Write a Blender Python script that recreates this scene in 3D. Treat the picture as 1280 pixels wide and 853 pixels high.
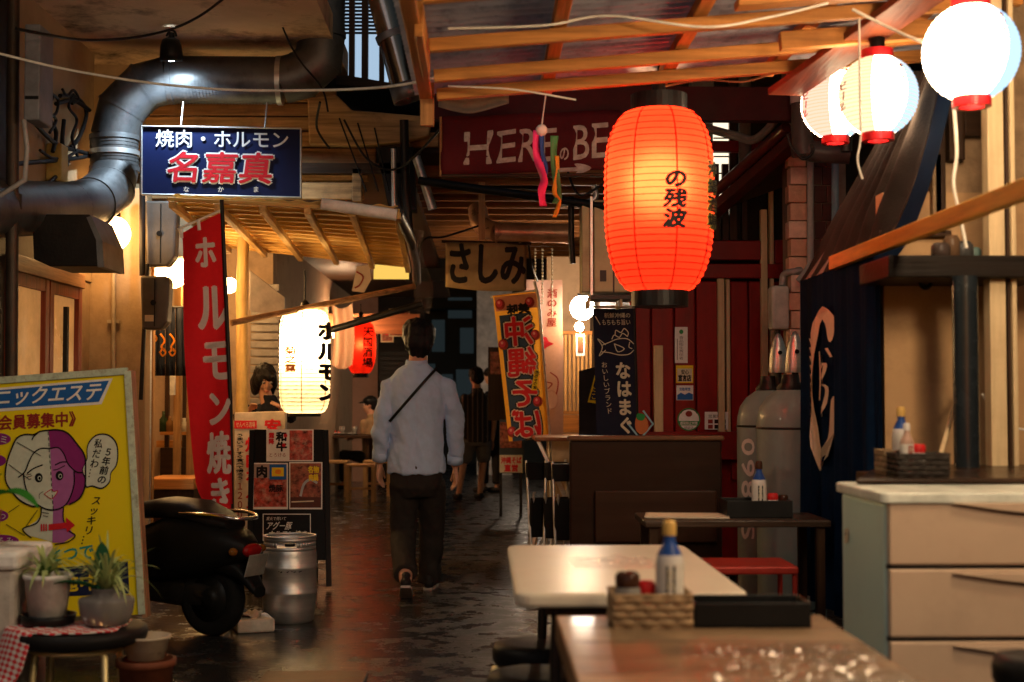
import bpy, bmesh, math, random
from mathutils import Vector, Matrix, Euler, noise
R = math.radians
random.seed(11)
for o in list(bpy.data.objects): bpy.data.objects.remove(o)
scn = bpy.context.scene
COL = scn.collection
# ------------------------------------------------------------------ camera
CAMP = Vector((0, 0, 1.25))
FPX = 1778.0                       # focal length in pixels of a 1280 wide frame (50 mm on 36 mm)
YAW = math.atan(36 / FPX); PITCH = math.atan(70.5 / FPX)
cd = bpy.data.cameras.new('camera'); cam = bpy.data.objects.new('camera', cd); COL.objects.link(cam)
cd.sensor_width = 36; cd.lens = 36 * FPX / 1280; cd.clip_start = .05; cd.clip_end = 400
cam.location = CAMP; cam.rotation_euler = (R(90) + PITCH, 0, -YAW)
cd.dof.use_dof = True; cd.dof.focus_distance = 8.8; cd.dof.aperture_fstop = 2.6; cd.dof.aperture_blades = 9
scn.camera = cam
# ------------------------------------------------------------------ world, dusk sky
SUN_EL, SUN_ROT = R(.5), R(190)
w = bpy.data.worlds.new('World'); scn.world = w; w.use_nodes = True
nt = w.node_tree; bg = nt.nodes['Background']
sk = nt.nodes.new('ShaderNodeTexSky'); sk.sky_type = 'NISHITA'; sk.sun_disc = False
sk.sun_elevation = SUN_EL; sk.sun_rotation = SUN_ROT
nt.links.new(sk.outputs[0], bg.inputs[0]); bg.inputs[1].default_value = 0.05
sd = bpy.data.lights.new('dusk_sun', 'SUN'); sd.energy = .07; sd.angle = R(40); sd.color = (.62, .78, 1)
so = bpy.data.objects.new('dusk_sun', sd); COL.objects.link(so); so.rotation_euler = (R(62), 0, R(-12))
scn.view_settings.view_transform = 'Standard'; scn.view_settings.look = 'None'
scn.view_settings.exposure = 1.0; scn.view_settings.gamma = 1.0
scn.render.engine = 'CYCLES'
cy = scn.cycles
cy.use_denoising = True; cy.max_bounces = 7; cy.diffuse_bounces = 4; cy.glossy_bounces = 4; cy.transmission_bounces = 6
cy.caustics_reflective = False; cy.caustics_refractive = False; cy.sample_clamp_indirect = 3.0; cy.sample_clamp_direct = 0
cy.use_light_tree = True
# ------------------------------------------------------------------ pixel <-> place helpers (real depths, in metres)
_M = Euler((R(90) + PITCH, 0, -YAW)).to_matrix()
def ray(px, py): return _M @ Vector(((px - 640) / FPX, (426.5 - py) / FPX, -1))
def P(px, py, Y):
    d = ray(px, py); return CAMP + d * (Y / d.y)
def S(Y): return FPX / Y
def G(px, py):
    d = ray(px, py); return CAMP + d * (-CAMP.z / d.z)
def X_(px, Y): return P(px, 497, Y).x
def Z_(py, Y): return P(604, py, Y).z
V = Vector
# ------------------------------------------------------------------ materials
_mats = {}
def _new(name):
    m = bpy.data.materials.new(name); m.use_nodes = True; n = m.node_tree
    return m, n, n.nodes, n.links, n.nodes['Principled BSDF']
def mat(name, col, rough=.6, metal=0., var=.25, scale=9., bump=.15, bscale=60., stretch=(1, 1, 1), dirt=0., dcol=(.03, .025, .02), dscale=3., coat=0., trans=0., rvar=.12, spec=.14):
    if name in _mats: return _mats[name]
    m, n, N, L, b = _new(name)
    tc = N.new('ShaderNodeTexCoord'); mp = N.new('ShaderNodeMapping'); mp.inputs['Scale'].default_value = stretch
    L.new(tc.outputs['Object'], mp.inputs[0])
    ns = N.new('ShaderNodeTexNoise'); ns.inputs['Scale'].default_value = scale; ns.inputs['Detail'].default_value = 6; ns.inputs['Roughness'].default_value = .62
    L.new(mp.outputs[0], ns.inputs[0])
    cr = N.new('ShaderNodeValToRGB'); e = cr.color_ramp.elements
    e[0].position = .3; e[1].position = .7
    e[0].color = tuple(max(0, c * (1 - var)) for c in col) + (1,); e[1].color = tuple(min(1, c * (1 + var)) for c in col) + (1,)
    L.new(ns.outputs[0], cr.inputs[0]); out = cr.outputs[0]
    if dirt:
        n2 = N.new('ShaderNodeTexNoise'); n2.inputs['Scale'].default_value = dscale; n2.inputs['Detail'].default_value = 8; n2.inputs['Roughness'].default_value = .7
        L.new(tc.outputs['Object'], n2.inputs[0])
        r2 = N.new('ShaderNodeValToRGB'); r2.color_ramp.elements[0].position = .5; r2.color_ramp.elements[1].position = .68
        r2.color_ramp.elements[1].color = (dirt, dirt, dirt, 1)
        L.new(n2.outputs[0], r2.inputs[0])
        mx = N.new('ShaderNodeMix'); mx.data_type = 'RGBA'; mx.inputs['B'].default_value = dcol + (1,)
        L.new(r2.outputs[0], mx.inputs['Factor']); L.new(out, mx.inputs['A']); out = mx.outputs['Result']
    L.new(out, b.inputs['Base Color'])
    mr = N.new('ShaderNodeMapRange'); mr.inputs['To Min'].default_value = max(.03, rough - rvar); mr.inputs['To Max'].default_value = min(1, rough + rvar)
    L.new(ns.outputs[0], mr.inputs['Value']); L.new(mr.outputs[0], b.inputs['Roughness'])
    b.inputs['Metallic'].default_value = metal; b.inputs['Specular IOR Level'].default_value = spec
    if coat: b.inputs['Coat Weight'].default_value = coat; b.inputs['Coat Roughness'].default_value = .08
    if trans: b.inputs['Transmission Weight'].default_value = trans; b.inputs['IOR'].default_value = 1.3
    if bump:
        nb = N.new('ShaderNodeTexNoise'); nb.inputs['Scale'].default_value = bscale; nb.inputs['Detail'].default_value = 4
        L.new(mp.outputs[0], nb.inputs[0])
        bp = N.new('ShaderNodeBump'); bp.inputs['Strength'].default_value = bump; bp.inputs['Distance'].default_value = .01
        L.new(nb.outputs[0], bp.inputs['Height']); L.new(bp.outputs[0], b.inputs['Normal'])
    _mats[name] = m; return m
def wood(name, col, axis=0, rough=.55, var=.4, coat=0., dirt=.25):
    st = [22, 22, 22]; st[axis] = 1.2
    return mat(name, col, rough, 0, var, 1.6, .25, 3., tuple(st), dirt=dirt, coat=coat)
def emit(name, col, st):
    if name in _mats: return _mats[name]
    m, n, N, L, b = _new(name)
    N.remove(b); e = N.new('ShaderNodeEmission'); e.inputs[0].default_value = col + (1,); e.inputs[1].default_value = st
    L.new(e.outputs[0], N['Material Output'].inputs[0]); _mats[name] = m; return m
def paper(name, col, tr=.85, emis=0., ecol=None, fwd=0.):           # translucent lantern paper / thin cloth
    if name in _mats: return _mats[name]
    m, n, N, L, b = _new(name)
    N.remove(b); t = N.new('ShaderNodeBsdfTranslucent'); d = N.new('ShaderNodeBsdfDiffuse'); mx = N.new('ShaderNodeMixShader')
    tc = N.new('ShaderNodeTexCoord'); ns = N.new('ShaderNodeTexNoise'); ns.inputs['Scale'].default_value = 40; ns.inputs['Detail'].default_value = 5
    L.new(tc.outputs['Object'], ns.inputs[0])
    cr = N.new('ShaderNodeValToRGB'); cr.color_ramp.elements[0].color = tuple(c * .86 for c in col) + (1,); cr.color_ramp.elements[1].color = tuple(min(1, c * 1.08) for c in col) + (1,)
    L.new(ns.outputs[0], cr.inputs[0]); L.new(cr.outputs[0], t.inputs[0]); L.new(cr.outputs[0], d.inputs[0])
    mx.inputs[0].default_value = tr; L.new(d.outputs[0], mx.inputs[1]); L.new(t.outputs[0], mx.inputs[2])
    out = mx.outputs[0]
    if fwd:                              # thin paper lets some light straight through, blurred: the bulb shows as a soft hot spot
        g = N.new('ShaderNodeBsdfRefraction'); g.inputs['Roughness'].default_value = 1.0; g.inputs['IOR'].default_value = 1.3; L.new(cr.outputs[0], g.inputs['Color'])
        m2 = N.new('ShaderNodeMixShader'); m2.inputs[0].default_value = fwd; L.new(out, m2.inputs[1]); L.new(g.outputs[0], m2.inputs[2]); out = m2.outputs[0]
    if emis:
        e = N.new('ShaderNodeEmission'); e.inputs[0].default_value = (ecol or col) + (1,); e.inputs[1].default_value = emis
        a = N.new('ShaderNodeAddShader'); L.new(out, a.inputs[0]); L.new(e.outputs[0], a.inputs[1]); out = a.outputs[0]
    L.new(out, N['Material Output'].inputs[0]); _mats[name] = m; return m
def glass(name, col=(.9, .95, .95), rough=.05, alpha=None):
    if name in _mats: return _mats[name]
    m, n, N, L, b = _new(name)
    b.inputs['Base Color'].default_value = col + (1,); b.inputs['Roughness'].default_value = rough
    b.inputs['Transmission Weight'].default_value = 1; b.inputs['IOR'].default_value = 1.45
    tc = N.new('ShaderNodeTexCoord'); nb = N.new('ShaderNodeTexNoise'); nb.inputs['Scale'].default_value = 12
    L.new(tc.outputs['Object'], nb.inputs[0]); bp = N.new('ShaderNodeBump'); bp.inputs['Strength'].default_value = .08; bp.inputs['Distance'].default_value = .01
    L.new(nb.outputs[0], bp.inputs['Height']); L.new(bp.outputs[0], b.inputs['Normal'])
    _mats[name] = m; return m
def film(name, op=.25, rough=.03):                         # clear crinkled plastic
    if name in _mats: return _mats[name]
    m, n, N, L, b = _new(name)
    N.remove(b); b = N.new('ShaderNodeBsdfGlossy'); b.inputs[0].default_value = (.95, .95, .95, 1); b.inputs[1].default_value = rough
    tp = N.new('ShaderNodeBsdfTransparent'); tp.inputs[0].default_value = (.97, .97, .97, 1); mx = N.new('ShaderNodeMixShader'); mx.inputs[0].default_value = op
    L.new(tp.outputs[0], mx.inputs[1]); L.new(b.outputs[0], mx.inputs[2]); L.new(mx.outputs[0], N['Material Output'].inputs[0])
    tc = N.new('ShaderNodeTexCoord'); nb = N.new('ShaderNodeTexNoise'); nb.inputs['Scale'].default_value = 26; nb.inputs['Detail'].default_value = 3
    L.new(tc.outputs['Object'], nb.inputs[0]); bp = N.new('ShaderNodeBump'); bp.inputs['Strength'].default_value = .3; bp.inputs['Distance'].default_value = .01
    L.new(nb.outputs[0], bp.inputs['Height']); L.new(bp.outputs[0], b.inputs['Normal'])
    _mats[name] = m; return m
def ink(name, col, rough=.5): return mat(name, col, rough, 0, .07, 30, .03, 80)
# ------------------------------------------------------------------ mesh builder
class MB:
    def __init__(s): s.v = []; s.f = []; s.s = []
    def add(s, vs, fs, sm=False):
        k = len(s.v); s.v += [V(a) for a in vs]; s.f += [tuple(i + k for i in f) for f in fs]; s.s += [sm] * len(fs); return s
    def box(s, a, b):
        x0, y0, z0 = a; x1, y1, z1 = b
        return s.add([(x0,y0,z0),(x1,y0,z0),(x1,y1,z0),(x0,y1,z0),(x0,y0,z1),(x1,y0,z1),(x1,y1,z1),(x0,y1,z1)],
              [(3,2,1,0),(4,5,6,7),(0,1,5,4),(1,2,6,5),(2,3,7,6),(3,0,4,7)])
    def obox(s, c, size, rot=None):
        h = V(size) / 2; M = rot or Matrix.Identity(3); c = V(c)
        vs = [c + M @ V((sx*h.x, sy*h.y, sz*h.z)) for sz in (-1,1) for sx, sy in ((-1,-1),(1,-1),(1,1),(-1,1))]
        return s.add(vs, [(3,2,1,0),(4,5,6,7),(0,1,5,4),(1,2,6,5),(2,3,7,6),(3,0,4,7)])
    def bar(s, p, q, w, h, up=(0, 0, 1)):
        p, q = V(p), V(q); d = (q - p).normalized(); r = d.cross(V(up)).normalized(); u = r.cross(d)
        return s.obox((p + q) / 2, ((q - p).length, w, h), Matrix((d, r, u)).transposed())
    def pbox(s, x0, y0, x1, y1, Y, dep):           # front face as seen at px rectangle at depth Y
        xm, ym = (x0+x1)/2, (y0+y1)/2
        return s.box((P(x0,ym,Y).x, Y, P(xm,y1,Y).z), (P(x1,ym,Y).x, Y+dep, P(xm,y0,Y).z))
    def tube(s, pts, r, n=10, cap=True, sm=True):
        pts = [V(p) for p in pts]; m = len(pts)
        rs = r if isinstance(r, (list, tuple)) else [r] * m
        ref = None; rings = []
        for i, p in enumerate(pts):
            a = pts[max(0, i-1)]; b = pts[min(m-1, i+1)]; d = (b - a).normalized()
            if 0 < i < m-1:
                d1 = (p-a).normalized(); d2 = (b-p).normalized(); k = 1 / max(.5, math.sqrt(max(0, (1 + d1.dot(d2)) / 2)))
            else: k = 1
            if ref is None:
                ref = V((0,0,1)) if abs(d.z) < .9 else V((0,1,0))
            u = d.cross(ref).normalized(); ref = u.cross(d).normalized(); w_ = ref
            rings.append([p + (u*math.cos(2*math.pi*j/n) + w_*math.sin(2*math.pi*j/n)) * rs[i] * (k if 0 < i < m-1 and not isinstance(r, (list, tuple)) else 1) for j in range(n)])
        vs = [q for rg in rings for q in rg]
        fs = [(i*n+j, i*n+(j+1)%n, (i+1)*n+(j+1)%n, (i+1)*n+j) for i in range(m-1) for j in range(n)]
        s.add(vs, fs, sm)
        if cap:
            s.add(rings[0], [tuple(range(n))[::-1]]); s.add(rings[-1], [tuple(range(n))])
        return s
    def lathe(s, prof, c=(0,0,0), n=24, sm=True, M=None, cap=True):
        c = V(c); M = M or Matrix.Identity(3); m = len(prof)
        vs = [c + M @ V((r*math.cos(2*math.pi*j/n), r*math.sin(2*math.pi*j/n), z)) for r, z in prof for j in range(n)]
        fs = [(i*n+j, i*n+(j+1)%n, (i+1)*n+(j+1)%n, (i+1)*n+j) for i in range(m-1) for j in range(n)]
        s.add(vs, fs, sm)
        if cap:
            if prof[0][0] > 1e-4: s.add(vs[:n], [tuple(range(n))[::-1]])
            if prof[-1][0] > 1e-4: s.add(vs[-n:], [tuple(range(n))])
        return s
    def cyl(s, c, r, h, n=20, r2=None):             # hard-edged upright cylinder
        r2 = r if r2 is None else r2
        for pr in ([(r,0),(r2,h)],): s.lathe(pr, c, n)
        return s
    def ball(s, c, r, n=12, sx=1, sy=1, sz=1):
        m = n//2 + 1
        prof = [(max(1e-5, r*math.sin(math.pi*i/m)), -r*math.cos(math.pi*i/m)) for i in range(m+1)]
        return s.lathe(prof, c, n, True, Matrix.Diagonal((sx, sy, sz)), False)
    def grid(s, fn, nu, nv, sm=True):
        vs = [fn(i/nu, j/nv) for j in range(nv+1) for i in range(nu+1)]
        fs = [(j*(nu+1)+i, j*(nu+1)+i+1, (j+1)*(nu+1)+i+1, (j+1)*(nu+1)+i) for j in range(nv) for i in range(nu)]
        return s.add(vs, fs, sm)
    def prism(s, poly, depth):                      # closed polygon (3D points) pushed along a vector
        n = len(poly); d = V(depth); a = [V(p) for p in poly]; b = [p + d for p in a]
        s.add(a + b, [tuple(range(n)), tuple(range(2*n-1, n-1, -1))] + [(i, i+n, (i+1)%n+n, (i+1)%n) for i in range(n)])
        return s
    def build(s, name, m, root=None, bevel=0., solid=0., seg=2, world=True):
        me = bpy.data.meshes.new(name)
        off = root_world(root) if (root is not None and world) else V((0,0,0))
        me.from_pydata([tuple(v - off) for v in s.v], [], s.f)
        me.polygons.foreach_set('use_smooth', s.s); me.update()
        o = bpy.data.objects.new(name, me); COL.objects.link(o)
        if m is not None: me.materials.append(m)
        if root is not None: o.parent = root
        if solid:
            md = o.modifiers.new('solid', 'SOLIDIFY'); md.thickness = solid; md.offset = 0
        if bevel:
            md = o.modifiers.new('bevel', 'BEVEL'); md.width = bevel; md.segments = seg; md.limit_method = 'ANGLE'; md.angle_limit = R(35)
        return o
def root_world(o):
    p = V((0,0,0))
    while o is not None: p = p + o.location; o = o.parent
    return p
def tag(o, label, cat=None, group=None, kind=None):
    if label: o['label'] = label
    if cat: o['category'] = cat
    if group: o['group'] = group
    if kind: o['kind'] = kind
    return o
def thing(name, label, cat, loc=(0,0,0), group=None, kind=None):
    o = bpy.data.objects.new(name, None); o.empty_display_size = .1; COL.objects.link(o); o.location = loc
    return tag(o, label, cat, group, kind)
def kids(o): return [c for c in bpy.data.objects if c.parent == o]
def copy_tree(o, parent=None, cache=None):
    c = o.copy(); COL.objects.link(c)
    if parent is not None: c.parent = parent
    for k in kids(o): copy_tree(k, c)
    return c
def single(mb, name, m, label, cat, group=None, bevel=0., solid=0., kind=None):   # a thing that is one mesh, origin at its base
    xs = [v.x for v in mb.v]; ys = [v.y for v in mb.v]; zs = [v.z for v in mb.v]
    off = V(((min(xs)+max(xs))/2, (min(ys)+max(ys))/2, min(zs)))
    mb.v = [v - off for v in mb.v]
    o = mb.build(name, m, None, bevel, solid); o.location = off
    return tag(o, label, cat, group, kind)
# ------------------------------------------------------------------ flat print on surfaces
class Surf:
    def __init__(s, p, n=(0, -1, 0), warp=None, eps=.0018): s.p = V(p); s.n = V(n).normalized(); s.warp = warp; s.eps = eps
    def __call__(s, px, py, layer=0):
        d = ray(px, py); q = CAMP + d * ((s.p - CAMP).dot(s.n) / d.dot(s.n))
        o = layer * s.eps + (s.warp(px, py) if s.warp else 0)
        return q + s.n * o
class RoundSurf:                                    # the skin of a lantern (axis upright)
    def __init__(s, c, rad, eps=.002): s.c = V(c); s.rad = rad; s.eps = eps
    def __call__(s, px, py, layer=0):
        q = P(px, py, s.c.y); r = max(1e-3, s.rad(q.z)); t = max(-1, min(1, (q.x - s.c.x) / r)); a = math.asin(t)
        rr = r + layer * s.eps
        return V((s.c.x + rr*math.sin(a), s.c.y - rr*math.cos(a), q.z))
_gl = {}
def glyph(ch, bold=0.):
    k = (ch, bold)
    if k not in _gl:
        c = bpy.data.curves.new('t', 'FONT'); c.body = ch; c.offset = 0; c.resolution_u = 3
        o = bpy.data.objects.new('t', c); COL.objects.link(o)
        me = bpy.data.meshes.new_from_object(o.evaluated_get(bpy.context.evaluated_depsgraph_get()))
        _gl[k] = ([(v.co.x, v.co.y) for v in me.vertices], [tuple(p.vertices) for p in me.polygons])
        bpy.data.objects.remove(o); bpy.data.curves.remove(c); bpy.data.meshes.remove(me)
    return _gl[k]
def rect(x0, y0, x1, y1): return [(x0,y0),(x1,y0),(x1,y1),(x0,y1)]
class Print:
    def __init__(s, surf): s.surf = surf; s.m = {}
    def _mb(s, m, kind): return s.m.setdefault((m.name, kind), (MB(), m))[0]
    def glyphq(s, ch, q, m, layer, bold, emb=True, rot=False, skew=0):
        vs, fs = glyph(ch)
        n_c = 0 if bold <= 0 else (4 if bold < .04 else 6 if bold < .07 else 10)
        offs = [(0, 0)] + [(bold*math.cos(6.2832*k/n_c+.4), bold*math.sin(6.2832*k/n_c+.4)) for k in range(n_c)]
        if not vs: return
        if emb: x0, x1, y0, y1 = 0, 1, -.13, .89
        else:
            g0 = glyph(ch)[0]; x0 = min(v[0] for v in g0); x1 = max(v[0] for v in g0); y0 = min(v[1] for v in g0); y1 = max(v[1] for v in g0)
        out = []
        for x, y in vs:
            u = (x-x0)/(x1-x0); t = 1-(y-y0)/(y1-y0)
            if rot: u, t = 1-t, u
            u += skew*(.5-t)
            a = [q[0][k] + (q[1][k]-q[0][k])*u for k in (0,1)]; b = [q[3][k] + (q[2][k]-q[3][k])*u for k in (0,1)]
            out.append((a, b, t))
        for k, (ox, oy) in enumerate(offs):
            ex = math.hypot(q[1][0]-q[0][0], q[1][1]-q[0][1]); sx, sy = ox*ex, oy*ex
            s._mb(m, 'lettering').add([s.surf(a[0]+(b[0]-a[0])*t+sx, a[1]+(b[1]-a[1])*t+sy, layer+k*.05) for a, b, t in out], fs)
    def text(s, body, q, m, layer=1, bold=.0, vertical=False, skew=0, jit=0., fill=1.0):
        n = len(body)
        lp = lambda a, b, t: (a[0]+(b[0]-a[0])*t, a[1]+(b[1]-a[1])*t)
        for i, ch in enumerate(body):
            if ch == ' ': continue
            c0 = i/n + (1-fill)/2/n; c1 = (i+1)/n - (1-fill)/2/n
            if vertical: qq = [lp(q[0],q[3],c0), lp(q[1],q[2],c0), lp(q[1],q[2],c1), lp(q[0],q[3],c1)]
            else: qq = [lp(q[0],q[1],c0), lp(q[0],q[1],c1), lp(q[3],q[2],c1), lp(q[3],q[2],c0)]
            if jit:
                dx, dy = random.uniform(-jit, jit), random.uniform(-jit, jit); qq = [(a+dx, b+dy) for a, b in qq]
            s.glyphq(ch, qq, m, layer, bold, True, vertical and ch in 'ー…〜', skew)
        return s
    def latin(s, body, q, m, layer=1, bold=0., skew=0): s.glyphq(body, q, m, layer, bold, False, False, skew); return s
    def poly(s, pts, m, layer=1): s._mb(m, 'print').add([s.surf(x, y, layer) for x, y in pts], [tuple(range(len(pts)))]); return s
    def quad(s, q, m, layer=1, nu=1, nv=1):
        def fn(u, t):
            a = [q[0][k]+(q[1][k]-q[0][k])*u for k in (0,1)]; b = [q[3][k]+(q[2][k]-q[3][k])*u for k in (0,1)]
            return s.surf(a[0]+(b[0]-a[0])*t, a[1]+(b[1]-a[1])*t, layer)
        s._mb(m, 'print').grid(fn, nu, nv); return s
    def line(s, pts, wd, m, layer=2):
        for (x0,y0),(x1,y1) in zip(pts, pts[1:]):
            l = math.hypot(x1-x0, y1-y0) or 1; nx, ny = -(y1-y0)/l*wd/2, (x1-x0)/l*wd/2; ex, ey = (x1-x0)/l*wd*.3, (y1-y0)/l*wd*.3
            s._mb(m, 'print').add([s.surf(a, b, layer) for a, b in ((x0+nx-ex,y0+ny-ey),(x1+nx+ex,y1+ny+ey),(x1-nx+ex,y1-ny+ey),(x0-nx-ex,y0-ny-ey))], [(0,1,2,3)])
        return s
    def ell(s, cx, cy, rx, ry, m, layer=1, n=20, rot=0):
        c, d = math.cos(rot), math.sin(rot)
        return s.poly([(cx+rx*math.cos(2*math.pi*i/n)*c-ry*math.sin(2*math.pi*i/n)*d, cy+rx*math.cos(2*math.pi*i/n)*d+ry*math.sin(2*math.pi*i/n)*c) for i in range(n)], m, layer)
    def build(s, root):
        for (nm, kind), (mb, m) in s.m.items():
            o = mb.build(kind, m, root)
            if kind == 'print' and len(mb.f) > 1: o['kind'] = 'stuff'
def smooth_pts(pts, n=6):                            # Catmull-Rom through points
    pts = [V(p) for p in pts]; out = []
    for i in range(len(pts)-1):
        p0 = pts[max(0,i-1)]; p1 = pts[i]; p2 = pts[i+1]; p3 = pts[min(len(pts)-1,i+2)]
        for k in range(n):
            t = k/n; out.append(.5*((2*p1)+(p2-p0)*t+(2*p0-5*p1+4*p2-p3)*t*t+(3*p1-p0-3*p2+p3)*t**3))
    return out + [pts[-1]]
def sm2(pts, n=5, closed=True):
    pts = [V((a, b, 0)) for a, b in pts]
    if closed: pp = [pts[-1]] + pts + [pts[0], pts[1]]; o = smooth_pts(pp, n)[n:-n-1]
    else: o = smooth_pts(pts, n)
    return [(p.x, p.y) for p in o]
def cable(name, label, pts, r, m, cat='cable', n=6, group=None):
    return single(MB().tube(smooth_pts([P(*p) for p in pts], 8), r, n), name, m, label, cat, group)
# ------------------------------------------------------------------ shared materials
M_black = mat('black_plastic', (.007, .007, .007), .42, bump=.05, spec=.2)
M_dmetal = mat('dark_metal', (.03, .028, .027), .42, .6, dirt=.4, dcol=(.06, .03, .015))
M_steel = mat('brushed_steel', (.55, .54, .52), .4, .8, .15, 5, .08, 30, (1, 1, 14))
M_chrome = mat('chrome', (.75, .72, .68), .16, 1., .05, bump=.02)
M_brass = mat('gilded_leg', (.75, .62, .32), .42, .55, .1, bump=.03)
M_duct = mat('galvanised_duct', (.14, .14, .14), .46, .7, .45, 6, .1, 40, dirt=.75, dcol=(.05, .035, .025))
M_white = mat('white_plastic', (.72, .70, .66), .45, dirt=.15)
M_orange_wood = wood('pine_along_x', (.44, .18, .045), 0)
M_orange_wood_y = wood('pine_along_y', (.42, .165, .04), 1)
M_orange_wood_z = wood('pine_along_z', (.36, .17, .06), 2)
M_dark_wood = wood('dark_wood_x', (.04, .019, .009), 0, .5)
M_dark_wood_z = wood('dark_wood_z', (.04, .019, .009), 2, .5)
M_cable = mat('black_cable', (.015, .013, .012), .5, bump=0)
M_wcable = mat('white_cable', (.75, .70, .6), .5, bump=0)
K_white = ink('white_ink', (.8, .78, .74)); K_red = ink('red_ink', (.62, .02, .03)); K_black = ink('black_ink', (.012, .011, .012))
K_blue = ink('blue_ink', (.02, .12, .40)); K_yellow = ink('yellow_ink', (.80, .58, .02)); K_orange = ink('orange_ink', (.85, .28, .02)); K_navy = ink('navy_ink', (.012, .018, .06))
K_cream = ink('cream_ink', (.66, .58, .42)); K_green = ink('green_ink', (.03, .25, .06)); K_purple = ink('purple_ink', (.24, .02, .20)); K_pink = ink('pink_ink', (.80, .36, .33)); K_maroon = ink('maroon_ink', (.28, .03, .02))
def point_light(name, loc, power, col, rad, root):
    l = bpy.data.lights.new(name, 'POINT'); l.energy = power; l.color = col; l.shadow_soft_size = rad
    o = bpy.data.objects.new(name, l); COL.objects.link(o); o.parent = root; o.location = V(loc) - root_world(root); return o
# =================================================================== GROUND
def wet(name, c0, c1, r0, r1, pud=.5, bs=.35, bsc=9, st=(.7, 1.5, 1), fine=.25, dist=.009):
    m, n, N, L, b = _new(name)
    tc = N.new('ShaderNodeTexCoord')
    a = N.new('ShaderNodeTexNoise'); a.inputs['Scale'].default_value = 70; a.inputs['Detail'].default_value = 5; L.new(tc.outputs['Object'], a.inputs[0])
    p = N.new('ShaderNodeTexNoise'); p.inputs['Scale'].default_value = 5.5; p.inputs['Detail'].default_value = 5; p.inputs['Roughness'].default_value = .6; L.new(tc.outputs['Object'], p.inputs[0])
    cr = N.new('ShaderNodeValToRGB'); cr.color_ramp.elements[0].color = c0 + (1,); cr.color_ramp.elements[1].color = c1 + (1,); cr.color_ramp.elements[0].position = .35; cr.color_ramp.elements[1].position = .7
    L.new(a.outputs[0], cr.inputs[0]); L.new(cr.outputs[0], b.inputs['Base Color'])
    mr = N.new('ShaderNodeMapRange'); mr.inputs['From Min'].default_value = pud - .14; mr.inputs['From Max'].default_value = pud + .16; mr.inputs['To Min'].default_value = r0; mr.inputs['To Max'].default_value = r1
    sx = N.new('ShaderNodeSeparateXYZ'); L.new(tc.outputs['Object'], sx.inputs[0])
    gx = N.new('ShaderNodeMapRange'); gx.interpolation_type = 'SMOOTHSTEP'; gx.inputs['From Min'].default_value = -.75; gx.inputs['From Max'].default_value = .1; gx.inputs['To Min'].default_value = -.13; gx.inputs['To Max'].default_value = .03; L.new(sx.outputs[0], gx.inputs[0])
    ad = N.new('ShaderNodeMath'); L.new(p.outputs[0], ad.inputs[0]); L.new(gx.outputs[0], ad.inputs[1])   # the gutter side of the alley stays wetter
    ag = N.new('ShaderNodeMath'); ag.operation = 'MULTIPLY_ADD'; ag.inputs[1].default_value = .22; L.new(a.outputs[0], ag.inputs[0]); L.new(ad.outputs[0], ag.inputs[2])
    L.new(ag.outputs[0], mr.inputs[0]); L.new(mr.outputs[0], b.inputs['Roughness'])
    mp = N.new('ShaderNodeMapping'); mp.inputs['Scale'].default_value = st; L.new(tc.outputs['Object'], mp.inputs[0])
    h = N.new('ShaderNodeTexNoise'); h.inputs['Scale'].default_value = bsc; h.inputs['Detail'].default_value = 6; h.inputs['Roughness'].default_value = .6; L.new(mp.outputs[0], h.inputs[0])
    h2 = N.new('ShaderNodeMath'); h2.operation = 'MULTIPLY_ADD'; h2.inputs[1].default_value = fine; L.new(a.outputs[0], h2.inputs[0]); L.new(h.outputs[0], h2.inputs[2])
    bp = N.new('ShaderNodeBump'); bp.inputs['Strength'].default_value = bs; bp.inputs['Distance'].default_value = dist; L.new(h2.outputs[0], bp.inputs['Height']); L.new(bp.outputs[0], b.inputs['Normal'])
    b.inputs['Specular IOR Level'].default_value = .55
    return m
M_asphalt = wet('wet_asphalt', (.010, .009, .009), (.046, .042, .040), .05, .48, .56, 1.0, 11, (1.0, 2.2, 1), .10, .006)
M_slab = wet('wet_concrete_slab', (.010, .009, .008), (.036, .031, .028), .04, .24, .54, 1.0, 13, (1.0, 2.4, 1), .015, .0045)
tag(MB().grid(lambda u, v: V((-45+90*u, -12+92*v, 0)), 30, 30).build('ground', M_asphalt), 'dark wet asphalt of the alley', None, None, 'structure')
dc = single(MB().box((-.98, 6.12, .0), (-.52, 6.5, .016)), 'drain_cover', mat('rusty_iron', (.10, .05, .03), .45, .7, dirt=.5), 'flat iron drain cover set in the wet ground in the foreground', 'drain cover', None, .004)
tag(dc, None)

# =================================================================== LEFT SHOP (near building with sliding door and ceiling slab)
M_cream = mat('cream_render', (.40, .27, .15), .7, 0, .18, 2.2, .25, 30, dirt=.55, dcol=(.16, .10, .05), dscale=2.0)
M_peel = mat('peeling_ceiling', (.60, .41, .25), .8, 0, .2, 1.6, .5, 14, dirt=.95, dcol=(.03, .02, .016), dscale=2.2)
M_darkwall = mat('dark_sheet_wall', (.025, .02, .017), .6, .1, .3, 3, .2, 20, dirt=.5)
ls = thing('shop_building', 'cream rendered old shop with a reddish sliding door and peeling concrete overhang', 'building', (-2.9, 8, 0))
MB().box((-2.75, 3.0, 0), (-2.55, 7.62, 3.5)).build('wall', M_darkwall, ls)
MB().box((-2.75, 7.62, 2.0), (-2.55, 9.3, 3.5)).build('wall', M_cream, ls)
MB().box((-2.75, 8.98, 0), (-2.56, 9.3, 1.99)).build('wall', M_cream, ls)
c0 = X_(181, 9.3)
MB().box((-3.2, 9.302, 0), (c0, 9.45, 2.62)).build('pillar', M_cream, ls, .01)
MB().box((-3.4, 9.6, 2.2), (X_(250, 9.6), 9.8, 3.55)).build('upper_wall', M_cream, ls)
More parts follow.
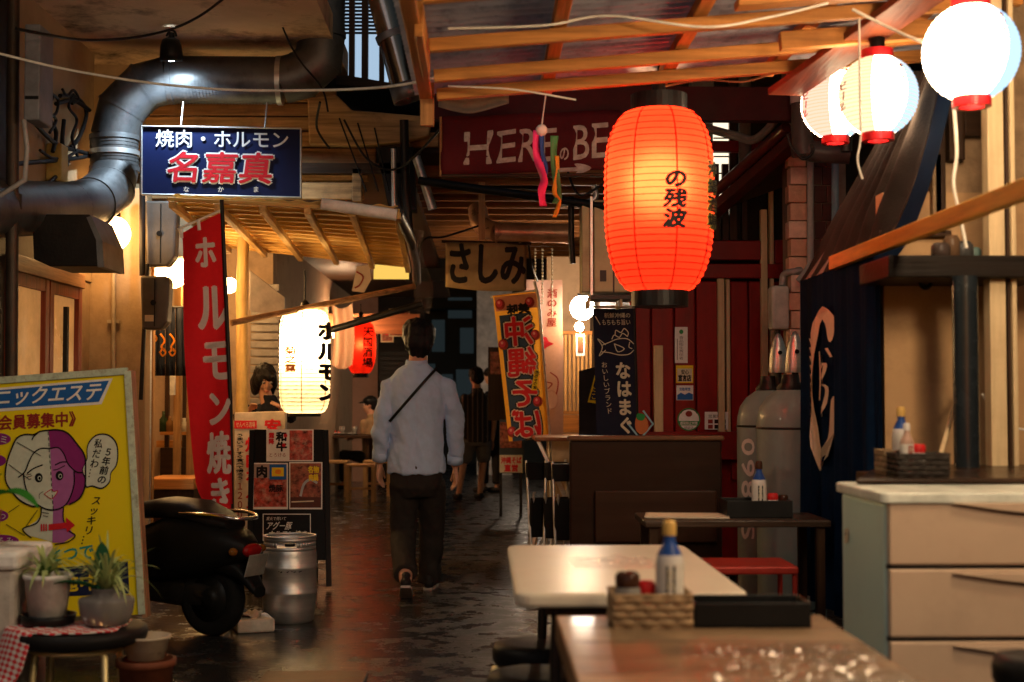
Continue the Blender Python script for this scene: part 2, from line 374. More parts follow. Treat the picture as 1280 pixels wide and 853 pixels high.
MB().box((-3.6, 4.4, 3.5), (X_(428, 9.6), 9.9, 3.66)).build('overhang', M_peel, ls)
# sliding door in the facade X=-2.55
Dm = wood('red_brown_door_frame', (.22, .05, .025), 2, .4); Dl = wood('door_frame_top', (.36, .17, .07), 1, .45)
dr = MB().box((-2.57, 7.64, 1.93), (-2.50, 8.97, 2.02)).build('sliding_door', Dl, ls, .004)
g_amber = mat('lit_amber_pane', (.45, .26, .10), .25, 0, .5, 2.5, .05)
_b = g_amber.node_tree.nodes['Principled BSDF']; _b.inputs['Emission Color'].default_value = (1, .45, .13, 1); _b.inputs['Emission Strength'].default_value = .14
for a, b_ in ((7.64, 8.3), (8.3, 8.97)):
    for y in (a+.01, b_-.08): MB().box((-2.568, y, .05), (-2.515, y+.07, 1.93)).build('stile', Dm, dr, .003)
    MB().box((-2.566, a+.08, 1.86), (-2.518, b_-.08, 1.928)).build('rail', Dm, dr)
    MB().box((-2.566, a+.08, .05), (-2.518, b_-.08, .5)).build('rail', Dm, dr)
    MB().box((-2.552, a+.08, .5), (-2.545, b_-.08, 1.86)).build('pane', g_amber, dr)
MB().box((-2.545, 8.66, .6), (-2.52, 8.70, 1.8)).build('handle', M_black, dr)
# conduit on the cream pillar
cp = MB().tube([P(142, 560, 9.27), P(142, 250, 9.27)], .014, 8)
for py in (318, 402): cp.obox(P(142, py, 9.28), (.08, .02, .02))
single(cp, 'conduit', mat('painted_conduit', (.42, .33, .22), .5), 'slim cream conduit clipped to the cream pillar under the round lamp', 'pipe')
# front pipe post
pp = MB().tube([P(17, -60, 7.15), V((X_(17, 7.15), 7.15, 0))], .032, 12)
pp.tube([P(17, 243, 7.15), P(17, 262, 7.15)], .042, 12)
single(pp, 'pipe_post', mat('rusty_post', (.06, .045, .035), .5, .5, dirt=.6, dcol=(.10, .04, .015)), 'thick rusty dark pipe standing at the left edge of the alley', 'pipe')
# grey switch boxes upper left
ab = thing('switch_box', 'pale grey box high on the left wall behind the pipe post', 'electric box', P(42, 150, 7.0))
mb = MB().pbox(30, 30, 50, 150, 7.0, .22); mb.build('body', mat('grey_box', (.22, .22, .24), .5, .1, dirt=.3), ab, .008)
mb = MB().pbox(31, 120, 48, 124, 6.994, .004); mb.build('seam', M_black, ab)
# hood at the end of the duct
M_hood = mat('sooty_hood', (.02, .017, .015), .5, .6, .3, 4, .15, dirt=.5, dcol=(.05, .03, .02))
DY = 9.0
def Dp(x, y, Y=DY): return P(x, y, Y)
du = thing('exhaust_duct', 'big galvanised exhaust duct elbowing down beside the blue sign', 'duct', Dp(143, 200), None)
rD = .148
secs = [[(402,-160,9.0),(402,46,9.0)], [(402,46,9.0),(398,76,9.0),(378,94,9.0),(352,101,9.0)], [(352,101,9.0),(212,100,9.0)], [(212,100,9.0),(180,108,9.0),(152,136,9.0),(143,172,9.0)], [(143,172,9.0),(143,214,9.0)], [(143,214,9.0),(137,236,8.9),(114,254,8.6),(85,260,8.25)], [(85,260,8.25),(-70,262,6.6)]]
for k, sec in enumerate(secs):
    pts = [Dp(*p) for p in sec]
    m = MB()
    for a, b_ in zip(pts, pts[1:]):
        pass
    m.tube(pts, rD + .001*(k % 2), 28, True)
    for a_, p_, b_ in zip(pts, pts[1:], pts[2:]):
        d_ = ((p_-a_).normalized()+(b_-p_).normalized()).normalized()*.008; MB().tube([p_-d_, p_+d_], rD*1.045+.004, 28).build('seam_band', M_duct, du)
    o = m.build('duct_section', M_duct, du)
for x, y, dx, dy in ((402,44,0,1),(350,101,1,0),(215,100,1,0),(143,173,0,1),(143,192,0,1),(143,212,0,1),(80,264,1,0)):
    MB().tube([Dp(x-dx*3, y-dy*3), Dp(x+dx*3, y+dy*3)], rD+.008, 28).build('collar', M_steel if y in (101, 192) else M_duct, du)
for (xa_, ya_), (xb_, yb_), n in (((352,101),(214,100),34),((143,173),(143,214),9),((402,-60),(402,44),24)):
    mb = MB()
    for k in range(n):
        t = (k+.5)/n; x, y = xa_+(xb_-xa_)*t, ya_+(yb_-ya_)*t; d_ = (Dp(xb_, yb_)-Dp(xa_, ya_)).normalized()*.004
        mb.tube([Dp(x, y)-d_, Dp(x, y)+d_], rD+.0035, 24, False)
    mb.build('spiral_seam', M_duct, du)['kind'] = 'stuff'
Yh = 7.5
hd = thing('exhaust_hood', 'sooty black box hood under the end of the exhaust duct', 'exhaust hood', P(85, 333, Yh))
a = MB(); qs = [(40,280),(42,324),(62,333),(129,333),(126,300),(112,268),(44,268)]
a.prism([P(x, y, Yh) for x, y in qs], (0, .42, 0)); a.build('body', M_hood, hd, .006)
MB().prism([P(x, y, Yh-.004) for x, y in ((114,270),(128,302),(130,334),(122,334),(120,300),(108,272))], (0, .43, 0)).build('rim', M_duct, hd)
# plank wall behind the sign
PW = thing('plank_wall', 'rough orange timber plank wall behind the blue restaurant sign', 'wall', P(360, 250, 9.6))
Mp = [wood('weathered_plank%d' % i, c, 0, .7, .5, 0, .5) for i, c in enumerate(((.36,.19,.075),(.30,.15,.06),(.42,.24,.10)))]
yy = 108; k = 0
for y0, y1, x0, x1 in ((112,128,180,420),(129,145,180,400),(146,164,182,400),(165,184,184,548),(185,206,184,470),(207,227,184,460),(228,250,184,455)):
    MB().pbox(x0, y0, x1, y1-1, 9.56+.012*(k % 3), .05).build('plank', Mp[k % 3], PW, .006); k += 1
MB().prism([P(x, y, 9.45) for x, y in ((384,122),(420,118),(440,138),(470,140),(540,146),(536,170),(500,178),(440,182),(386,180))], (0, .1, 0)).build('beam', Mp[2], PW, .012)
for x0, y0, x1, y1 in ((440,210,452,252),): MB().pbox(x0, y0, x1, y1, 9.5, .05).build('board', Mp[0], PW, .006)
for i, x in enumerate((424, 447, 468)): MB().tube([P(x, 148+i*6, 9.4), P(x+34-8*i, 240, 9.4)], .006, 5).build('wire', M_cable, PW)
# window with blinds between duct and flue
wi = thing('window', 'small window with pale evening light behind brown bars and a blind', 'window', P(455, 100, 10.2))
MB().pbox(424, -20, 486, 108, 10.3, .02).build('pane', emit('evening_sky_pane', (.36, .50, .66), .55), wi)
for x0, x1 in ((424,428),(436,443),(452,460),(474,480),(486,492)): MB().pbox(x0, -20, x1, 104, 10.2, .06).build('bar', M_dark_wood_z, wi)
for i in range(11): MB().pbox(425, -6+i*4.6, 486, -3.4+i*4.6, 10.27, .012).build('blind_slat', M_black, wi)
MB().prism([P(x, y, 10.15) for x, y in ((420,92),(490,104),(490,112),(420,106))], (0, .1, 0)).build('sill', M_dark_wood, wi)
# shiny flue
fl = thing('flue_pipe', 'shiny steel flue pipe hanging down at an angle with open end', 'flue', P(512, 125, 8.2))
MB().tube([P(468, -60, 8.2), P(478, 0, 8.2), P(507, 112, 8.2)], .082, 24).build('pipe', mat('polished_flue', (.35, .31, .27), .17, 1., .2, 4, .06, 10, dirt=.4, dcol=(.06, .03, .015)), fl)
MB().tube([P(505, 106, 8.2), P(511, 126, 8.2)], .088, 24, False).build('end_collar', M_duct, fl, 0, .004)
MB().tube([P(487, 42, 8.2), P(490, 50, 8.2)], .089, 24).build('band', M_duct, fl)

# =================================================================== second left shop with lattice canopy
M_beige = mat('beige_wall', (.46, .32, .21), .7, 0, .15, 3, .2, 20, dirt=.4)
M_pinkwall = mat('salmon_wall', (.50, .30, .23), .75, 0, .12, 2, .15, 20, dirt=.25, dcol=(.2, .1, .07))
sb = thing('eatery_building', 'open fronted eatery with timber posts and lit interior behind the red flag', 'building', (-2.2, 11, 0))
MB().box((-3.4, 13.2, 0), (-1.95, 13.4, 3.0)).build('wall', M_beige, sb)
MB().box((-2.12, 13.42, 0), (-1.95, 21.5, 3.0)).build('wall', M_beige, sb)
MB().box((-3.5, 9.46, 0), (-3.38, 13.2, 3.0)).build('wall', M_beige, sb)
Mpost = wood('post_wood', (.40, .22, .09), 2, .55, .35)
for x, Y, r in ((187,9.9,.03),(240,11,.035),(266,11,.045),(222,12.2,.03)):
    xx = X_(x, Y); MB().box((xx-r, Y-r, 0), (xx+r, Y+r, 2.5)).build('post', Mpost, sb, .004)
MB().box((-2.4, 10.6, 2.50), (-.6, 10.7, 2.62)).build('lintel', M_dark_wood, sb)
MB().box((X_(184,10.2), 10.2, Z_(612,10.2)), (X_(243,10.2), 10.7, Z_(598,10.2))).build('ledge', M_orange_wood, sb, .005)
MB().box((X_(184,10.25), 10.25, 0), (X_(243,10.25), 10.65, Z_(612,10.2))).build('panel', M_dark_wood_z, sb)
MB().box((X_(196,12.9), 12.9, .8), (X_(285,12.9), 13.15, .86)).build('shelf', M_orange_wood, sb)
MB().box((X_(200,10.45), 10.4, Z_(455,10.4)), (X_(236,10.45), 10.44, Z_(440,10.4))).build('rail', M_orange_wood, sb)
MB().box((-3.38, 9.5, 2.75), (-.5, 21.4, 2.82)).build('ceiling', M_dark_wood, sb)
MB().tube([P(186, 395, 9.7), V((X_(186,9.7), 9.7, 0))], .022, 12).build('steel_post', M_steel, sb)
for x0, y0, x1, y1, Y, m in ((206,380,211,600,12.6,M_dark_wood_z),(228,380,233,600,12.7,M_dark_wood_z),(250,420,268,600,12.9,M_dark_wood_z),(200,540,240,544,12.4,M_orange_wood),(212,470,218,494,11.9,M_white),(200,560,236,600,12.5,M_dark_wood)):
    MB().pbox(x0, y0, x1, y1, Y, .05).build('panel', m, sb, .003)
for k, x in enumerate((204, 212, 221, 230)):
    z_ = Z_(540, 12.4); c = V((X_(x,12.42), 12.44, z_)); h_ = (.18,.14,.2,.12)[k]
    single(MB().lathe([(0,0),(.035,0),(.035,h_*.6),(.014,h_*.75),(.014,h_),(0,h_)], c, 14), 'bottle', mat('shelf_bottle%d' % k, ((.03,.05,.02),(.25,.12,.04),(.02,.02,.03),(.4,.35,.28))[k], .2), ('dark green bottle on the eatery shelf','amber bottle on the eatery shelf','tall black bottle on the eatery shelf','short pale bottle on the eatery shelf')[k], 'bottle', 'bottles on the eatery shelf')
# roller shutter
rs = thing('roller_shutter', 'closed grey ribbed shutter between bamboo post and woman in black', 'shutter', P(330, 520, 13.0))
for i in range(26): MB().box((X_(311,13), 13.06, .35+i*.075), (X_(347,13), 13.085, .35+i*.075+.066)).build('slat', mat('shutter_grey', (.30, .27, .25), .5, .3, dirt=.3), rs, .008)
fb = single(MB().prism([P(x, y, 12.2) for x, y in ((312,338),(356,372),(356,402),(312,388))], (0, .05, 0)), 'fascia_board', mat('pale_fascia', (.48, .42, .38), .6, dirt=.2), 'pale slanted board under the canopy behind the bamboo post', 'board', None, .004)
# bamboo / timber post
bp_ = MB(); px0 = X_(302, 10.65)
bp_.tube([V((px0+.004*math.sin(i*1.3), 10.65, i*.228)) for i in range(12)], [.042+.006*(i % 2) for i in range(12)], 12)
single(bp_, 'bamboo_post', mat('bamboo', (.42, .27, .10), .45, 0, .3, 3, .2, 20, (9, 9, 1), dirt=.3), 'knotty bamboo post holding the slatted canopy beside the red flag', 'post')
# lattice canopy
lc = thing('lattice_canopy', 'slatted timber canopy glowing yellow above the eatery front', 'canopy', (-1.2, 10, 2.3))
A0 = P(216, 250, 8.5); B0 = P(497, 264, 8.5); A1 = P(286, 309, 11.6); B1 = P(510, 333, 11.6)
def LC(u, v): return (A0*(1-u)+B0*u)*(1-v) + (A1*(1-u)+B1*u)*v
Ms = wood('canopy_slat', (.60, .36, .11), 0, .5, .25, 0, .12)
NR = 14
for i in range(NR):
    v = i/(NR-1); MB().bar(LC(-.02, v), LC(1.01, v), .05, .022).build('slat', Ms, lc, .003)
for u in (0, .2, .4, .6, .8, 1.0):
    MB().bar(LC(u, -.01)+V((0,0,-.032)), LC(u, 1.01)+V((0,0,-.032)), .04, .04).build('rafter', wood('canopy_rafter', (.55, .34, .12), 1), lc, .003)
def lcs(u, v): return LC(u, v) + V((0, 0, .03+.006*math.sin(u*70)))
MB().grid(lcs, 160, 2).build('roof_sheet', paper('canopy_sheet', (.85, .60, .26), .35), lc, 0, .003)
MB().tube([P(402, 255, 8.45), P(450, 262, 8.45), P(496, 269, 8.45)], .035, 14).build('rolled_sheet', M_white, lc)
MB().tube([P(497, 266, 8.5), P(514, 300, 9.4), P(520, 330, 10.6), P(521, 352, 11.5)], .035, 10).build('edge_pipe', M_dmetal, lc)
MB().grid(lambda u, v: P(508+12*v+5*math.sin(v*7+u*3)*u, 285+105*v, 9.2+1.8*v) + V((.12*u, 0, -.02*u)), 5, 16).build('rolled_curtain', film('cloudy_vinyl', .35, .25), lc)
for (x0,y0,Y0),(x1,y1,Y1),r,m,nm in (((289,404,9.6),(518,358,10.4),.022,wood('pole_wood', (.40, .22, .10), 0),'pole'), ((412,413,10.5),(528,380,10.5),.026,M_black,'arm')):
    MB().tube([P(x0,y0,Y0), P(x1,y1,Y1)], r, 10).build(nm, m, lc)

# globe lamps (really lit, some added unseen)
def globe(px, py, Y, r, st, label, stem=True, col=(1, .56, .20)):
    c = P(px, py, Y); t = thing('globe_lamp', label, 'lamp', c + V((0, 0, -r)), 'lit globe lamps')
    MB().ball(c, r, 20).build('globe', emit('globe_glow%g' % st, col, st), t)
    if stem:
        MB().cyl(c + V((0,0,r*.86)), r*.42, r*.3, 14).build('socket', M_black, t); MB().tube([c+V((0,0,r*1.1)), c+V((0,.03,r*2.6))], .008, 6).build('stem', M_black, t)
    return t
globe(141, 292, 9.0, .112, 15, 'round glowing globe lamp on the cream pillar next to the sooty hood')
globe(214, 338, 10.1, .13, 46, 'bright globe lamp shining behind the two grey boxes and the red flag')
globe(287, 357, 11.0, .06, 40, 'small lit globe lamp just right of the red flag pole', False)
globe(127, 278, 9.15, .06, 15, 'small lit bulb tucked behind the sooty hood', False)
globe(256, 345, 12.2, .12, 38, 'added globe lamp inside the eatery, unseen behind the red flag')  # added out of sight to brighten the eatery interior
globe(427, 418, 17.7, .11, 75, 'lit globe lamp glowing behind the pale cloth curtain', True, (1, .66, .36))
globe(604-1.75*1778/4.3, 497-1.15*1778/4.3, 4.3, .13, 24, 'added unseen globe lamp on the near left, lighting the yellow board', True, (1, .80, .56))  # added outside the view to light the board and plants
globe(724, 409, 12.55, .04, 210, 'small warm bulb glowing just under the round white lamp', False, (1, .60, .25))
globe(668, 430, 20.6, .1, 34, 'added globe lamp, unseen behind the orange banner, lighting the pale wall', True, (1, .78, .58))  # added out of sight to light the pale far wall
# meter boxes (pentagon profile)
for i, (x0, y0, x1, y1, Y, lb) in enumerate(((181,251,221,333,9.2,'upper grey tapered meter box on the left pillar'),(175,345,212,412,9.0,'lower grey tapered meter box with a small pale sticker'))):
    t = thing('meter_box', lb, 'electric box', P((x0+x1)/2, y1, Y), 'grey boxes on the left pillar')
    w_ = x1-x0
    MB().prism([P(x, y, Y) for x, y in ((x0,y0),(x1-4,y0),(x1,y0+6),(x1-3,y1-.28*w_),(x1-.3*w_,y1),(x0+2,y1))], (0, .13, 0)).build('case', mat('grey_case', (.11, .095, .08), .42, .2, .2, 5, .1, dirt=.2), t, .014)
    MB().pbox((x0+x1)/2-1, y0+4, (x0+x1)/2+.3, y1-4, Y-.003, .004).build('seam', M_black, t)
    MB().tube([P((x0+x1)/2-2, (y0+y1)/2, Y+.01), P((x0+x1)/2-2, (y0+y1)/2, Y-.014)], .018, 10).build('lock', M_black, t)
    if i: MB().pbox(x0+6, y1-18, x0+17, y1-10, Y-.003, .004).build('sticker', K_cream, t)
tr = MB().tube([P(178, 222, 9.15), P(178, 345, 9.15)], .02, 10); tr.tube([P(184, 330, 9.15), P(176, 500, 9.15)], .014, 8)
single(tr, 'conduit', M_dmetal, 'dark conduit running behind the grey tapered meter boxes', 'pipe')
# small noren with orange print
nr = thing('noren_curtain', 'short dark split curtain with orange figures under the meter boxes', 'curtain', P(214, 470, 10.35))
Mn = mat('navy_cloth', (.012, .014, .022), .9, bump=.3, bscale=200)
for k, (x0, x1) in enumerate(((194,206),(207,219),(220,236))):
    MB().grid(lambda u, v, x0=x0, x1=x1: P(x0+(x1-x0)*u, 385+85*v, 10.35+.03*math.sin(u*9+k)), 8, 6).build('panel', Mn, nr, 0, .004)
MB().tube([P(190, 384, 10.35), P(240, 384, 10.35)], .01, 6).build('rod', M_dmetal, nr)
pr = Print(Surf(P(214, 430, 10.30)))
for x, y in ((192,415),(203,432),(215,432)):
    pr.line(sm2([(x-2,y-14),(x+3,y-6),(x-1,y+2),(x+4,y+8)], 4, False), 2.2, K_orange); pr.line(sm2([(x-3,y+8),(x,y+13),(x+4,y+9),(x+1,y+4),(x-3,y+9)], 4, False), 2, K_orange)
pr.build(nr)
# far salmon wall and dining corner
fw = thing('dining_room', 'salmon walled dining corner far down the left of the alley', 'building', (-1.6, 21.3, 0))
MB().box((-2.1, 21.3, 0), (X_(472,21.3), 21.45, 2.75)).build('wall', M_pinkwall, fw)
MB().box((X_(472,21.3)+.004, 21.3, 0), (X_(530,21.3), 21.46, 3.2)).build('wall', M_darkwall, fw)
for i in range(14): MB().box((X_(474,21.2), 21.24, .9+i*.075), (X_(512,21.2), 21.27, .9+i*.075+.06)).build('slat', M_black, fw)
MB().box((-2.1, 17.9, 2.05), (-.8, 18.0, 2.3)).build('lintel', wood('red_lintel', (.26, .09, .035), 0), fw)
# hanging pale cloth (lit curtain by the red lantern)
cl = MB().grid(lambda u, v: P(414+26*u+3*math.sin(v*3), 380+76*v+6*math.sin(u*3.2), 17.0+.08*math.sin(u*8)), 10, 8)
single(cl, 'pale_curtain', paper('pale_cloth', (.70, .45, .28), .5), 'pale cloth curtain glowing between the white and the small red lantern', 'curtain')
# end of the alley
ea = thing('dark_building', 'dark unlit building with a railing closing the far end of the alley', 'building', P(560, 600, 27))
M_dk = mat('night_wall', (.05, .06, .065), .6, 0, .3, 1, .1)
MB().box((-2.6, 27, 0), (4.5, 27.3, 7)).build('wall', M_dk, ea)
MB().box((-1.2, 26.4, 2.9), (.1, 26.95, 3.05)).build('balcony', M_dk, ea)
for i in range(11): MB().bar(V((-1.2+i*.125, 26.5, 3.05)), V((-1.2+i*.125, 26.5, 3.75)), .02, .02).build('railing_bar', M_dmetal, ea)
MB().bar(V((-1.2, 26.5, 3.75)), V((.1, 26.5, 3.75)), .04, .04).build('railing', M_dmetal, ea)
for a, b_ in ((548,600),(550,640)): pass
for i, (x0,y0,x1,y1) in enumerate(((552,468,566,520),(575,410,592,442),(540,400,556,440),(530,455,544,500),(570,462,590,505),(560,372,590,398))): MB().pbox(x0, y0, x1, y1, 26.97, .02).build('window', emit('added_glow_pane', (.30, .42, .45), .02), ea)  # faint glow added so the panes show on the unlit wall
ww = single(MB().box((X_(596,23), 23, 0), (X_(640,23), 23.2, 3.05)), 'wall', mat('grey_white_wall', (.75, .72, .70), .7, dirt=.2), 'plain pale wall standing at the far end right of the walking man', 'wall')

for i, (pts, r, m, lb) in enumerate((([(505,150,9.3),(507,230,9.35),(512,300,9.4)], .03, M_dmetal, 'dark vertical pipe beside the hanging dark sheet'), ([(492,186,9.3),(493,262,9.35)], .018, M_steel, 'slim steel pipe over the hanging dark sheet'), ([(556,228,10.6),(690,236,10.6)], .02, M_cable, 'horizontal black pipe behind the sashimi cloth'), ([(742,232,9.6),(742,250,9.6),(700,256,9.6)], .018, M_steel, 'bent steel pipe over the yellowed cabinet'), ([(1030,96,7.4),(1056,130,7.4),(1058,190,7.4)], .03, M_dmetal, 'bent dark pipe behind the round lanterns'))):
    single(MB().tube(smooth_pts([P(*p) for p in pts], 5), r, 10), 'pipe', m, lb, 'pipe')
for i, pts in enumerate(([(430,150,9.2),(460,200,9.2),(500,210,9.2),(552,160,8.6)],[(520,330,11),(530,300,10.5),(556,296,10.5),(600,282,10.6)],[(700,180,9),(720,240,9),(745,236,9),(790,200,9)],[(400,128,8.9),(396,160,9.2),(412,186,9.3)],[(660,300,11.2),(664,330,11.2),(672,352,11.6)])):
    cable('wire', ('black wire drooping from the timber beam to the beer banner','thin wire sagging over the sashimi cloth','black wire hanging above the yellowed cabinet','short black wire curling under the duct','thin wire dropping beside the sashimi cloth')[i], pts, .008, M_cable)
# =================================================================== LIGHTS THAT HANG: lanterns
def prof(kind, t):
    u = abs(2*t-1)
    if kind == 'round': return max(.36, math.sqrt(max(0, 1-(u*.93)**2)))
    if kind == 'barrel': return .5 + .5*(1-u**4.2)**.62 if u < 1 else .5
    if kind == 'egg': return .5 + .5*max(0, 1-u**(3.6 if t > .5 else 2.7))**.62
    return .62 + .38*(1-u**7)**.6 if u < 1 else .62
def lantern(label, cat_group, px, Y, y0, y1, wpx, kind, shell, capm, nr, caps=(.0, .0), seams=None, ribs=None, hang=None, nh=40, root=None, panels=None, capr=.52):
    s = S(Y); c = P(px, (y0+y1)/2, Y); Rr = wpx/2/s; H = (y1-y0)/s; zb = c.z - H/2
    t = root or thing('paper_lantern', label, 'lantern', V((c.x, Y, zb)), cat_group)
    rad = lambda z: Rr*prof(kind, min(1, max(0, (z-zb)/H)))
    pf = []
    for i in range(nr):
        for f, k in ((0, 0.), (.5, .0055*Rr/.24)):
            tt = (i+f)/nr; pf.append((Rr*prof(kind, tt) + k, tt*H))
    pf.append((Rr*prof(kind, 1), H))
    base = V((c.x, Y, zb))
    if panels:
        groups = {}
        for a0, a1, m in panels:
            mb = MB(); n = max(2, round(nh*(a1-a0)/360))
            mb.grid(lambda u, v, a0=a0, a1=a1: base + (lambda r, z, a: V((r*math.sin(a), -r*math.cos(a), z)))(*pf[round(v*(len(pf)-1))], R(a0+(a1-a0)*u)), n, len(pf)-1)
            mb.build('paper_panel', m, t)
    else: MB().lathe(pf, base, nh, True, None, False).build('paper_shell', shell, t)
    top, bot = caps
    rc = Rr*prof(kind, 0)
    if bot:
        MB().lathe([(rc*.72,-bot),(rc+.006,-bot),(rc+.006,.004),(rc*.72,.004),(rc*.72,-bot)], base, 32, False, None, False).build('bottom_ring', capm, t)
    if top:
        MB().lathe([(rc*.72,-.004),(rc+.006,-.004),(rc+.006,top),(rc*.72,top),(rc*.72,-.004)], base+V((0,0,H)), 32, False, None, False).build('top_ring', capm, t)
    if ribs:
        mb = MB()
        for i in range(1, nr):
            tt = i/nr; r = Rr*prof(kind, tt)
            mb.lathe([(r-.001,-.0012),(r+.002,-.0012),(r+.002,.0012),(r-.001,.0012)], base+V((0,0,tt*H)), 48, False, None, False)
        o = mb.build('hoop_ribs', ribs, t); o['kind'] = 'stuff'
    if seams:
        n, a0, m = seams
        for k in range(n):
            a = a0 + 2*math.pi*k/n
            MB().tube([base + V(((r+.003)*math.sin(a), -(r+.003)*math.cos(a), z)) for r, z in pf[::2]], .0032, 5).build('seam_cord', m, t)
    if hang:
        MB().tube([base+V((0,0,H+top)), P(px, hang, Y)], .006, 6).build('hanging_wire', M_cable, t)
        MB().lathe([(.03,0),(.03,.05),(.012,.07)], base+V((0,0,H+top)), 10).build('hook', M_black, t)
    return t, RoundSurf(V((c.x, Y, zb)), rad, .008), base, H, Rr
# --- big red lantern
M_redpaper = paper('red_paper', (.80, .046, .020), .86, fwd=.38)
M_redrib = paper('red_rib', (.72, .06, .03), .75)
RL, rs_, base, H, Rr = lantern('huge lit red paper lantern with black writing hanging from the timber canopy', None, 824, 6.2, 137, 366, 136, 'egg', M_redpaper, M_black, 28, (.068, .066), (8, .2, M_redrib), M_redrib, 78, 56)
point_light('bulb', base + V((0, 0, H*.60)), 24, (1, .52, .25), .15, RL)
pr = Print(rs_)
pr.text('の残波', [(822,221),(850,221),(848,293),(820,293)], K_black, 1, .045, True, .1)
pr.text('沖縄酒場', [(875,207),(889,207),(888,292),(874,292)], ink('olive_ink', (.42, .36, .08)), 1, .075, True)
pr.text('沖縄酒場', [(875,207),(889,207),(888,292),(874,292)], K_black, 2, .02, True)
pr.text('(の)', [(876,294),(885,294),(883,322),(874,322)], K_red, 1, .02, True)
pr.build(RL)
# --- small red lantern
SL, rs2, base, H, Rr = lantern('small lit red lantern with black characters further down the left side', None, 451, 17.5, 402, 467, 37, 'egg', paper('red_paper_small', (.80, .04, .018), .88, fwd=.4), M_black, 22, (.05, .05), (8, .35, M_redrib), M_redrib, 380, 40)
point_light('bulb', base + V((0, 0, H*.55)), 3.2, (1, .52, .22), .05, SL)
pr = Print(rs2); pr.text('天国酒場', [(455,409),(467,409),(466,460),(454,460)], K_black, 1, .03, True)
pr.text('残波', [(432.8,424),(439,424),(439,444),(433.6,444)], K_black, 1, .02, True); pr.build(SL)
# --- tall white lantern
M_wl = paper('white_lantern_paper', (.93, .80, .58), .9, fwd=.3)
M_wl2 = paper('white_lantern_rib', (.80, .58, .34), .8)
WL, rs3, base, H, Rr = lantern('tall cylindrical lit white lantern with black brush writing in front of the dining room', None, 381, 10.0, 388, 517, 62, 'cyl', M_wl, M_black, 26, (.0, .02), (6, .0, M_wl2), M_wl2, 338, 44)
point_light('bulb', base + V((0, 0, H*.66)), 22, (1, .76, .44), .12, WL)
for k in range(1, 26):
    pass
pr = Print(rs3)
K_ob = ink('glow_orange_ink', (.75, .22, .04))
pr.text('菊之露', [(360,434),(375,434),(375,466),(360,466)], K_ob, 1, .03, True)
pr.text('ホルモン', [(398.5,402),(421,402),(421,503),(398.5,503)], K_black, 1, .06, True, .0)
pr.build(WL)
WLc = V((base.x, base.y, base.z + H*.5))
# --- row of three round lanterns (and unseen ones added nearer the camera for their light)
E_white = emit('lantern_white_panel', (1, .72, .43), 17.0)
E_added = emit('lantern_added_panel', (1, .72, .43), 42.0)  # brighter paper, only for the added unseen lanterns
E_blue = emit('lantern_blue_panel', (.48, .74, 1), .75)
E_warm = emit('lantern_warm_panel', (1, .72, .40), .85)
E_pink = emit('lantern_pink_panel', (1, .52, .38), .8)
M_redcap = mat('red_lacquer', (.55, .015, .02), .35, coat=.3)
def round_lantern(px, Y, y0, y1, wpx, label, warm, hang=None):
    pans = [(0, 360, E_added)] if warm is E_added else [(30, 90, E_blue), (90, 150, E_white), (150, 210, warm), (210, 270, E_white), (270, 336, warm), (336, 390, E_white)] if warm is not E_white else [(28, 92, E_blue), (92, 170, E_white), (170, 215, E_blue), (215, 388, E_white)]
    t, rsf, b, H, Rr = lantern(label, 'row of round lanterns along the right awning', px, Y, y0, y1, wpx, 'round', None, M_redcap, 20, (.032, .03), None, None if warm in (E_white, E_added) else emit('lantern_rib', (1, .60, .30), .55), hang, 48, None, pans)
    pr = Print(rsf); s = S(Y)
    k = wpx/118
    pr.text('オリオン', [(px+12*k, y0+18*k), (px+24*k, y0+18*k), (px+26*k, y0+58*k), (px+14*k, y0+58*k)], ink('faint_orange_ink', (.45, .08, .03)), 1, .055, True)
    pr.text('ビール', [(px-57*k, y0+40*k), (px-50*k, y0+40*k), (px-50*k, y0+84*k), (px-57*k, y0+84*k)], K_red, 1, .03, True)
    pr.build(t)
    for a in (-.6, .5): MB().ball(b+V((Rr*.3*math.sin(a), -Rr*.3, -.026)), .007, 8).build('ring_stud', M_chrome, t)
    MB().tube([b+V((-.04,0,H+.03)), b+V((0,0,H+.09)), b+V((.04,0,H+.03))], .004, 6).build('hook', M_chrome, t)
    return t
round_lantern(1214, 4.5, 8, 124, 118, 'biggest round white lantern with red rings at the top right corner', E_white)
round_lantern(1097, 5.4, 72, 168, 99, 'middle round lantern with a warm and a blue side, red rings', E_warm, 30)
round_lantern(1044, 6.3, 90, 172, 84, 'rearmost round lantern with a pink side, half hidden by the middle one', E_pink, 60)
round_lantern(604+1778*1.53/3.3, 3.3, 497-1778*1.28/3.3, 497-1778*.98/3.3, 160, 'added unseen round white lantern above the drawers, lighting the tables', E_added)  # unseen lantern added to light the drawers and tables
for Yl, lb in ((2.2, 'added unseen round white lantern beside the camera, lighting the drawers'), (1.1, 'last added unseen round white lantern, nearest the camera')):
    round_lantern(604+1778*1.53/Yl, Yl, 497-1778*1.28/Yl, 497-1778*.98/Yl, .3*1778/Yl, lb, E_added)  # further unseen lanterns, added for light on drawers and yellow board
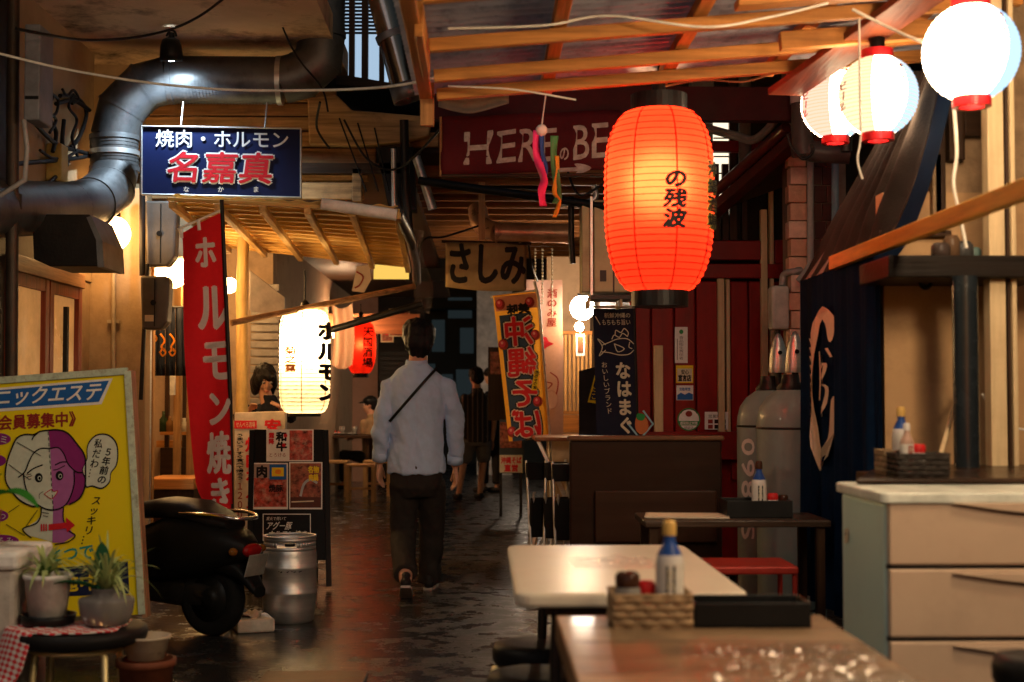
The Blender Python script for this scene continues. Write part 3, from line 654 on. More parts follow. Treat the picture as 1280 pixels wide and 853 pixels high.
# =================================================================== TIMBER CANOPY
tc = thing('timber_canopy', 'orange timber lean-to canopy with corrugated plastic roof above the tables', 'canopy', (.8, 5.7, 2.5))
def beam_pts(x0, x1, Y, z0, m=.085): return V((x0, Y, z0)), V((x1, Y, z0 + m*(x1-x0)))
zc = 2.545
def cz(x): return zc + .085*(x+.2)
BEAMY = (4.55, 5.2, 5.7, 6.05)
for Y in BEAMY:
    MB().bar(V((-.20, Y, cz(-.2))), V((2.0, Y, cz(2.0))), .04, .05).build('beam', M_orange_wood, tc, .004)
for x in (.28, .80, 1.28, 1.72):
    p, q = V((x, 4.2, cz(x)+.049)), V((x, 6.35, cz(x)+.049)); MB().bar(p, q, .055, .045).build('rafter', M_orange_wood_y, tc, .004)
MB().bar(V((-.25, 4.2, cz(-.25)+.02)), V((-.25, 6.2, cz(-.25)+.02)), .055, .03).build('edge_board', M_orange_wood_y, tc, .004)
MB().bar(V((-.225, 4.9, cz(-.22)+.03)), V((-.225, 5.55, cz(-.22)+.03)), .03, .14).build('edge_board', M_orange_wood_y, tc, .004)
MB().box((-.275, 6.14, 2.43), (-.215, 6.18, 2.64)).build('edge_board', M_orange_wood_z, tc, .004)
MB().bar(V((.9, 5.0, cz(.9)+.01)), V((1.9, 5.0, cz(1.9)+.01)), .09, .03).build('beam', M_orange_wood, tc, .004)
MB().bar(V((1.15, 5.45, cz(1.15)-.03)), V((2.0, 5.45, cz(2.0)-.03)), .05, .07).build('beam', M_orange_wood, tc, .004)
MB().bar(V((1.62, 4.4, cz(1.62)-.02)), V((1.35, 6.3, cz(1.35)-.06)), .16, .03).build('board', wood('red_board', (.20, .05, .02), 1), tc, .004)
M_corr = mat('stained_corrugated_sheet', (.52, .50, .55), .3, 0, .3, 5, .1, 60, dirt=.95, dcol=(.03, .025, .03), dscale=16)
_n = M_corr.node_tree; _t = _n.nodes.new('ShaderNodeBsdfTranslucent'); _t.inputs[0].default_value = (.60, .58, .62, 1); _x = _n.nodes.new('ShaderNodeMixShader'); _x.inputs[0].default_value = .5
_n.links.new(_n.nodes['Principled BSDF'].outputs[0], _x.inputs[1]); _n.links.new(_t.outputs[0], _x.inputs[2]); _n.links.new(_x.outputs[0], _n.nodes['Material Output'].inputs[0])
def corr(u, v):
    x = -.31 + 2.5*u; y = 4.0 + 2.42*v
    return V((x, y, cz(x) + .085 + .010*math.sin(2*math.pi*y/.076)))
MB().grid(corr, 6, 330).build('corrugated_sheet', M_corr, tc)
# long dark roof over the far alley; added upper covers block the sky
ar = thing('arcade_roof', 'dark boarded roof with close joists over the far part of the alley', 'roof', (.5, 12, 2.8))
M_joist = wood('joist_wood', (.26, .11, .04), 0, .6)
for i in range(15):
    Y = 9.9 + i*.42; zz = 2.80 + .0*i
    MB().box((-.62, Y, zz), (1.5, Y+.05, zz+.07)).build('joist', M_joist, ar, .004)
for x in (-.02, .95): MB().box((x, 9.8, 2.878), (x+.06, 16.2, 2.95)).build('rafter', M_joist, ar)
MB().box((-.5, 9.75, 2.93), (1.7, 16.4, 2.96)).build('boarding', M_dark_wood, ar)
MB().box((-3.6, 9.95, 4.4), (5, 27.5, 4.5)).build('added_sky_cover', M_darkwall, ar)  # cover added above the joists to block the sky
MB().box((.55, 6.5, 3.75), (5, 9.94, 3.85)).build('added_sky_cover', M_darkwall, ar)  # second added cover, keeps sky light out on the right
MB().box((-.9, 16.5, 2.6), (3, 16.6, 4.4)).build('gable', M_darkwall, ar)
MB().box((X_(598, 9.9), 9.86, Z_(300, 9.86)), (X_(606, 9.9), 9.9, Z_(228, 9.86))).build('post', M_orange_wood_z, ar)
for i in range(6):
    MB().pbox(516+i*10.5, 268, 521+i*10.5, 290, 16.45, .02).build('sky_slit', emit('evening_sky_pane', (.36, .50, .66), .55), ar)
MB().pbox(517, 215, 530, 252, 12.0, .02).build('sky_slit', emit('evening_sky_pane', (.36, .50, .66), .55), ar)
# dark red fascia with the beer banner
hb = thing('beer_banner', 'dark red banner with hand painted white HERE BE and an arrow', 'banner', P(655, 220, 8.0))
M_rb = mat('dark_red_cloth', (.075, .006, .007), .75, 0, .2, 6, .2, 90, dirt=.25)
sf = Surf(P(655, 180, 8.0), (0, -1, 0), lambda x, y: .012*math.sin(x*.07)+.008*math.sin(y*.11+x*.02), .004)
MB().grid(lambda u, v: sf(551+225*u, 147-10*u+(73)*v+2*u*v), 40, 10).build('cloth', M_rb, hb, 0, .004)
K_chalk = mat('worn_white_paint', (.42, .34, .28), .7, 0, .3, 20, .1, dirt=.5, dcol=(.2, .04, .04), dscale=22)
pr = Print(sf)
for wd, q in (('H',((581,166),(616,163),(614,204),(580,206))),('E',((622,165),(645,162),(644,202),(621,204))),('R',((650,163),(672,160),(672,201),(648,203))),('E',((676,162),(696,160),(696,200),(676,202))),('B',((717,158),(736,157),(736,198),(717,200))),('E',((740,156),(760,154),(760,196),(740,198)))): pr.latin(wd, q, K_chalk, 1, .022)
pr.text('の', [(699,182),(712,181),(712,201),(699,202)], K_chalk, 1, .03)
pr.line([(692,213),(722,212)], 5, K_chalk); pr.poly(sm2([(718,205),(730,206),(739,211),(728,217),(716,220),(723,213)], 3), K_chalk, 1)
pr.build(hb)
for x in (551,): MB().tube([sf(x, 147), sf(x, 221)], .008, 6).build('edge_rod', M_orange_wood_z, hb)
MB().tube([sf(552, 221, 3), sf(776, 219, 3)], .012, 6).build('bottom_rod', M_dark_wood, hb)
rf = single(MB().pbox(534, 108, 1000, 150, 8.1, .08), 'fascia_board', mat('maroon_board', (.05, .006, .006), .55, dirt=.3), 'dark maroon board spanning the alley above the beer banner', 'board')
tp = single(MB().grid(lambda u, v: P(548+88*u, 118+(20-12*abs(u-.45)**1.2)*v+4*math.sin(u*4), 7.9+.06*math.sin(v*3)), 12, 5), 'tarpaulin', mat('dirty_tarpaulin', (.26, .20, .13), .6, dirt=.4), 'crumpled brownish tarpaulin bunched above the beer banner', 'tarpaulin', None, 0, .005)
# ribbons
rb = thing('ribbon_streamer', 'bunch of pink, blue and green ribbons hanging before the red banner', 'streamer', P(683, 270, 7.0))
for m, pts, wd in ((ink('pink_ribbon', (.75, .05, .22)), [(672,163),(670,185),(674,205),(680,225),(677,240),(679,258)], 5.5), (ink('blue_ribbon', (.03, .08, .30)), [(677,165),(678,190),(682,210),(681,222)], 3.2), (ink('green_ribbon', (.08, .30, .10)), [(693,170),(692,195),(695,220),(698,245),(694,255)], 5), (ink('yellow_ribbon', (.70, .45, .05)), [(696,195),(697,215),(693,240),(699,252),(693,272)], 3)):
    c = smooth_pts([P(x, y, 7.0) for x, y in pts], 5); w_ = wd/S(7.0)
    vs = []
    for i, p in enumerate(c):
        a = .7*math.sin(i*.35); d = V((math.cos(a), math.sin(a), 0))*w_
        vs += [p-d, p+d]
    MB().add(vs, [(2*i, 2*i+1, 2*i+3, 2*i+2) for i in range(len(c)-1)], True).build('ribbon', m, rb, 0, .002)
MB().tube([P(683, 112, 7.0), P(676, 165, 7.0)], .004, 5).build('cord', M_wcable, rb)
MB().ball(P(677, 163, 7.0), .03, 8).build('knot', M_wcable, rb)
# copper coloured duct
cdm = mat('coppery_duct', (.62, .38, .26), .3, .5, .2, 4, .08, 20, dirt=.35, dcol=(.08, .03, .015))
cdu = thing('vent_duct', 'shiny coppery vent pipe with an elbow under the far roof', 'duct', P(650, 300, 11.0))
MB().tube([P(*p) for p in ((597,262,11.2),(599,276,11.1),(607,286,11.05),(620,290,11.0))], .076, 20).build('elbow', cdm, cdu)
MB().tube([P(620,290,11.0), P(709,292,11.0)], .076, 20).build('pipe', cdm, cdu)
for x in (620, 650, 680, 709): MB().tube([P(x-1.5,290.5+(x-620)*.02,11.0), P(x+1.5,290.5+(x-620)*.02,11.0)], .081, 20).build('band', cdm, cdu)
single(MB().tube([P(524,226,9.3), P(762,259,9.0)], .028, 10), 'black_pipe', M_black, 'long black pipe crossing the alley above the beige sashimi cloth', 'pipe')
single(MB().tube([P(520,196,9.4), P(541,262,9.4)], .03, 12), 'downpipe', M_steel, 'short shiny pipe left of the black crossing pipe', 'pipe')
single(MB().prism([P(x, y, 9.5) for x, y in ((470,184),(516,184),(520,262),(486,262))], (0, .2, 0)), 'hanging_tarpaulin', M_darkwall, 'dark sheet hanging between the plank wall and the red banner', 'tarpaulin')
# cables
cable('wire', 'taut white wire running across the alley in front of the duct', [(-60,52,6.4),(60,82,6.5),(140,97,6.5),(215,107,6.5),(300,113,6.5),(400,113,6.5),(470,110,6.3),(520,103,6.0),(560,92,6.0)], .006, M_wcable)
cable('wire', 'black cable sagging below the peeling ceiling', [(20,36,6.6),(60,44,6.8),(105,50,7.2),(160,48,7.6),(210,38,7.8),(250,20,7.8),(290,-10,7.8)], .008, M_cable)
cable('wire', 'thin dark wire dropping past the duct elbow', [(344,-10,8.6),(352,30,8.6),(372,72,8.6),(402,110,8.6),(410,140,8.6)], .006, M_cable)
cable('wire', 'white cable looping along the canopy beams', [(560,108,5.9),(640,112,5.9),(720,125,5.9)], .004, M_wcable)
cable('wire', 'pale cord sagging under the front canopy beam', [(560,36,5.1),(680,32,5.1),(760,20,5.1),(880,34,5.0),(960,22,5.0),(1035,4,5.0)], .005, M_wcable)
cable('wire', 'white lead running up to the biggest round lantern', [(1066,12,4.9),(1110,34,4.8),(1156,52,4.6),(1170,30,4.5)], .006, M_wcable)
cable('wire', 'cream lead hanging below the biggest round lantern', [(1192,128,4.6),(1196,190,4.6),(1192,230,4.6),(1200,270,4.6),(1208,310,4.6)], .006, M_wcable)
cable('wire', 'thin cord hanging in front of the middle round lantern', [(1074,20,5.2),(1075,120,5.2),(1076,170,5.2),(1072,200,5.2),(1078,224,5.2)], .004, M_wcable)
cable('wire', 'brown cable drooping under the rear canopy beam behind the red lantern', [(830,108,6.3),(880,100,6.3),(930,102,6.3),(980,88,6.3),(1020,86,6.3)], .005, mat('brown_cable', (.25, .10, .04), .5))
for i, pts in enumerate(([(62,115),(58,140),(70,165),(66,190)],[(75,120),(95,122),(108,140),(100,170),(88,185)],[(70,130),(92,126),(112,138)],[(80,150),(78,180),(84,205),(60,230)],[(40,150),(70,180),(110,195),(20,205)])):
    fpts = [(x, y, min(8.95, 1778*2.49/(604-x))) for x, y in pts]
    cable('cable_loop', ('loop of black cable on the cream wall left of the duct', 'thick black cable arching beside the duct bend', 'short black cable clipped above the duct bend', 'drooping black cable below the grey switch box', 'long slack cable over the sooty duct')[i], fpts, .013, M_cable, 'cable', 8)
single(MB().tube([P(30,150,6.9), P(34,185,6.9), P(31,225,6.9), P(0,245,6.9)], .012, 8), 'hose', mat('grey_hose', (.30, .28, .27), .5), 'pale grey hose hanging by the pipe post', 'hose')
# clip lamp
sl = thing('clip_lamp', 'black clip lamp shining bluish white light onto the duct and blue sign', 'lamp', P(215, 84, 8.62))
lp = P(214, 66, 8.62)
MB().lathe([(.02,.09),(.05,.075),(.062,.04),(.066,0),(.07,-.05)], lp, 20, True, Euler((R(12),0,0)).to_matrix(), False).build('lamp_shade', M_black, sl, 0, .004)
MB().tube([lp+V((0,0,.08)), lp+V((0,.01,.12))], .02, 10).build('socket', M_black, sl)
MB().tube(smooth_pts([lp+V((-.03,0,.1)), lp+V((-.01,0,.135)), lp+V((.02,0,.13)), lp+V((.03,0,.1))], 4), .007, 6).build('clip', M_black, sl)
MB().ball(lp+V((0,.0,-.02)), .034, 12).build('bulb', emit('cold_led', (.62, .82, 1), 40), sl)
sp = bpy.data.lights.new('beam', 'SPOT'); sp.energy = 55; sp.color = (.62, .82, 1); sp.spot_size = R(120); sp.spot_blend = .7; sp.shadow_soft_size = .03
so_ = bpy.data.objects.new('beam', sp); COL.objects.link(so_); so_.parent = sl; so_.location = lp + V((0, .0, -.075)) - sl.location; so_.rotation_euler = (R(30), 0, 0)
for i, pts in enumerate(([(60,108),(66,122),(58,136),(70,150),(62,166)],[(92,118),(86,134),(96,150),(90,172),(97,196)],[(50,188),(66,198),(84,196),(98,188)],[(78,112),(84,120),(92,113),(98,124),(90,130)],[(52,130),(60,118),(72,124),(70,142),(58,146)])):
    cable('cable_loop', ('thin cable zigzagging beside the grey switch box','thin cable dropping to the sooty duct','short slack cable just above the sooty duct','small cable coil high on the facade','oval cable coil near the pipe post')[i], [(x, y, min(8.95, 1778*2.48/(604-x))) for x, y in pts], .009, M_cable, 'cable', 6)
jb = single(MB().obox(V((-2.50, 8.35, 2.62)), (.09, .14, .22)), 'junction_box', mat('yellowed_box', (.42,.28,.08), .5, dirt=.3), 'small yellowed junction box among the cables on the facade', 'electric box', None, .008)
# =================================================================== SIGNS AND BANNERS
# blue sign
bs = thing('shop_sign', 'dark blue restaurant sign with white and red lettering on the duct', 'sign', P(276, 247, 8.75))
q = [(177,158),(376,161),(376,247),(177,243)]
Ms_ = mat('blue_sign_face', (.006, .012, .06), .5, 0, .1, 3, .02, spec=.15)
MB().prism([P(x, y, 8.75) for x, y in q], (0, .06, 0)).build('board', Ms_, bs, .004)
fr = MB()
for a, b_ in zip(q, q[1:]+q[:1]): fr.tube([P(*a, 8.744), P(*b_, 8.744)], .006, 6)
fr.build('frame', M_steel, bs)
for x in (226, 331): MB().tube([P(x, 160, 8.78), P(x+3, 128, 8.85)], .005, 6).build('hanging_wire', M_steel, bs)
pr = Print(Surf(P(276, 200, 8.747)))
pr.text('焼肉・ホルモン', [(194,161),(362,163),(362,187),(194,185)], K_white, 1, .012)
qq = [(208,188),(343,190),(343,232),(208,229)]
pr.text('名嘉真', qq, K_white, 1, .06, False, .12); pr.text('名嘉真', qq, K_red, 2, .018, False, .12)
for ch, x in (('な',233),('か',276),('ま',320)): pr.text(ch, [(x-4,233),(x+4,233),(x+4,241),(x-4,241)], K_white, 1, .02)
pr.build(bs)
# red flag
fg = thing('nobori_flag', 'tall red banner flag with white lettering on a black pole', 'flag', V((P(282, 300, 8.0).x, 8.0, 0)))
M_flag = paper('red_flag_cloth', (.46, .014, .02), .35)
def fw_(x, y): return .018*math.sin((y-265)*.018+x*.05) + .012*math.sin(x*.12+y*.01)
sf = Surf(P(258, 450, 8.02), (.0, -1, 0), fw_, .004)
L0 = smooth_pts([V((227,291,0)),V((229,340,0)),V((231,420,0)),V((235,500,0)),V((240,570,0)),V((246,612,0)),V((262,640,0))], 6)
L1 = smooth_pts([V((277,266,0)),V((280,340,0)),V((284,420,0)),V((287,500,0)),V((290,570,0)),V((291,620,0)),V((291,662,0))], 6)
n_ = len(L0)-1
def ff(u, v):
    i = min(n_-1, int(v*n_)); f = v*n_-i; a = L0[i].lerp(L0[i+1], f); b_ = L1[i].lerp(L1[i+1], f); p = a.lerp(b_, u); return p
MB().grid(lambda u, v: sf(ff(u, v).x, ff(u, v).y), 10, 50).build('cloth', M_flag, fg)
MB().tube([P(277, 250, 8.02), P(288, 500, 8.02), V((P(292,700,8.02).x, 8.02, 0))], .012, 8).build('pole', M_black, fg)
MB().tube([P(222, 287, 8.02), P(279, 262, 8.02)], .007, 6).build('crossbar', M_wcable, fg)
for x, y in ((226,290),(248,280)): MB().tube([P(x, y-4, 8.0), P(x+1, y+8, 8.0)], .01, 6).build('loop', K_white, fg)
MB().lathe([(.30*.5,0),(.15,.05),(.05,.09),(.02,.2)], V((fg.location.x+.02, 8.02, 0)), 16).build('base', M_black, fg)
pr = Print(sf)
K_fl = paper('white_flag_print', (.80, .74, .70), .35)
for ch, y0, y1, x0, x1 in (('ホ',296,338,243,270),('ル',352,418,246,284),('モ',420,480,250,287),('ン',486,536,256,289),('焼',540,594,257,288),('き',596,644,260,290)):
    pr.text(ch, [(x0,y0),(x1,y0-4),(x1+2,y1),(x0+2,y1)], K_fl, 1, .05, True)
pr.build(fg)
# white tall menu board behind the A frame
mbd = thing('menu_board', 'white standing signboard with red lettering half hidden behind the blackboard', 'sign', V((X_(325,10.4), 10.4, 0)))
MB().prism([P(x, y, 10.4) for x, y in ((293,516),(357,514),(357,668),(293,668))], (0, .08, 0)).build('panel', mat('lit_panel', (.60, .50, .42), .4, dirt=.1), mbd, .006)
for x in (298, 350): MB().box((X_(x,10.4), 10.41, 0), (X_(x,10.4)+.03, 10.46, Z_(660,10.4))).build('leg', M_dmetal, mbd)
pr = Print(Surf(P(325, 590, 10.395)))
pr.quad(rect(293,526,321,536), K_red); pr.text('せんべろ酒場', rect(295,527,319,535), K_cream, 2)
pr.text('安', rect(330,524,352,540), K_red, 1, .04); pr.text('焼肉ホルモン', rect(306,546,330,664), K_red, 1, .03, True)
pr.text('うまいっ！すぐ食べて帰ろう', rect(295,542,305,600), K_black, 1, .02, True); pr.text('１２００円', rect(295,602,305,660), K_maroon, 1, .02, True)
pr.build(mbd)
# blackboard A frame
ab_ = thing('menu_easel', 'black A frame menu board with meat photographs beside the steel keg', 'easel', V((X_(362,9.4), 9.4, 0)))
M_bb = mat('blackboard', (.005, .005, .005), .5, 0, .2, 12, .05)
T0 = [(320,536),(406,536),(411,733),(311,733)]
pA = P(362, 536, 9.62); pB = V((X_(362,9.32), 9.32, 0))
nrm = (pB-pA).cross(V((1,0,0))).normalized()
if nrm.y > 0: nrm = -nrm
sfA = Surf(pB, nrm, None, .0025)
MB().prism([sfA(x, y) for x, y in ((318,537),(405,537),(411,700),(312,700))], -nrm*.02).build('front_panel', M_bb, ab_, .003)
for x0, x1 in ((313,311),(405,411)):
    MB().bar(sfA(x0+2, 538, -2), sfA(x1, 733, -2), .035, .03).build('leg', M_bb, ab_, .003)
for x in (328, 396): MB().bar(P(x, 540, 9.66), V((X_(x,9.95), 9.95, 0)), .03, .02).build('leg', M_bb, ab_)
mp = MB().prism([P(x, y, 9.68) for x, y in ((320,540),(404,540),(404,690),(318,690))], (0, .25, -.0)) if 0 else None
pr = Print(sfA)
M_meat = mat('meat_print', (.40, .07, .05), .4, 0, .9, 26, .0, dirt=.6, dcol=(.60, .42, .32), dscale=20)
M_meat2 = mat('grill_print', (.26, .07, .04), .4, 0, .9, 30, .0, dirt=.7, dcol=(.45, .20, .10), dscale=24)
pr.quad(rect(333,537,392,577), K_white, 1); pr.quad(rect(362,538.5,390.5,575.5), M_meat, 2)
pr.text('霜降', rect(336,541,343,556), K_red, 2, .05, True); pr.text('和牛', rect(345,540,359,565), K_black, 2, .05, True); pr.text('とろける', rect(336,566,358,572), K_maroon, 2)
for x, y in ((357,545),(355,557)): pr.ell(x, y, 2.4, 2.4, K_red, 3, 10)
pr.quad(rect(316,579,360,637), K_white, 1); pr.quad(rect(317.5,598,358.5,634), M_meat, 2); pr.quad(rect(317.5,580.5,358.5,598), ink('pale_card', (.40, .28, .24)), 2)
pr.text('肉', rect(320,582,335,598), K_black, 3, .05); pr.quad(rect(337,581,358,600), K_blue, 3); pr.quad(rect(340,585,355,596), K_yellow, 4); pr.ell(348, 590.5, 4, 3, K_orange, 5); pr.text('焼豚', rect(336,606,354,616), K_black, 4, .03)
pr.quad(rect(361.5,578,403,637), K_white, 1); pr.quad(rect(363,579.5,401.5,635), M_meat2, 2); pr.text('名物', rect(385,583,399,592), K_yellow, 3, .06); pr.text('肉鍋', rect(386,593,398,602), K_yellow, 3, .06)
pr.line(sm2([(376,620),(380,606),(388,600),(396,604)], 4, False), 3, ink('bowl_ink', (.45, .47, .5)), 3); pr.quad(rect(363,622,401.5,635), ink('brown_print', (.09, .03, .02)), 3); pr.line([(365,628),(392,627)], 1.5, K_cream, 4)
pr.line([(329,643),(388,643),(388,676),(329,676),(329,643)], 1, K_white, 1)
pr.text('炭火で焼いて', rect(333,646,358,651), K_white, 1, 0, False, .3); pr.text('アグー豚', rect(333,652,365,663), K_white, 1, .015, False, .4); pr.text('ホルモン焼き', rect(335,663,384,674), K_white, 1, .015, False, .4)
pr.build(ab_)
# keg
kg = thing('beer_keg', 'steel beer keg standing on the wet ground before the menu easel', 'keg', V((X_(363.5,8.05), 8.05, 0)))
kb = kg.location; r = .150
pf = [(.125,0),(.138,.012),(.139,.05),(.144,.06),(r-.004,.075),(r,.095),(r,.15),(r+.006,.158),(r+.006,.172),(r,.18),(r,.29),(r+.006,.298),(r+.006,.312),(r,.32),(r,.37),(r-.004,.395),(.143,.405),(.141,.415)]
MB().lathe(pf, kb, 40).build('body', M_steel, kg)
ring = MB()
nseg = 48
for lo, hi in ((.40,.417),(.448,.472)): ring.lathe([(.141,lo),(.144,lo),(.144,hi),(.141,hi)], kb, nseg, True, None, False)
for k in range(nseg):
    a0, a1 = 2*math.pi*k/nseg, 2*math.pi*(k+1)/nseg; am = math.degrees((a0+a1)/2) % 360
    if any(abs((am-c_+180) % 360-180) < 21 for c_ in (268, 88)): continue
    ring.add([kb+V((.1425*math.cos(a), .1425*math.sin(a), z)) for z in (.417,.448) for a in (a0,a1)], [(0,1,3,2)], True)
ring.lathe([(.1475,.468),(.1475,.478),(.138,.478),(.138,.468)], kb, nseg, True, None, False)
ring.build('top_rim', M_steel, kg, 0, .003)
MB().cyl(kb+V((0,0,.405)), .03, .025, 16).build('valve', M_dmetal, kg)
class KS:
    def __call__(s, px, py, layer=0): return RoundSurf(kb, lambda z: r, .0015)(px, py, layer)
pr = Print(KS()); pr.text('オリオン', [(352,704),(384,704),(384,713),(352,713)], K_black, 1, .03); pr.build(kg)
# polystyrene tray with rag
ps = single(MB().obox(V((X_(318,7.75), 7.75, .035)), (.2, .24, .07), Euler((0,0,R(18))).to_matrix()), 'foam_tray', mat('polystyrene', (.58, .52, .44), .8, dirt=.3), 'low off white foam block on the ground left of the keg', 'foam block', None, .012)
rg = single(MB().grid(lambda u, v: V((X_(312,7.75)-.05+.12*u, 7.68+.14*v, .082+.02*math.sin(u*6)*math.cos(v*5)+.01*math.sin(u*13+v*9))), 10, 10), 'cloth_rag', mat('dirty_rag', (.45, .38, .32), .9, dirt=.4), 'crumpled pale rag lying on the foam block', 'rag', None, 0, .004)
# yellow advertising board -------------------------------------------------
Yy = 7.0
ys = thing('advertising_board', 'bright yellow leaning advertisement board with a drawn two tone face', 'sign', V((X_(90,Yy), Yy, 0)))
BRD = [(-70,481),(160,464),(178,768),(-50,785)]
sfy = Surf(P(90, 600, Yy), V((0, -1, .03)), None, .0016)
M_yl = mat('yellow_board', (.86, .68, .012), .38, 0, .08, 3, .03, dirt=.12, dcol=(.35, .25, .05))
MB().prism([sfy(x, y) for x, y in BRD], -sfy.n*.03).build('panel', M_yl, ys)
Myf = mat('worn_mint_frame', (.52, .60, .46), .5, 0, .2, 20, .2, dirt=.6, dcol=(.22, .14, .08), dscale=30)
e = BRD
for a, b_, w_ in ((e[0],e[1],.03),(e[1],e[2],.03)): MB().bar(sfy(*a, 2), sfy(*b_, 2), .034, .028, up=(0,1,0)).build('frame', Myf, ys, .003)
MB().prism([sfy(x, y, 6) for x, y in ((160,463),(165,463),(184,772),(178,772))], -sfy.n*.085).build('side_board', wood('side_board', (.42, .22, .12), 2), ys, .002)
pr = Print(sfy)
pr.poly([(-70,491),(141,473),(127,505.5),(-60,519)], K_white, 1); pr.poly([(-70,494),(136.5,476),(124,502.5),(-60,515)], K_blue, 2)
pr.text('ソニックエステ', [(-28,486.5),(130,476.5),(127,501),(-30,511)], K_white, 3, .02, False, .18)
pr.text('会員募集中》', [(-2,519),(104,513),(104,533),(-2,539)], K_maroon, 2, .035)
K_w2 = ink('pale_mint_ink', (.62, .66, .54)); K_face = ink('violet_skin_ink', (.42, .13, .36)); K_hair = ink('deep_violet_ink', (.26, .025, .17))
def o2(pts): return [(x/5.02, 530+y/5.02) for x, y in pts]          # from the enlarged view
hairL = o2(sm2([(306,40),(255,48),(215,68),(165,66),(110,90),(75,160),(45,250),(38,350),(75,420),(130,480),(200,515),(250,500),(330,500),(330,300)], 4, False))
pr.poly(hairL, K_w2, 2)
hairR = o2(sm2([(306,40),(370,38),(430,60),(490,130),(535,200),(540,300),(535,400),(500,470),(440,505),(335,500),(330,300)], 4, False)); pr.poly(hairR, K_hair, 3)
faceL = o2(sm2([(318,155),(260,155),(215,185),(185,240),(160,300),(165,400),(200,470),(270,525),(338,540)], 4, False)); pr.poly(faceL, K_w2, 4)
faceR = o2(sm2([(318,155),(370,150),(405,190),(430,250),(470,300),(468,380),(440,470),(400,520),(338,540)], 4, False)); pr.poly(faceR, K_face, 5)
pr.poly(o2([(265,530),(335,545),(340,660),(330,740),(180,700),(145,660),(230,610),(262,570)]), K_w2, 2)
pr.poly(o2([(335,540),(400,525),(402,610),(470,700),(400,745),(330,745)]), K_face, 3)
for ln, wd in (([(306,40),(255,48),(215,68),(165,66),(110,90),(75,160),(45,250),(38,350),(75,420),(130,480),(200,515),(245,515)],1.9),([(306,40),(370,38),(430,60),(490,130),(535,200),(540,300),(535,400),(500,470),(440,505)],1.9),([(240,60),(215,80),(205,100)],1.4),([(318,155),(260,155),(215,185),(185,240),(160,300),(120,335)],1.6),([(318,155),(370,150),(405,190),(430,250),(480,300),(520,305)],1.6),([(150,310),(165,400),(200,470),(270,525),(338,540),(400,520),(440,470),(468,380),(468,300)],1.7),([(262,530),(258,580),(230,625),(145,660),(200,715)],1.5),([(402,525),(402,600),(430,665),(475,700),(430,740),(350,755)],1.5),
    ([(175,310),(215,280),(270,258)],1.6),([(350,258),(390,240),(425,240)],1.6),([(340,290),(365,285),(410,262)],1.1),([(250,470),(252,440),(275,425)],.6)):
    pr.line(o2(sm2(ln, 4, False)), wd, K_black, 6)
for k in range(14): pr.line(o2([(306+k*2.4, 50+k*36), (307+k*2.4, 68+k*36)]), .9, K_black, 7)
for cx, cy in ((247,338),(377,325)):
    x, y = o2([(cx, cy)])[0]; pr.ell(x, y, 4.9, 5.9, K_black, 6); pr.ell(x+1, y+.6, 2.3, 2.9, K_w2, 7); pr.ell(x+1.3, y+.6, 1.5, 2.0, K_black, 8)
pr.poly(o2(sm2([(282,440),(325,412),(342,425),(366,420),(350,450),(325,470)], 3)), K_w2, 6); pr.line(o2(sm2([(282,440),(325,412),(342,425),(366,420),(350,450),(325,470),(282,440)], 3, False)), .9, K_red, 7)
for a in (((170,320),(200,315)),((175,335),(205,325)),((185,350),(200,345)),((270,555),(310,562)),((275,575),(305,582)),((110,115),(260,200)),((60,255),(190,350)),((60,555),(125,510)),((45,630),(160,700)),((170,640),(240,540))): pr.line(o2(a), .8, K_black, 7)
pr.poly(o2([(310,630),(420,618),(418,585),(475,635),(425,680),(420,655),(310,668)]), K_red, 7)
for x in (260, 275, 290): pr.quad(o2([(x,628),(x+9,627),(x+9,672),(x,673)]), K_red, 7)
pr.poly([(x, y) for x, y in o2(sm2([(560,110),(610,65),(680,65),(730,110),(745,180),(735,260),(700,310),(690,370),(640,410),(580,395),(540,400),(535,350),(515,290),(545,220),(545,160)], 4))], K_black, 3)
cx_, cy_ = o2([(632,240)])[0]
pr.poly([(cx_+(x-cx_)*.93, cy_+(y-cy_)*.94) for x, y in o2(sm2([(560,110),(610,65),(680,65),(730,110),(745,180),(735,260),(700,310),(690,370),(640,410),(580,395),(540,400),(535,350),(515,290),(545,220),(545,160)], 4))], K_w2, 4)
pr.text('５年前の', o2([(665,145),(715,150),(665,380),(605,375)]), K_black, 5, .03, True); pr.text('私だわ…', o2([(600,90),(655,95),(605,345),(550,340)]), K_black, 5, .02, True)
pr.text('スッキリ…', o2([(585,450),(645,450),(570,760),(500,760)]), K_black, 2, .02, True)
for x, y, rx in ((-2,549,16),(-4,576,12),(-3,645,14),(2,676,22)): pr.ell(x, y, rx, 7.5, K_purple, 2)
pr.text('シミ', [(-12,544),(11,544),(11,555),(-12,555)], K_w2, 3); pr.text('しわ', [(-13,640),(8,640),(8,650),(-13,650)], K_w2, 3); pr.text('たるみ', [(-16,671),(18,671),(18,681),(-16,681)], K_w2, 3)
pr.text('ひとつで', [(40,686),(118,678),(118,700),(40,706)], ink('teal_ink', (.03, .30, .26)), 2, .03)
pr.poly([(-60,722),(160,702),(162,742),(-60,752)], K_navy, 2); pr.text('ただ今実施中！', [(-50,728),(158,714),(158,736),(-50,748)], K_yellow, 3, .03)
pr.build(ys)
for x in (-20, 150):
    q0 = sfy(x, 760); MB().bar(V((q0.x, Yy+.04, q0.z+.4)), V((q0.x, Yy+.04, 0)), .04, .03).build('leg', M_dmetal, ys)
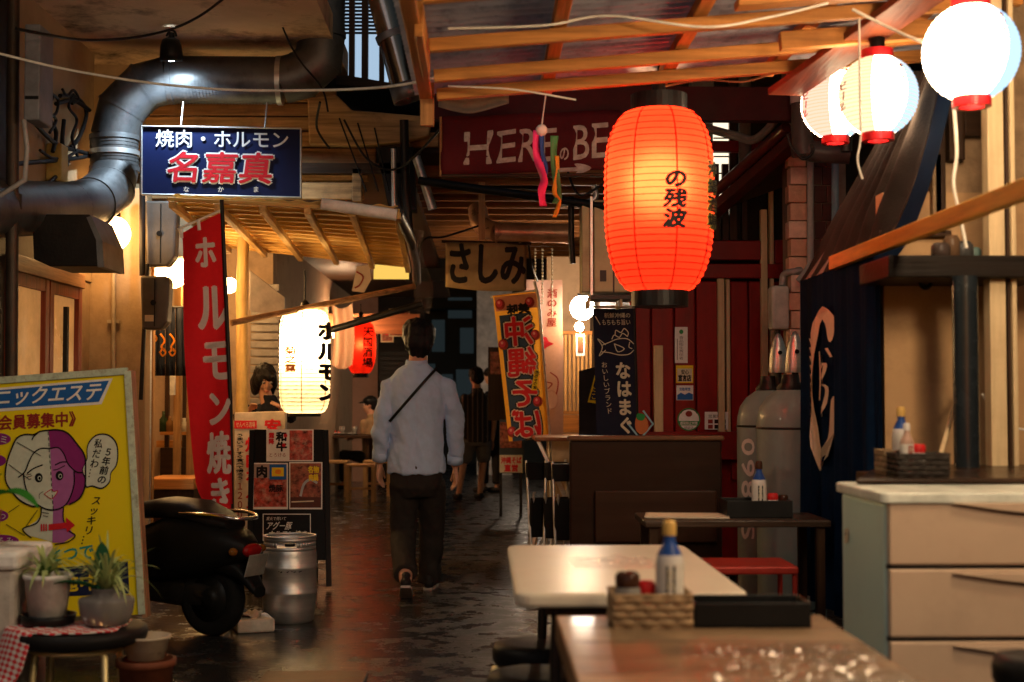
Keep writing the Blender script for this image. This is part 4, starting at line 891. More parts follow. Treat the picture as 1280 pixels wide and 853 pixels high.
# =================================================================== LEFT FOREGROUND: stool, plants, bin, scooter
sx, sy = -1.405, 5.0
st = thing('round_stool', 'round black topped stool with gilded legs carrying the potted plants', 'stool', (sx, sy, 0))
M_seat = mat('black_vinyl', (.010, .009, .009), .5, 0, .2, 10, .2, 120)
MB().lathe([(.0,.40),(.20,.40),(.232,.412),(.238,.435),(.232,.455),(.205,.462),(0,.462)], (sx, sy, 0), 40).build('seat', M_seat, st)
for a in (40, 140, 220, 320):
    c, s_ = math.cos(R(a)), math.sin(R(a))
    MB().tube([V((sx+.12*c, sy+.12*s_, .395)), V((sx+.155*c, sy+.155*s_, .37)), V((sx+.175*c, sy+.175*s_, 0))], .011, 8).build('leg', M_brass, st)
MB().lathe([(.150,.378),(.162,.378),(.162,.392),(.150,.392),(.150,.378)], (sx, sy, 0), 32, True, None, False).build('ring', M_brass, st)
# checked cloth
def check(name):
    m, n, N, L, b = _new(name); tc_ = N.new('ShaderNodeTexCoord'); ck = N.new('ShaderNodeTexChecker'); ck.inputs['Scale'].default_value = 75
    ck.inputs[1].default_value = (.55, .02, .03, 1); ck.inputs[2].default_value = (.62, .56, .52, 1); L.new(tc_.outputs['UV'], ck.inputs[0]); L.new(ck.outputs[0], b.inputs['Base Color']); b.inputs['Roughness'].default_value = .85; return m
def cf(u, v):
    x = sx-.25+.42*u; y = sy-.235+.30*v; d = math.hypot(x-sx, y-sy)
    z = .4655 + .004*math.sin(u*21)*math.cos(v*13)
    ov = max(0, .045-v*.15) if v < .3 else 0
    if d > .225: z -= min(.16, (d-.225)*3.2); 
    if u > .32 and d > .222:
        f = .222/d; x = sx+(x-sx)*f; y = sy+(y-sy)*f; z = .4655
    return V((x-.05*max(0, .3-u), y - .02*max(0, d-.22), z))
mb = MB().grid(cf, 60, 40)
o = single(mb, 'checked_cloth', check('checked_gingham'), 'red and white checked cloth draped over the front of the plant stool', 'cloth', None, 0, .004)
uv = o.data.uv_layers.new(name='UVMap')
for l in o.data.loops:
    co = o.data.vertices[l.vertex_index].co; uv.data[l.index].uv = (co.x*.62+co.z*.6, co.y*.62+co.z*.6)
# plants
M_leafA = paper('striped_leaf', (.42, .50, .20), .25); M_leafB = paper('green_leaf', (.09, .20, .05), .3); M_leafC = paper('dark_leaf', (.03, .12, .06), .2); M_soil = mat('soil', (.05, .03, .02), .9, bump=.5)
def blade(base, az, ln, wd, lift, droop, n=7):
    vs = []; d = V((math.cos(az), math.sin(az), 0)); sd_ = V((-d.y, d.x, 0))
    for i in range(n+1):
        t = i/n; c = base + d*ln*(t*math.cos(lift)) + V((0, 0, ln*(t*math.sin(lift) - droop*t*t)))
        wv = wd*math.sin(math.pi*min(1, .15+t*.85))**.7*(1 if t < .98 else .2)
        vs += [c - sd_*wv/2 + V((0,0,wv*.2)), c, c + sd_*wv/2 + V((0,0,wv*.2))]
    return vs, [(3*i+k, 3*i+k+1, 3*i+k+4, 3*i+k+3) for i in range(n) for k in (0, 1)]
def leaves(t, base, specs, m):
    for az, ln, wd, lift, droop in specs:
        mb = MB(); mb.add(*blade(base, az, ln, wd, lift, droop), True); mb.build('leaf', m, t)
rnd = random.Random(4)
sauc = single(MB().lathe([(0,0),(.085,0),(.095,.035),(.088,.035),(.08,.008),(0,.008)], (X_(64,4.98), 4.98, .468), 30), 'plant_saucer', M_black, 'black saucer under the white flower pot on the stool', 'saucer')
p1 = thing('potted_plant', 'white plastic flower pot with a striped spider plant on the stool', 'plant', (X_(63,4.98), 4.98, .478))
b = p1.location
MB().lathe([(.0,0),(.060,0),(.078,.145),(.083,.147),(.083,.162),(.076,.162),(.074,.14),(0,.138)], b, 36).build('pot', M_white, p1)
MB().lathe([(0,.140),(.073,.141)], b, 24).build('soil', M_soil, p1)
leaves(p1, b+V((-.01,0,.14)), [(rnd.uniform(0, 6.28), rnd.uniform(.12,.26), rnd.uniform(.009,.016), rnd.uniform(.85,1.5), rnd.uniform(.35,1.05)) for i in range(80)], M_leafA)
leaves(p1, b+V((-.01,0,.14)), [(rnd.uniform(0, 6.28), rnd.uniform(.06,.14), rnd.uniform(.010,.016), rnd.uniform(.9,1.5), rnd.uniform(.2,.5)) for i in range(12)], M_leafB)
p2 = thing('glass_planter', 'squat cloudy glass bowl with a spider plant and one broad leaf on the stool', 'plant', (X_(136,4.95), 4.95, .468))
b = p2.location
M_cloud = mat('cloudy_glass', (.30, .28, .27), .12, 0, .2, 6, .1, 8, trans=.45, dirt=.3)
MB().lathe([(.05,0),(.075,.008),(.088,.04),(.095,.085),(.09,.095),(.05,.105),(.048,.12),(.056,.128),(.044,.128),(.042,.1)], b, 32, True, None, False).build('bowl', M_cloud, p2)
MB().lathe([(0,.098),(.046,.10)], b, 20).build('soil', M_soil, p2)
leaves(p2, b+V((0,0,.11)), [(rnd.uniform(0, 6.28), rnd.uniform(.12,.36), rnd.uniform(.008,.015), rnd.uniform(.85,1.5), rnd.uniform(.3,.95)) for i in range(95)], M_leafA)
leaves(p2, b+V((-.01,-.01,.11)), [(-1.6, .20, .06, 1.48, .1), (3.3, .20, .05, .55, .35), (2.9, .24, .04, .5, .5), (-.1, .16, .04, 1.2, .2)], M_leafC)
bx = thing('storage_bin', 'off white plastic bin with a lid cut by the left edge of the photo', 'bin', (X_(-14,5.15), 5.0, 0))
x1 = X_(25, 4.95)
MB().box((x1-.30, 4.93, 0), (x1, 5.3, .66)).build('body', mat('bin_plastic', (.48, .44, .38), .5, dirt=.35), bx, .02)
MB().box((x1-.32, 4.91, .66), (x1+.012, 5.32, .72)).build('lid', M_white, bx, .015)
p3 = thing('potted_plant', 'broad leaved plant on the white bin reaching one big green leaf over the yellow board', 'plant', (x1-.2, 5.1, .72))
b = p3.location
MB().lathe([(0,0),(.07,0),(.09,.13),(.08,.13),(0,.115)], b, 24).build('pot', mat('terracotta', (.30, .10, .05), .8, dirt=.3), p3)
for az, ln, wd, lift, droop in ((-.45,.40,.085,.75,.62),(2.2,.3,.08,1.0,.6),(-2.2,.28,.08,1.1,.7),(1.0,.3,.08,1.2,.5)):
    mb = MB(); mb.add(*blade(b+V((0,0,.12)), az, ln, wd, lift, droop, 12), True); mb.build('leaf', paper('broad_leaf', (.04, .20, .03), .25), p3)
bw = thing('plastic_planter', 'cream bowl planter resting on the brown pot beside the plant stool', 'planter', (X_(186,5.0), 5.0, .345))
b = bw.location
MB().lathe([(0,0),(.062,0),(.078,.07),(.085,.072),(.085,.08),(.076,.08),(.07,.03),(0,.025)], b, 32).build('bowl', mat('cream_plastic', (.50, .40, .29), .5, dirt=.3), bw)
bp2 = single(MB().lathe([(0,0),(.075,0),(.092,.32),(.103,.322),(.103,.345),(.09,.345),(.085,.3),(0,.29)], (X_(186,5.0), 5.0, 0), 32), 'flower_pot', mat('brown_pot', (.16, .05, .025), .6, dirt=.3), 'tall reddish brown pot on the ground right of the plant stool', 'pot')
# scooter (built facing +x, then turned)
sc = thing('motor_scooter', 'black scooter parked behind the yellow board with its tail towards the keg', 'scooter')
M_sc = mat('scooter_black', (.006, .006, .006), .45, 0, .2, 5, .04, spec=.12)
M_tyre = mat('tyre', (.008, .008, .008), .85, bump=.4, bscale=90)
Yx = Matrix(((1,0,0),(0,0,-1),(0,1,0)))
def wheel(x, z, r, w_):
    pf = [(r*.62,-w_*.4),(r*.8,-w_*.5),(r*.95,-w_*.42),(r,0),(r*.95,w_*.42),(r*.8,w_*.5),(r*.62,w_*.4)]
    t_ = MB().lathe(pf, (x, 0, z), 32, True, Yx, False).build('wheel', M_tyre, sc)
    MB().lathe([(.03,-w_*.5),(.05,-w_*.45),(r*.3,-w_*.2),(r*.64,-w_*.36),(r*.64,w_*.36),(r*.3,w_*.2),(.05,w_*.45),(.03,w_*.5)], (x, 0, z), 24, True, Yx).build('rim', M_black, t_)
wheel(0, .215, .215, .10); wheel(1.22, .215, .215, .095)
def loftx(rows, n=18, m=None, name='body', root=None):
    mb = MB(); rings = []
    for x, zc_, hw, hh in rows: rings.append([V((x, hw*math.copysign(abs(math.cos(a))**.7, math.cos(a)), zc_+hh*math.copysign(abs(math.sin(a))**.7, math.sin(a)))) for a in (2*math.pi*j/n for j in range(n))])
    vs = [p for r_ in rings for p in r_]
    mb.add(vs, [(i*n+j, i*n+(j+1)%n, (i+1)*n+(j+1)%n, (i+1)*n+j) for i in range(len(rows)-1) for j in range(n)], True)
    mb.add(rings[0], [tuple(range(n))]); mb.add(rings[-1], [tuple(range(n))]); return mb.build(name, m, root)
loftx([(-.28,.50,.07,.05),(-.20,.51,.13,.10),(.0,.51,.17,.17),(.25,.50,.18,.19),(.45,.46,.17,.16),(.6,.36,.15,.10)], m=M_sc, name='rear_cowl', root=sc)
loftx([(-.16,.64,.09,.03),(-.06,.66,.13,.05),(.1,.71,.15,.06),(.32,.72,.15,.06),(.5,.70,.13,.05),(.6,.67,.10,.03)], m=M_seat, name='seat', root=sc)
loftx([(.55,.27,.15,.05),(.75,.24,.17,.05),(.98,.27,.15,.06)], m=M_sc, name='floorboard', root=sc)
loftx([(.92,.30,.16,.06),(.99,.55,.19,.20),(1.05,.80,.15,.14),(1.03,.95,.10,.06)], m=M_sc, name='leg_shield', root=sc)
loftx([(.98,.40,.07,.06),(1.2,.46,.075,.05),(1.40,.36,.06,.05)], m=M_sc, name='front_fender', root=sc)
loftx([(-.34,.27,.05,.03),(-.24,.38,.085,.05),(-.1,.43,.10,.07),(.2,.42,.09,.06)], m=M_sc, name='rear_fender', root=sc)
loftx([(-.05,.22,.03,.05),(.15,.24,.05,.09),(.5,.24,.05,.07)], m=M_dmetal, name='engine_cover', root=sc)
MB().tube(smooth_pts([V((1.0,-.34,.99)), V((1.03,-.18,1.03)), V((1.05,0,1.0)), V((1.03,.18,1.03)), V((1.0,.34,.99))], 4), .016, 8).build('handlebar', M_black, sc)
for s_ in (-1, 1):
    MB().tube([V((1.05,.2*s_,1.03)), V((1.0,.28*s_,1.25))], .006, 6).build('mirror_stalk', M_dmetal, sc)
    MB().ball((1.0,.28*s_,1.28), .05, 12, .3, 1.2, .8).build('mirror', M_black, sc)
MB().tube(smooth_pts([V((.12,-.15,.70)), V((-.12,-.14,.70)), V((-.25,-.08,.68)), V((-.25,.08,.68)), V((-.12,.14,.70)), V((.12,.15,.70))], 5), .011, 8).build('grab_rail', M_chrome, sc)
MB().ball((-.285,0,.50), .055, 14, .55, 1.5, .75).build('tail_light', mat('tail_lens', (.20, .006, .006), .2, coat=.2), sc)
for s_ in (-1, 1): MB().ball((-.25,.125*s_,.50), .03, 10, .8, 1, .8).build('indicator', mat('amber_lens', (.16, .06, .01), .2), sc)
MB().obox((-.315,0,.42), (.008,.17,.13), Euler((0,R(-18),0)).to_matrix()).build('number_plate', mat('plate', (.22,.21,.19), .4, dirt=.3), sc, .004)
MB().tube([V((-.05,-.16,.3)), V((.4,-.15,.26))], .04, 12).build('exhaust', M_dmetal, sc)
MB().tube([V((.1,0,.24)), V((.0,.0,.215))], .05, 10).build('engine', M_dmetal, sc)
sc.location = (X_(268,7.55), 7.55, 0); sc.rotation_euler = (0, 0, R(150)); sc.scale = (.92, .92, .92)
bag = single(MB().grid(lambda u, v: V((X_(316,7.9)+.03*math.cos(u*6.28)*(1+.2*math.sin(v*9)), 7.62+.03*math.sin(u*6.28), .26+.10*v+.01*math.sin(u*9))), 14, 8), 'towel', mat('pale_towel', (.40,.34,.28), .9, dirt=.3), 'small soiled towel hanging from the tail of the scooter', 'towel', None, 0, .004) if 0 else None
# =================================================================== RIGHT: red shop front facing the alley
rsb = thing('red_shop', 'red painted shop front with cream door posts behind the big red lantern', 'building', (1.5, 9.5, 0))
M_redp = mat('red_paint', (.24, .008, .006), .42, 0, .22, 2.2, .1, 20, (6, 6, 1), dirt=.35, dcol=(.10, .008, .006))
M_redp2 = mat('red_paint_beam', (.22, .011, .009), .4, 0, .2, 3, .1, dirt=.3, dcol=(.08, .008, .006))
M_creamp = mat('cream_post', (.60, .45, .26), .5, 0, .15, 4, .1, 30, (10, 10, 1), dirt=.3, dcol=(.25, .12, .05))
Yf = 9.5
MB().box((X_(788,Yf+.12), Yf+.12, 0), (2.9, Yf+.2, Z_(372,Yf))).build('wall', M_redp, rsb)
MB().box((X_(788,Yf+.15), Yf+.205, Z_(372,Yf)), (2.9, Yf+.3, 3.7)).build('upper_wall', M_darkwall, rsb)
for x0, x1 in ((787,813),(815,842),(844,869),(871,897),(914,935),(937,958),(970,1000)):
    MB().pbox(x0, 352, x1, 600, Yf+.06, .05).build('red_panel', M_redp, rsb, .006)
for x0, x1, y0, y1, d in ((898,906,345,545,.0),(908,913,345,545,.03),(952,960,262,545,-.03),(963,968,232,545,-.01),(818,829,432,545,-.01)):
    MB().pbox(x0, y0, x1, y1, Yf+d, .05).build('door_post', M_creamp, rsb, .004)
for x0, y0, x1, y1, d in ((878,301,951,325,-.03),(878,330,1000,348,-.02),(969,300,1000,330,-.02),(787,540,1000,575,-.03),(884,176,962,190,.0)):
    MB().pbox(x0, y0, x1, y1, Yf+d, .06).build('rail', M_redp2, rsb, .006)
for x0, y0, x1, y1 in ((893,205,899,300),(903,205,911,300),(928,210,934,300)): MB().pbox(x0, y0, x1, y1, Yf+.1, .05).build('stud', M_dark_wood_z, rsb)
MB().pbox(886, 196, 990, 300, Yf+.17, .02).build('transom', mat('dark_glass', (.02,.014,.012), .12, var=.3, scale=3), rsb)
MB().pbox(892, 150, 911, 268, Yf+.14, .02).build('lit_window', emit('lit_window', (1, .82, .58), .75), rsb)
for y in (172, 195, 216, 240): MB().pbox(892, y, 911, y+1.6, Yf+.125, .01).build('glazing_bar', M_dark_wood, rsb)
MB().pbox(912, 96, 921, 300, Yf+.1, .05).build('stud', M_dark_wood_z, rsb)
MB().tube([P(931, 95, 9.45), P(931, 215, 9.45)], .042, 14).build('standpipe', mat('wrapped_pipe', (.20,.16,.13), .7, dirt=.4), rsb)
MB().pbox(864, 98, 893, 152, 9.4, .12).build('meter', mat('grey_meter', (.22,.21,.20), .5), rsb, .012)
MB().pbox(880, 112, 888, 124, 9.39, .012).build('meter_window', mat('meter_glass', (.05,.07,.10), .1), rsb)
ev = MB(); a, b_ = P(998, 172, 8.4), P(884, 272, 9.45)
ev.bar(a, b_, .10, .07); ev.build('eave', mat('maroon_eave', (.09,.02,.018), .5, dirt=.4), rsb, .01)
MB().tube([a+V((-.07,0,.06)), b_+V((-.07,0,.06))], .035, 12).build('gutter', mat('maroon_gutter', (.12,.02,.02), .35, coat=.3), rsb)
MB().prism([a+V((0,.05,.02)), b_+V((0,.05,.02)), b_+V((.9,.0,.35)), a+V((.9,0,.35))], (0,.0,.05)).build('lean_to_roof', mat('thatch_board', (.16,.10,.06), .8, bump=.5, dirt=.4), rsb)
for y in (178, 182): MB().tube(smooth_pts([P(858,150+y-178,9.3), P(882,158+y-178,9.2), P(920,168+y-178,9.0), P(945,172+y-178,8.8), P(975,142+y-178,8.5)], 5), .018, 8).build('conduit', mat('grey_conduit', (.26,.23,.2), .5), rsb)
# stickers
sfr = Surf(P(850, 470, Yf+.056))
def stick(label, fn, cat='sticker'):
    t = thing('sticker', label, cat, sfr(855, 470), 'stickers on the red shop front'); pr = Print(sfr); fn(pr); pr.build(t); return t
stick('tall white notice sticker with small grey writing, topmost on the red panel', lambda p: (p.quad(rect(843.5,409,859.5,454), K_white, 1), p.ell(851.5, 415, 2.6, 2.8, K_green, 2), p.text('食品衛生責任者', rect(848.5,420,854.5,450), ink('grey_ink', (.15,.15,.17)), 2, .0, True), p.line([(846.5,424),(846.5,450)], .7, K_black, 2)))
stick('square yellow bordered sticker with bold black writing', lambda p: (p.quad(rect(845,457,866.5,479), K_yellow, 1), p.quad(rect(846.5,461,865,477.5), K_cream, 2), p.text('安心', rect(851,462,861,468.5), K_black, 3, .03), p.text('宣言店', rect(847.5,468.5,864,477), K_black, 3, .06)))
stick('small sticker with white top and blue torn lower half', lambda p: (p.quad(rect(845.5,482,866.5,500.5), K_white, 1), p.poly([(846.5,494),(851,491),(856,493.5),(861,491),(866,493),(866,500),(846.5,500)], K_blue, 2), p.text('受動喫煙', rect(849,484.5,863,489), K_blue, 2, .02)))
stick('round green and white certification sticker', lambda p: (p.ell(861, 524.5, 14.3, 14.3, K_green, 1, 28), p.ell(861, 524.5, 12.8, 12.8, K_white, 2, 28), p.quad(rect(848.3,526.5,873.7,532), K_green, 3), p.text('感染防止対策', rect(850,527,872,531.5), K_white, 4, .02), p.ell(861, 517.5, 4.3, 3.8, K_maroon, 3, 12), p.line(sm2([(851,517),(854,513.5),(861,511.5),(868,513.5),(871,517)], 3, False), .8, K_black, 3), p.text('認証店', rect(855,533,867,537), K_black, 3)))
stick('small white notice with dark boxes low on the red shop front', lambda p: (p.quad(rect(880,515,909,537), K_white, 18), p.text('営業時間', rect(884,518,905,523), K_black, 19, .0), *[p.quad(rect(x, y, x+6, y+5), K_maroon if x < 890 else K_black, 19) for x in (884,892,900) for y in (524.5,531)]))
# brick pier
pier = thing('brick_pier', 'narrow pier of pale and dark bricks behind the awning', 'pier', (X_(1015,8.6), 8.6, 0))
Mb1 = [mat('pale_brick%d' % i, c, .7, 0, .2, 8, .3, 50, dirt=.3) for i, c in enumerate(((.70,.40,.27),(.64,.34,.22),(.74,.47,.35)))]
Mb2 = [mat('dark_brick%d' % i, c, .5, 0, .2, 8, .3, 50) for i, c in enumerate(((.10,.03,.022),(.075,.022,.018)))]
MB().box((X_(992,8.62), 8.625, 0), (X_(1060,8.62), 8.9, 3.3)).build('mortar', mat('mortar', (.20,.14,.11), .9), pier)
h = .104
for i in range(28):
    z = .35 + i*(h+.006); off = (i % 2)*.012
    MB().box((X_(990,8.6)-off, 8.6-.004*(i % 3), z), (X_(1011,8.6)-off*.3, 8.7, z+h)).build('brick', Mb1[(i*7) % 3], pier, .005)
    for k in range(2):
        x0 = X_(1016+k*15+(i % 2)*5, 8.6); MB().box((x0, 8.608, z), (x0+.067, 8.7, z+h)).build('brick', Mb2[(i+k) % 2], pier, .004)
# downpipe
dp = thing('downpipe', 'fat dark downpipe with a pale joint elbowing right above the brick pier', 'pipe', P(1002, 200, 8.0))
M_pipe = mat('grey_pvc', (.075, .055, .05), .35, 0, .15, 4, .05, dirt=.2)
MB().tube(smooth_pts([P(1002,60,8.0), P(1002,120,8.0), P(1002,165,8.0), P(1006,184,8.0), P(1020,190,7.98), P(1062,192,7.95)], 5), .06, 18).build('pipe', M_pipe, dp)
MB().tube([P(1002,120,8.0), P(1002,130,8.0)], .066, 18).build('joint', mat('pale_joint', (.48,.38,.36), .5), dp)
MB().tube([P(1002,180,8.0), P(1005,194,8.0)], .068, 18).build('elbow_collar', M_pipe, dp)
MB().tube(smooth_pts([P(984,168,7.9), P(990,185,7.9), P(1004,199,7.9), P(1016,190,7.9), P(1014,180,7.9)], 4), .008, 6).build('clamp', M_dmetal, dp)
single(MB().tube([P(1013,198,8.5), P(1013,330,8.5), P(1008,340,8.5), P(998,352,8.5)], .02, 10), 'conduit', mat('pale_conduit', (.32,.30,.28), .45), 'pale vertical conduit up the corner of the brick pier', 'pipe')
single(MB().tube([P(1044,200,8.4), P(1044,320,8.4)], .022, 10), 'conduit', mat('blue_conduit', (.16,.24,.30), .4), 'bluish vertical conduit right of the brick pier', 'pipe')
# gas meter, regulators and cylinders
gm = thing('gas_meter', 'cream gas meter with grey pipework on the wall above the cylinders', 'meter', P(983, 412, 8.6))
MB().pbox(965, 357, 987, 412, 8.6, .14).build('case', mat('cream_meter', (.48,.44,.38), .45, dirt=.25), gm, .018)
MB().pbox(988, 362, 999, 400, 8.64, .1).build('case', M_steel, gm, .015)
MB().tube(smooth_pts([P(978,357,8.65), P(980,344,8.65), P(992,340,8.6), P(1003,346,8.6), P(1004,420,8.6)], 5), .022, 10).build('pipe', mat('grey_pipe', (.30,.28,.26), .4, .3), gm)
MB().tube([P(972,412,8.65), P(972,440,8.65)], .018, 8).build('pipe', M_dmetal, gm)
Mcyl = mat('cylinder_grey', (.26, .33, .31), .36, 0, .12, 4, .06, dirt=.2, dcol=(.12,.08,.05), coat=.2)
def cylinder(px, Y, label, letters):
    x = X_(px, Y); t = thing('gas_cylinder', label, 'gas cylinder', (x, Y, 0), 'gas cylinders by the red shop'); c = V((x, Y, 0)); r = .178
    MB().lathe([(.15,0),(.165,.02),(r,.05),(r,1.10),(r*.985,1.14),(r*.9,1.20),(r*.7,1.25),(r*.42,1.285),(.06,1.30),(0,1.30)], c, 44).build('body', Mcyl, t)
    for z in (.16, 1.09): MB().lathe([(r,-.006),(r+.004,-.003),(r+.004,.003),(r,.006)], c+V((0,0,z)), 44, True, None, False).build('weld_band', M_dmetal, t)
    MB().lathe([(.07,1.285),(.075,1.30),(.05,1.33),(.045,1.37)], c, 20).build('neck', M_dmetal, t)
    pr = Print(RoundSurf(c, lambda z: r, .002))
    for k, ch in enumerate(letters):
        y0 = 548+k*26 if k < 3 else 600+(k-1)*26
        x0 = px-36
        pr.latin(ch, [(x0+12,y0),(x0+12,y0+20),(x0,y0+20),(x0,y0)], K_white, 1, .02)
    pr.build(t); return t
cylinder(961, 7.95, 'grey gas cylinder with white 098 lettering, left one behind the sauce tray', '098S')
cylinder(988, 7.45, 'grey gas cylinder with a dark weld band, partly behind the blue curtain', '')
for px, lb, Y in ((973,'silver regulator cap, left of the pair above the cylinders',7.9),(994,'silver regulator cap beside the blue curtain above the cylinders',7.5)):
    c = P(px, 466, Y); t = thing('gas_regulator', lb, 'regulator', c, 'regulators over the gas cylinders')
    MB().lathe([(.052,0),(.054,.015),(.048,.10),(.036,.155),(.024,.19),(.012,.215),(0,.22)], c, 28).build('cap', M_steel, t)
    MB().tube([c+V((0,-.0465,.11)), c+V((0,-.055,.11))], .012, 10).build('port', M_black, t)
    MB().tube([c, V((c.x, c.y, 1.29))], .018, 10).build('valve', M_dmetal, t)
# electric cabinet
ec = thing('outdoor_unit', 'yellowed steel cabinet on a bracket left of the big red lantern', 'cabinet', P(757, 385, 9.0))
Mec = mat('yellowed_steel', (.40, .34, .20), .45, .2, .2, 4, .1, dirt=.4, dcol=(.14,.08,.03))
MB().pbox(742, 250, 792, 366, 9.0, .25).build('case', Mec, ec, .01)
MB().pbox(727, 250, 741, 366, 9.02, .2).build('side_case', Mec, ec, .008)
MB().pbox(766, 250, 768, 366, 8.994, .01).build('seam', M_dmetal, ec)
MB().pbox(738, 246, 741, 370, 8.985, .02).build('trim', M_steel, ec)
MB().pbox(738, 369, 792, 374, 8.98, .3).build('bracket', M_dmetal, ec); 
for x in (735, 775): MB().pbox(x, 374, x+3, 384, 8.98, .28).build('bracket_foot', M_creamp, ec)
MB().pbox(750, 338, 758, 352, 8.992, .01).build('label_plate', M_dmetal, ec)
single(MB().tube([P(714,246,9.2), P(714,300,9.2), P(716,330,9.2)], .02, 8), 'conduit', M_dmetal, 'dark conduit left of the yellowed steel cabinet', 'pipe')
# far right stalls (beyond the red shop)
fs = thing('timber_bar', 'standing bar with glowing timber slats and counter beyond the banners', 'building', P(715, 650, 13.4))
Mslat = wood('lit_slat', (.55, .30, .11), 2)
MB().box((X_(684,13.6), 13.6, 0), (2.2, 13.75, 2.6)).build('wall', M_beige, fs)
for i in range(11): MB().pbox(690+i*5.2, 416, 693.2+i*5.2, 515, 13.3, .03).build('slat', Mslat, fs, .004)
for y in (414, 514): MB().pbox(688, y, 748, y+4, 13.28, .05).build('rail', M_orange_wood, fs)
MB().pbox(684, 519, 746, 541, 13.2, .04).build('front_board', M_orange_wood, fs, .004)
MB().box((X_(650,13.0), 12.7, Z_(547,13.0)), (X_(744,13.0), 13.19, Z_(542.5,13.0))).build('counter_top', wood('counter_wood', (.34,.15,.06), 0, .3, .3, .3), fs, .006)
MB().box((1.02, 9.8, 0), (1.15, 13.55, 3.2)).build('side_wall', M_darkwall, fs)
globe(728, 385, 12.4, .108, 36, 'round white globe lamp by the yellowed cabinet', True, (1, .84, .66))
t = thing('hanging_tag', 'small white framed tag under the round white lamp', 'sign', P(724, 444, 12.6))
MB().pbox(720, 418, 731, 445, 12.6, .02).build('frame', M_white, t); MB().pbox(722, 421, 729, 441, 12.597, .004).build('card', mat('brown_card', (.12,.05,.03), .6), t); MB().tube([P(725.5,402,12.6), P(725.5,418,12.6)], .004, 5).build('cord', M_wcable, t)
# dark navy partition with pennant
np_ = single(MB().prism([P(x, y, 10.6) for x, y in ((724,464),(747,458),(762,462),(762,640),(724,640))], (0,.05,0)), 'partition', mat('charcoal_panel', (.018,.017,.024), .7), 'charcoal partition panel left of the navy tuna banner', 'partition')
t = thing('pennant', 'small yellow pointed pennant on the charcoal partition', 'pennant', P(741, 505, 10.55)); pr = Print(Surf(P(741, 490, 10.58)))
pr.poly([(744,467),(748,505),(734.5,503)], K_yellow, 1); pr.poly([(743.5,475),(746,501),(737,500)], K_navy, 2); pr.text('たこ', rect(739,482,745,500), K_yellow, 3, .02, True); pr.build(t)
# navy tuna banner
tb = thing('tuna_banner', 'navy banner with a drawn tuna and cream hand lettering', 'banner', P(767, 640, 9.3))
sft = Surf(P(767, 470, 9.3), (0,-1,0), lambda x, y: .012*math.sin(x*.16+y*.02), .003)
MB().grid(lambda u, v: sft(741+50*u+8*v, 386+262*v), 14, 20).build('cloth', mat('navy_banner_cloth', (.016,.017,.034), .85, 0, .2, 8, .2, 120), tb)
MB().tube([P(739,384,9.3), P(793,384,9.3)], .01, 6).build('crossbar', M_wcable, tb)
MB().tube([P(792,380,9.32), V((X_(801,9.32), 9.32, 0))], .012, 8).build('pole', M_black, tb)
pr = Print(sft)
pr.text('新鮮沖縄の', [(755,391),(788,391),(788,398),(755,398)], K_cream, 1, .0); pr.text('もちもち旨い', [(752,399),(788,399),(788,407),(752,407)], K_cream, 1, .0); pr.line([(744,396),(750,406)], 1, K_cream, 1)
for pts in ([(752,432),(762,428),(772,424),(784,424),(792,430)],[(752,440),(762,441),(774,444),(786,443),(792,438)],[(757,431),(747,424),(753,434),(749,445),(757,438)],[(768,430),(780,436),(772,440),(768,430)],[(765,424),(768,419),(774,422),(778,417),(784,421)],[(769,419),(770,413),(776,416),(780,411),(785,416),(784,421)],[(787,428),(786,434),(790,436)]): pr.line(sm2(pts, 4, False), 1.1, K_cream, 1)
pr.text('おいしいブランド', [(751,452),(759,452),(766,518),(758,518)], K_cream, 1, .0, True); pr.text('なはまぐろ', [(768,452),(788,452),(794,566),(774,566)], K_cream, 1, .04, True)
sb2 = [(800,513),(816,528),(804,549),(786,534)]
pr.line([(786,531),(800,549),(816,530),(804,514)], 2.2, ink('skyblue_ink', (.30,.50,.58)), 3); pr.poly(sm2([(799,518),(808,524),(810,536),(802,543),(795,538),(794,526)], 3), ink('print_orange', (.55,.16,.05)), 2); pr.poly(sm2([(797,517),(806,519),(803,526),(796,524)], 3), K_green, 3)
pr.build(tb)
# orange banner (seen from the back, writing mirrored)
ob = thing('nobori_flag', 'leaning orange and navy banner with red mirrored characters', 'flag', V((X_(690,11.6), 11.6, 0)))
sfo = Surf(P(650, 460, 11.6), (0,-1,0), lambda x, y: .02*math.sin(x*.06+y*.022), .004)
Mof = paper('orange_flag', (.90, .42, .045), .3)
oq = [(616,370),(671,364),(686,548),(636,552)]
pr = Print(sfo)
MB().grid(lambda u, v: sfo(*[(oq[0][k]*(1-u)+oq[1][k]*u)*(1-v)+(oq[3][k]*(1-u)+oq[2][k]*u)*v for k in (0,1)]), 12, 24).build('cloth', Mof, ob)
pr.quad([(624,395),(664,390),(677,548),(641,552)], ink('flag_navy', (.035,.07,.13)), 1, 8, 12)
pr.quad([(618,372),(670,366),(672,384),(620,390)], ink('flag_peach', (.70,.32,.20)), 1, 8, 4)
pr.text('美味', [(661,378),(632,381),(634,394),(663,391)], K_black, 2, .06)
Kw_ = ink('flag_white', (.75,.66,.58))
for k, ch in enumerate('沖縄そば'):
    y0 = 396+k*38.5; dx = 3.6*k
    q4 = [(666+dx,y0-3),(628+dx,y0),(631+dx,y0+39),(669+dx,y0+36)]
    pr.text(ch, q4, K_black, 2, .10); pr.text(ch, q4, Kw_, 3, .065); pr.text(ch, q4, K_red, 4, .028)
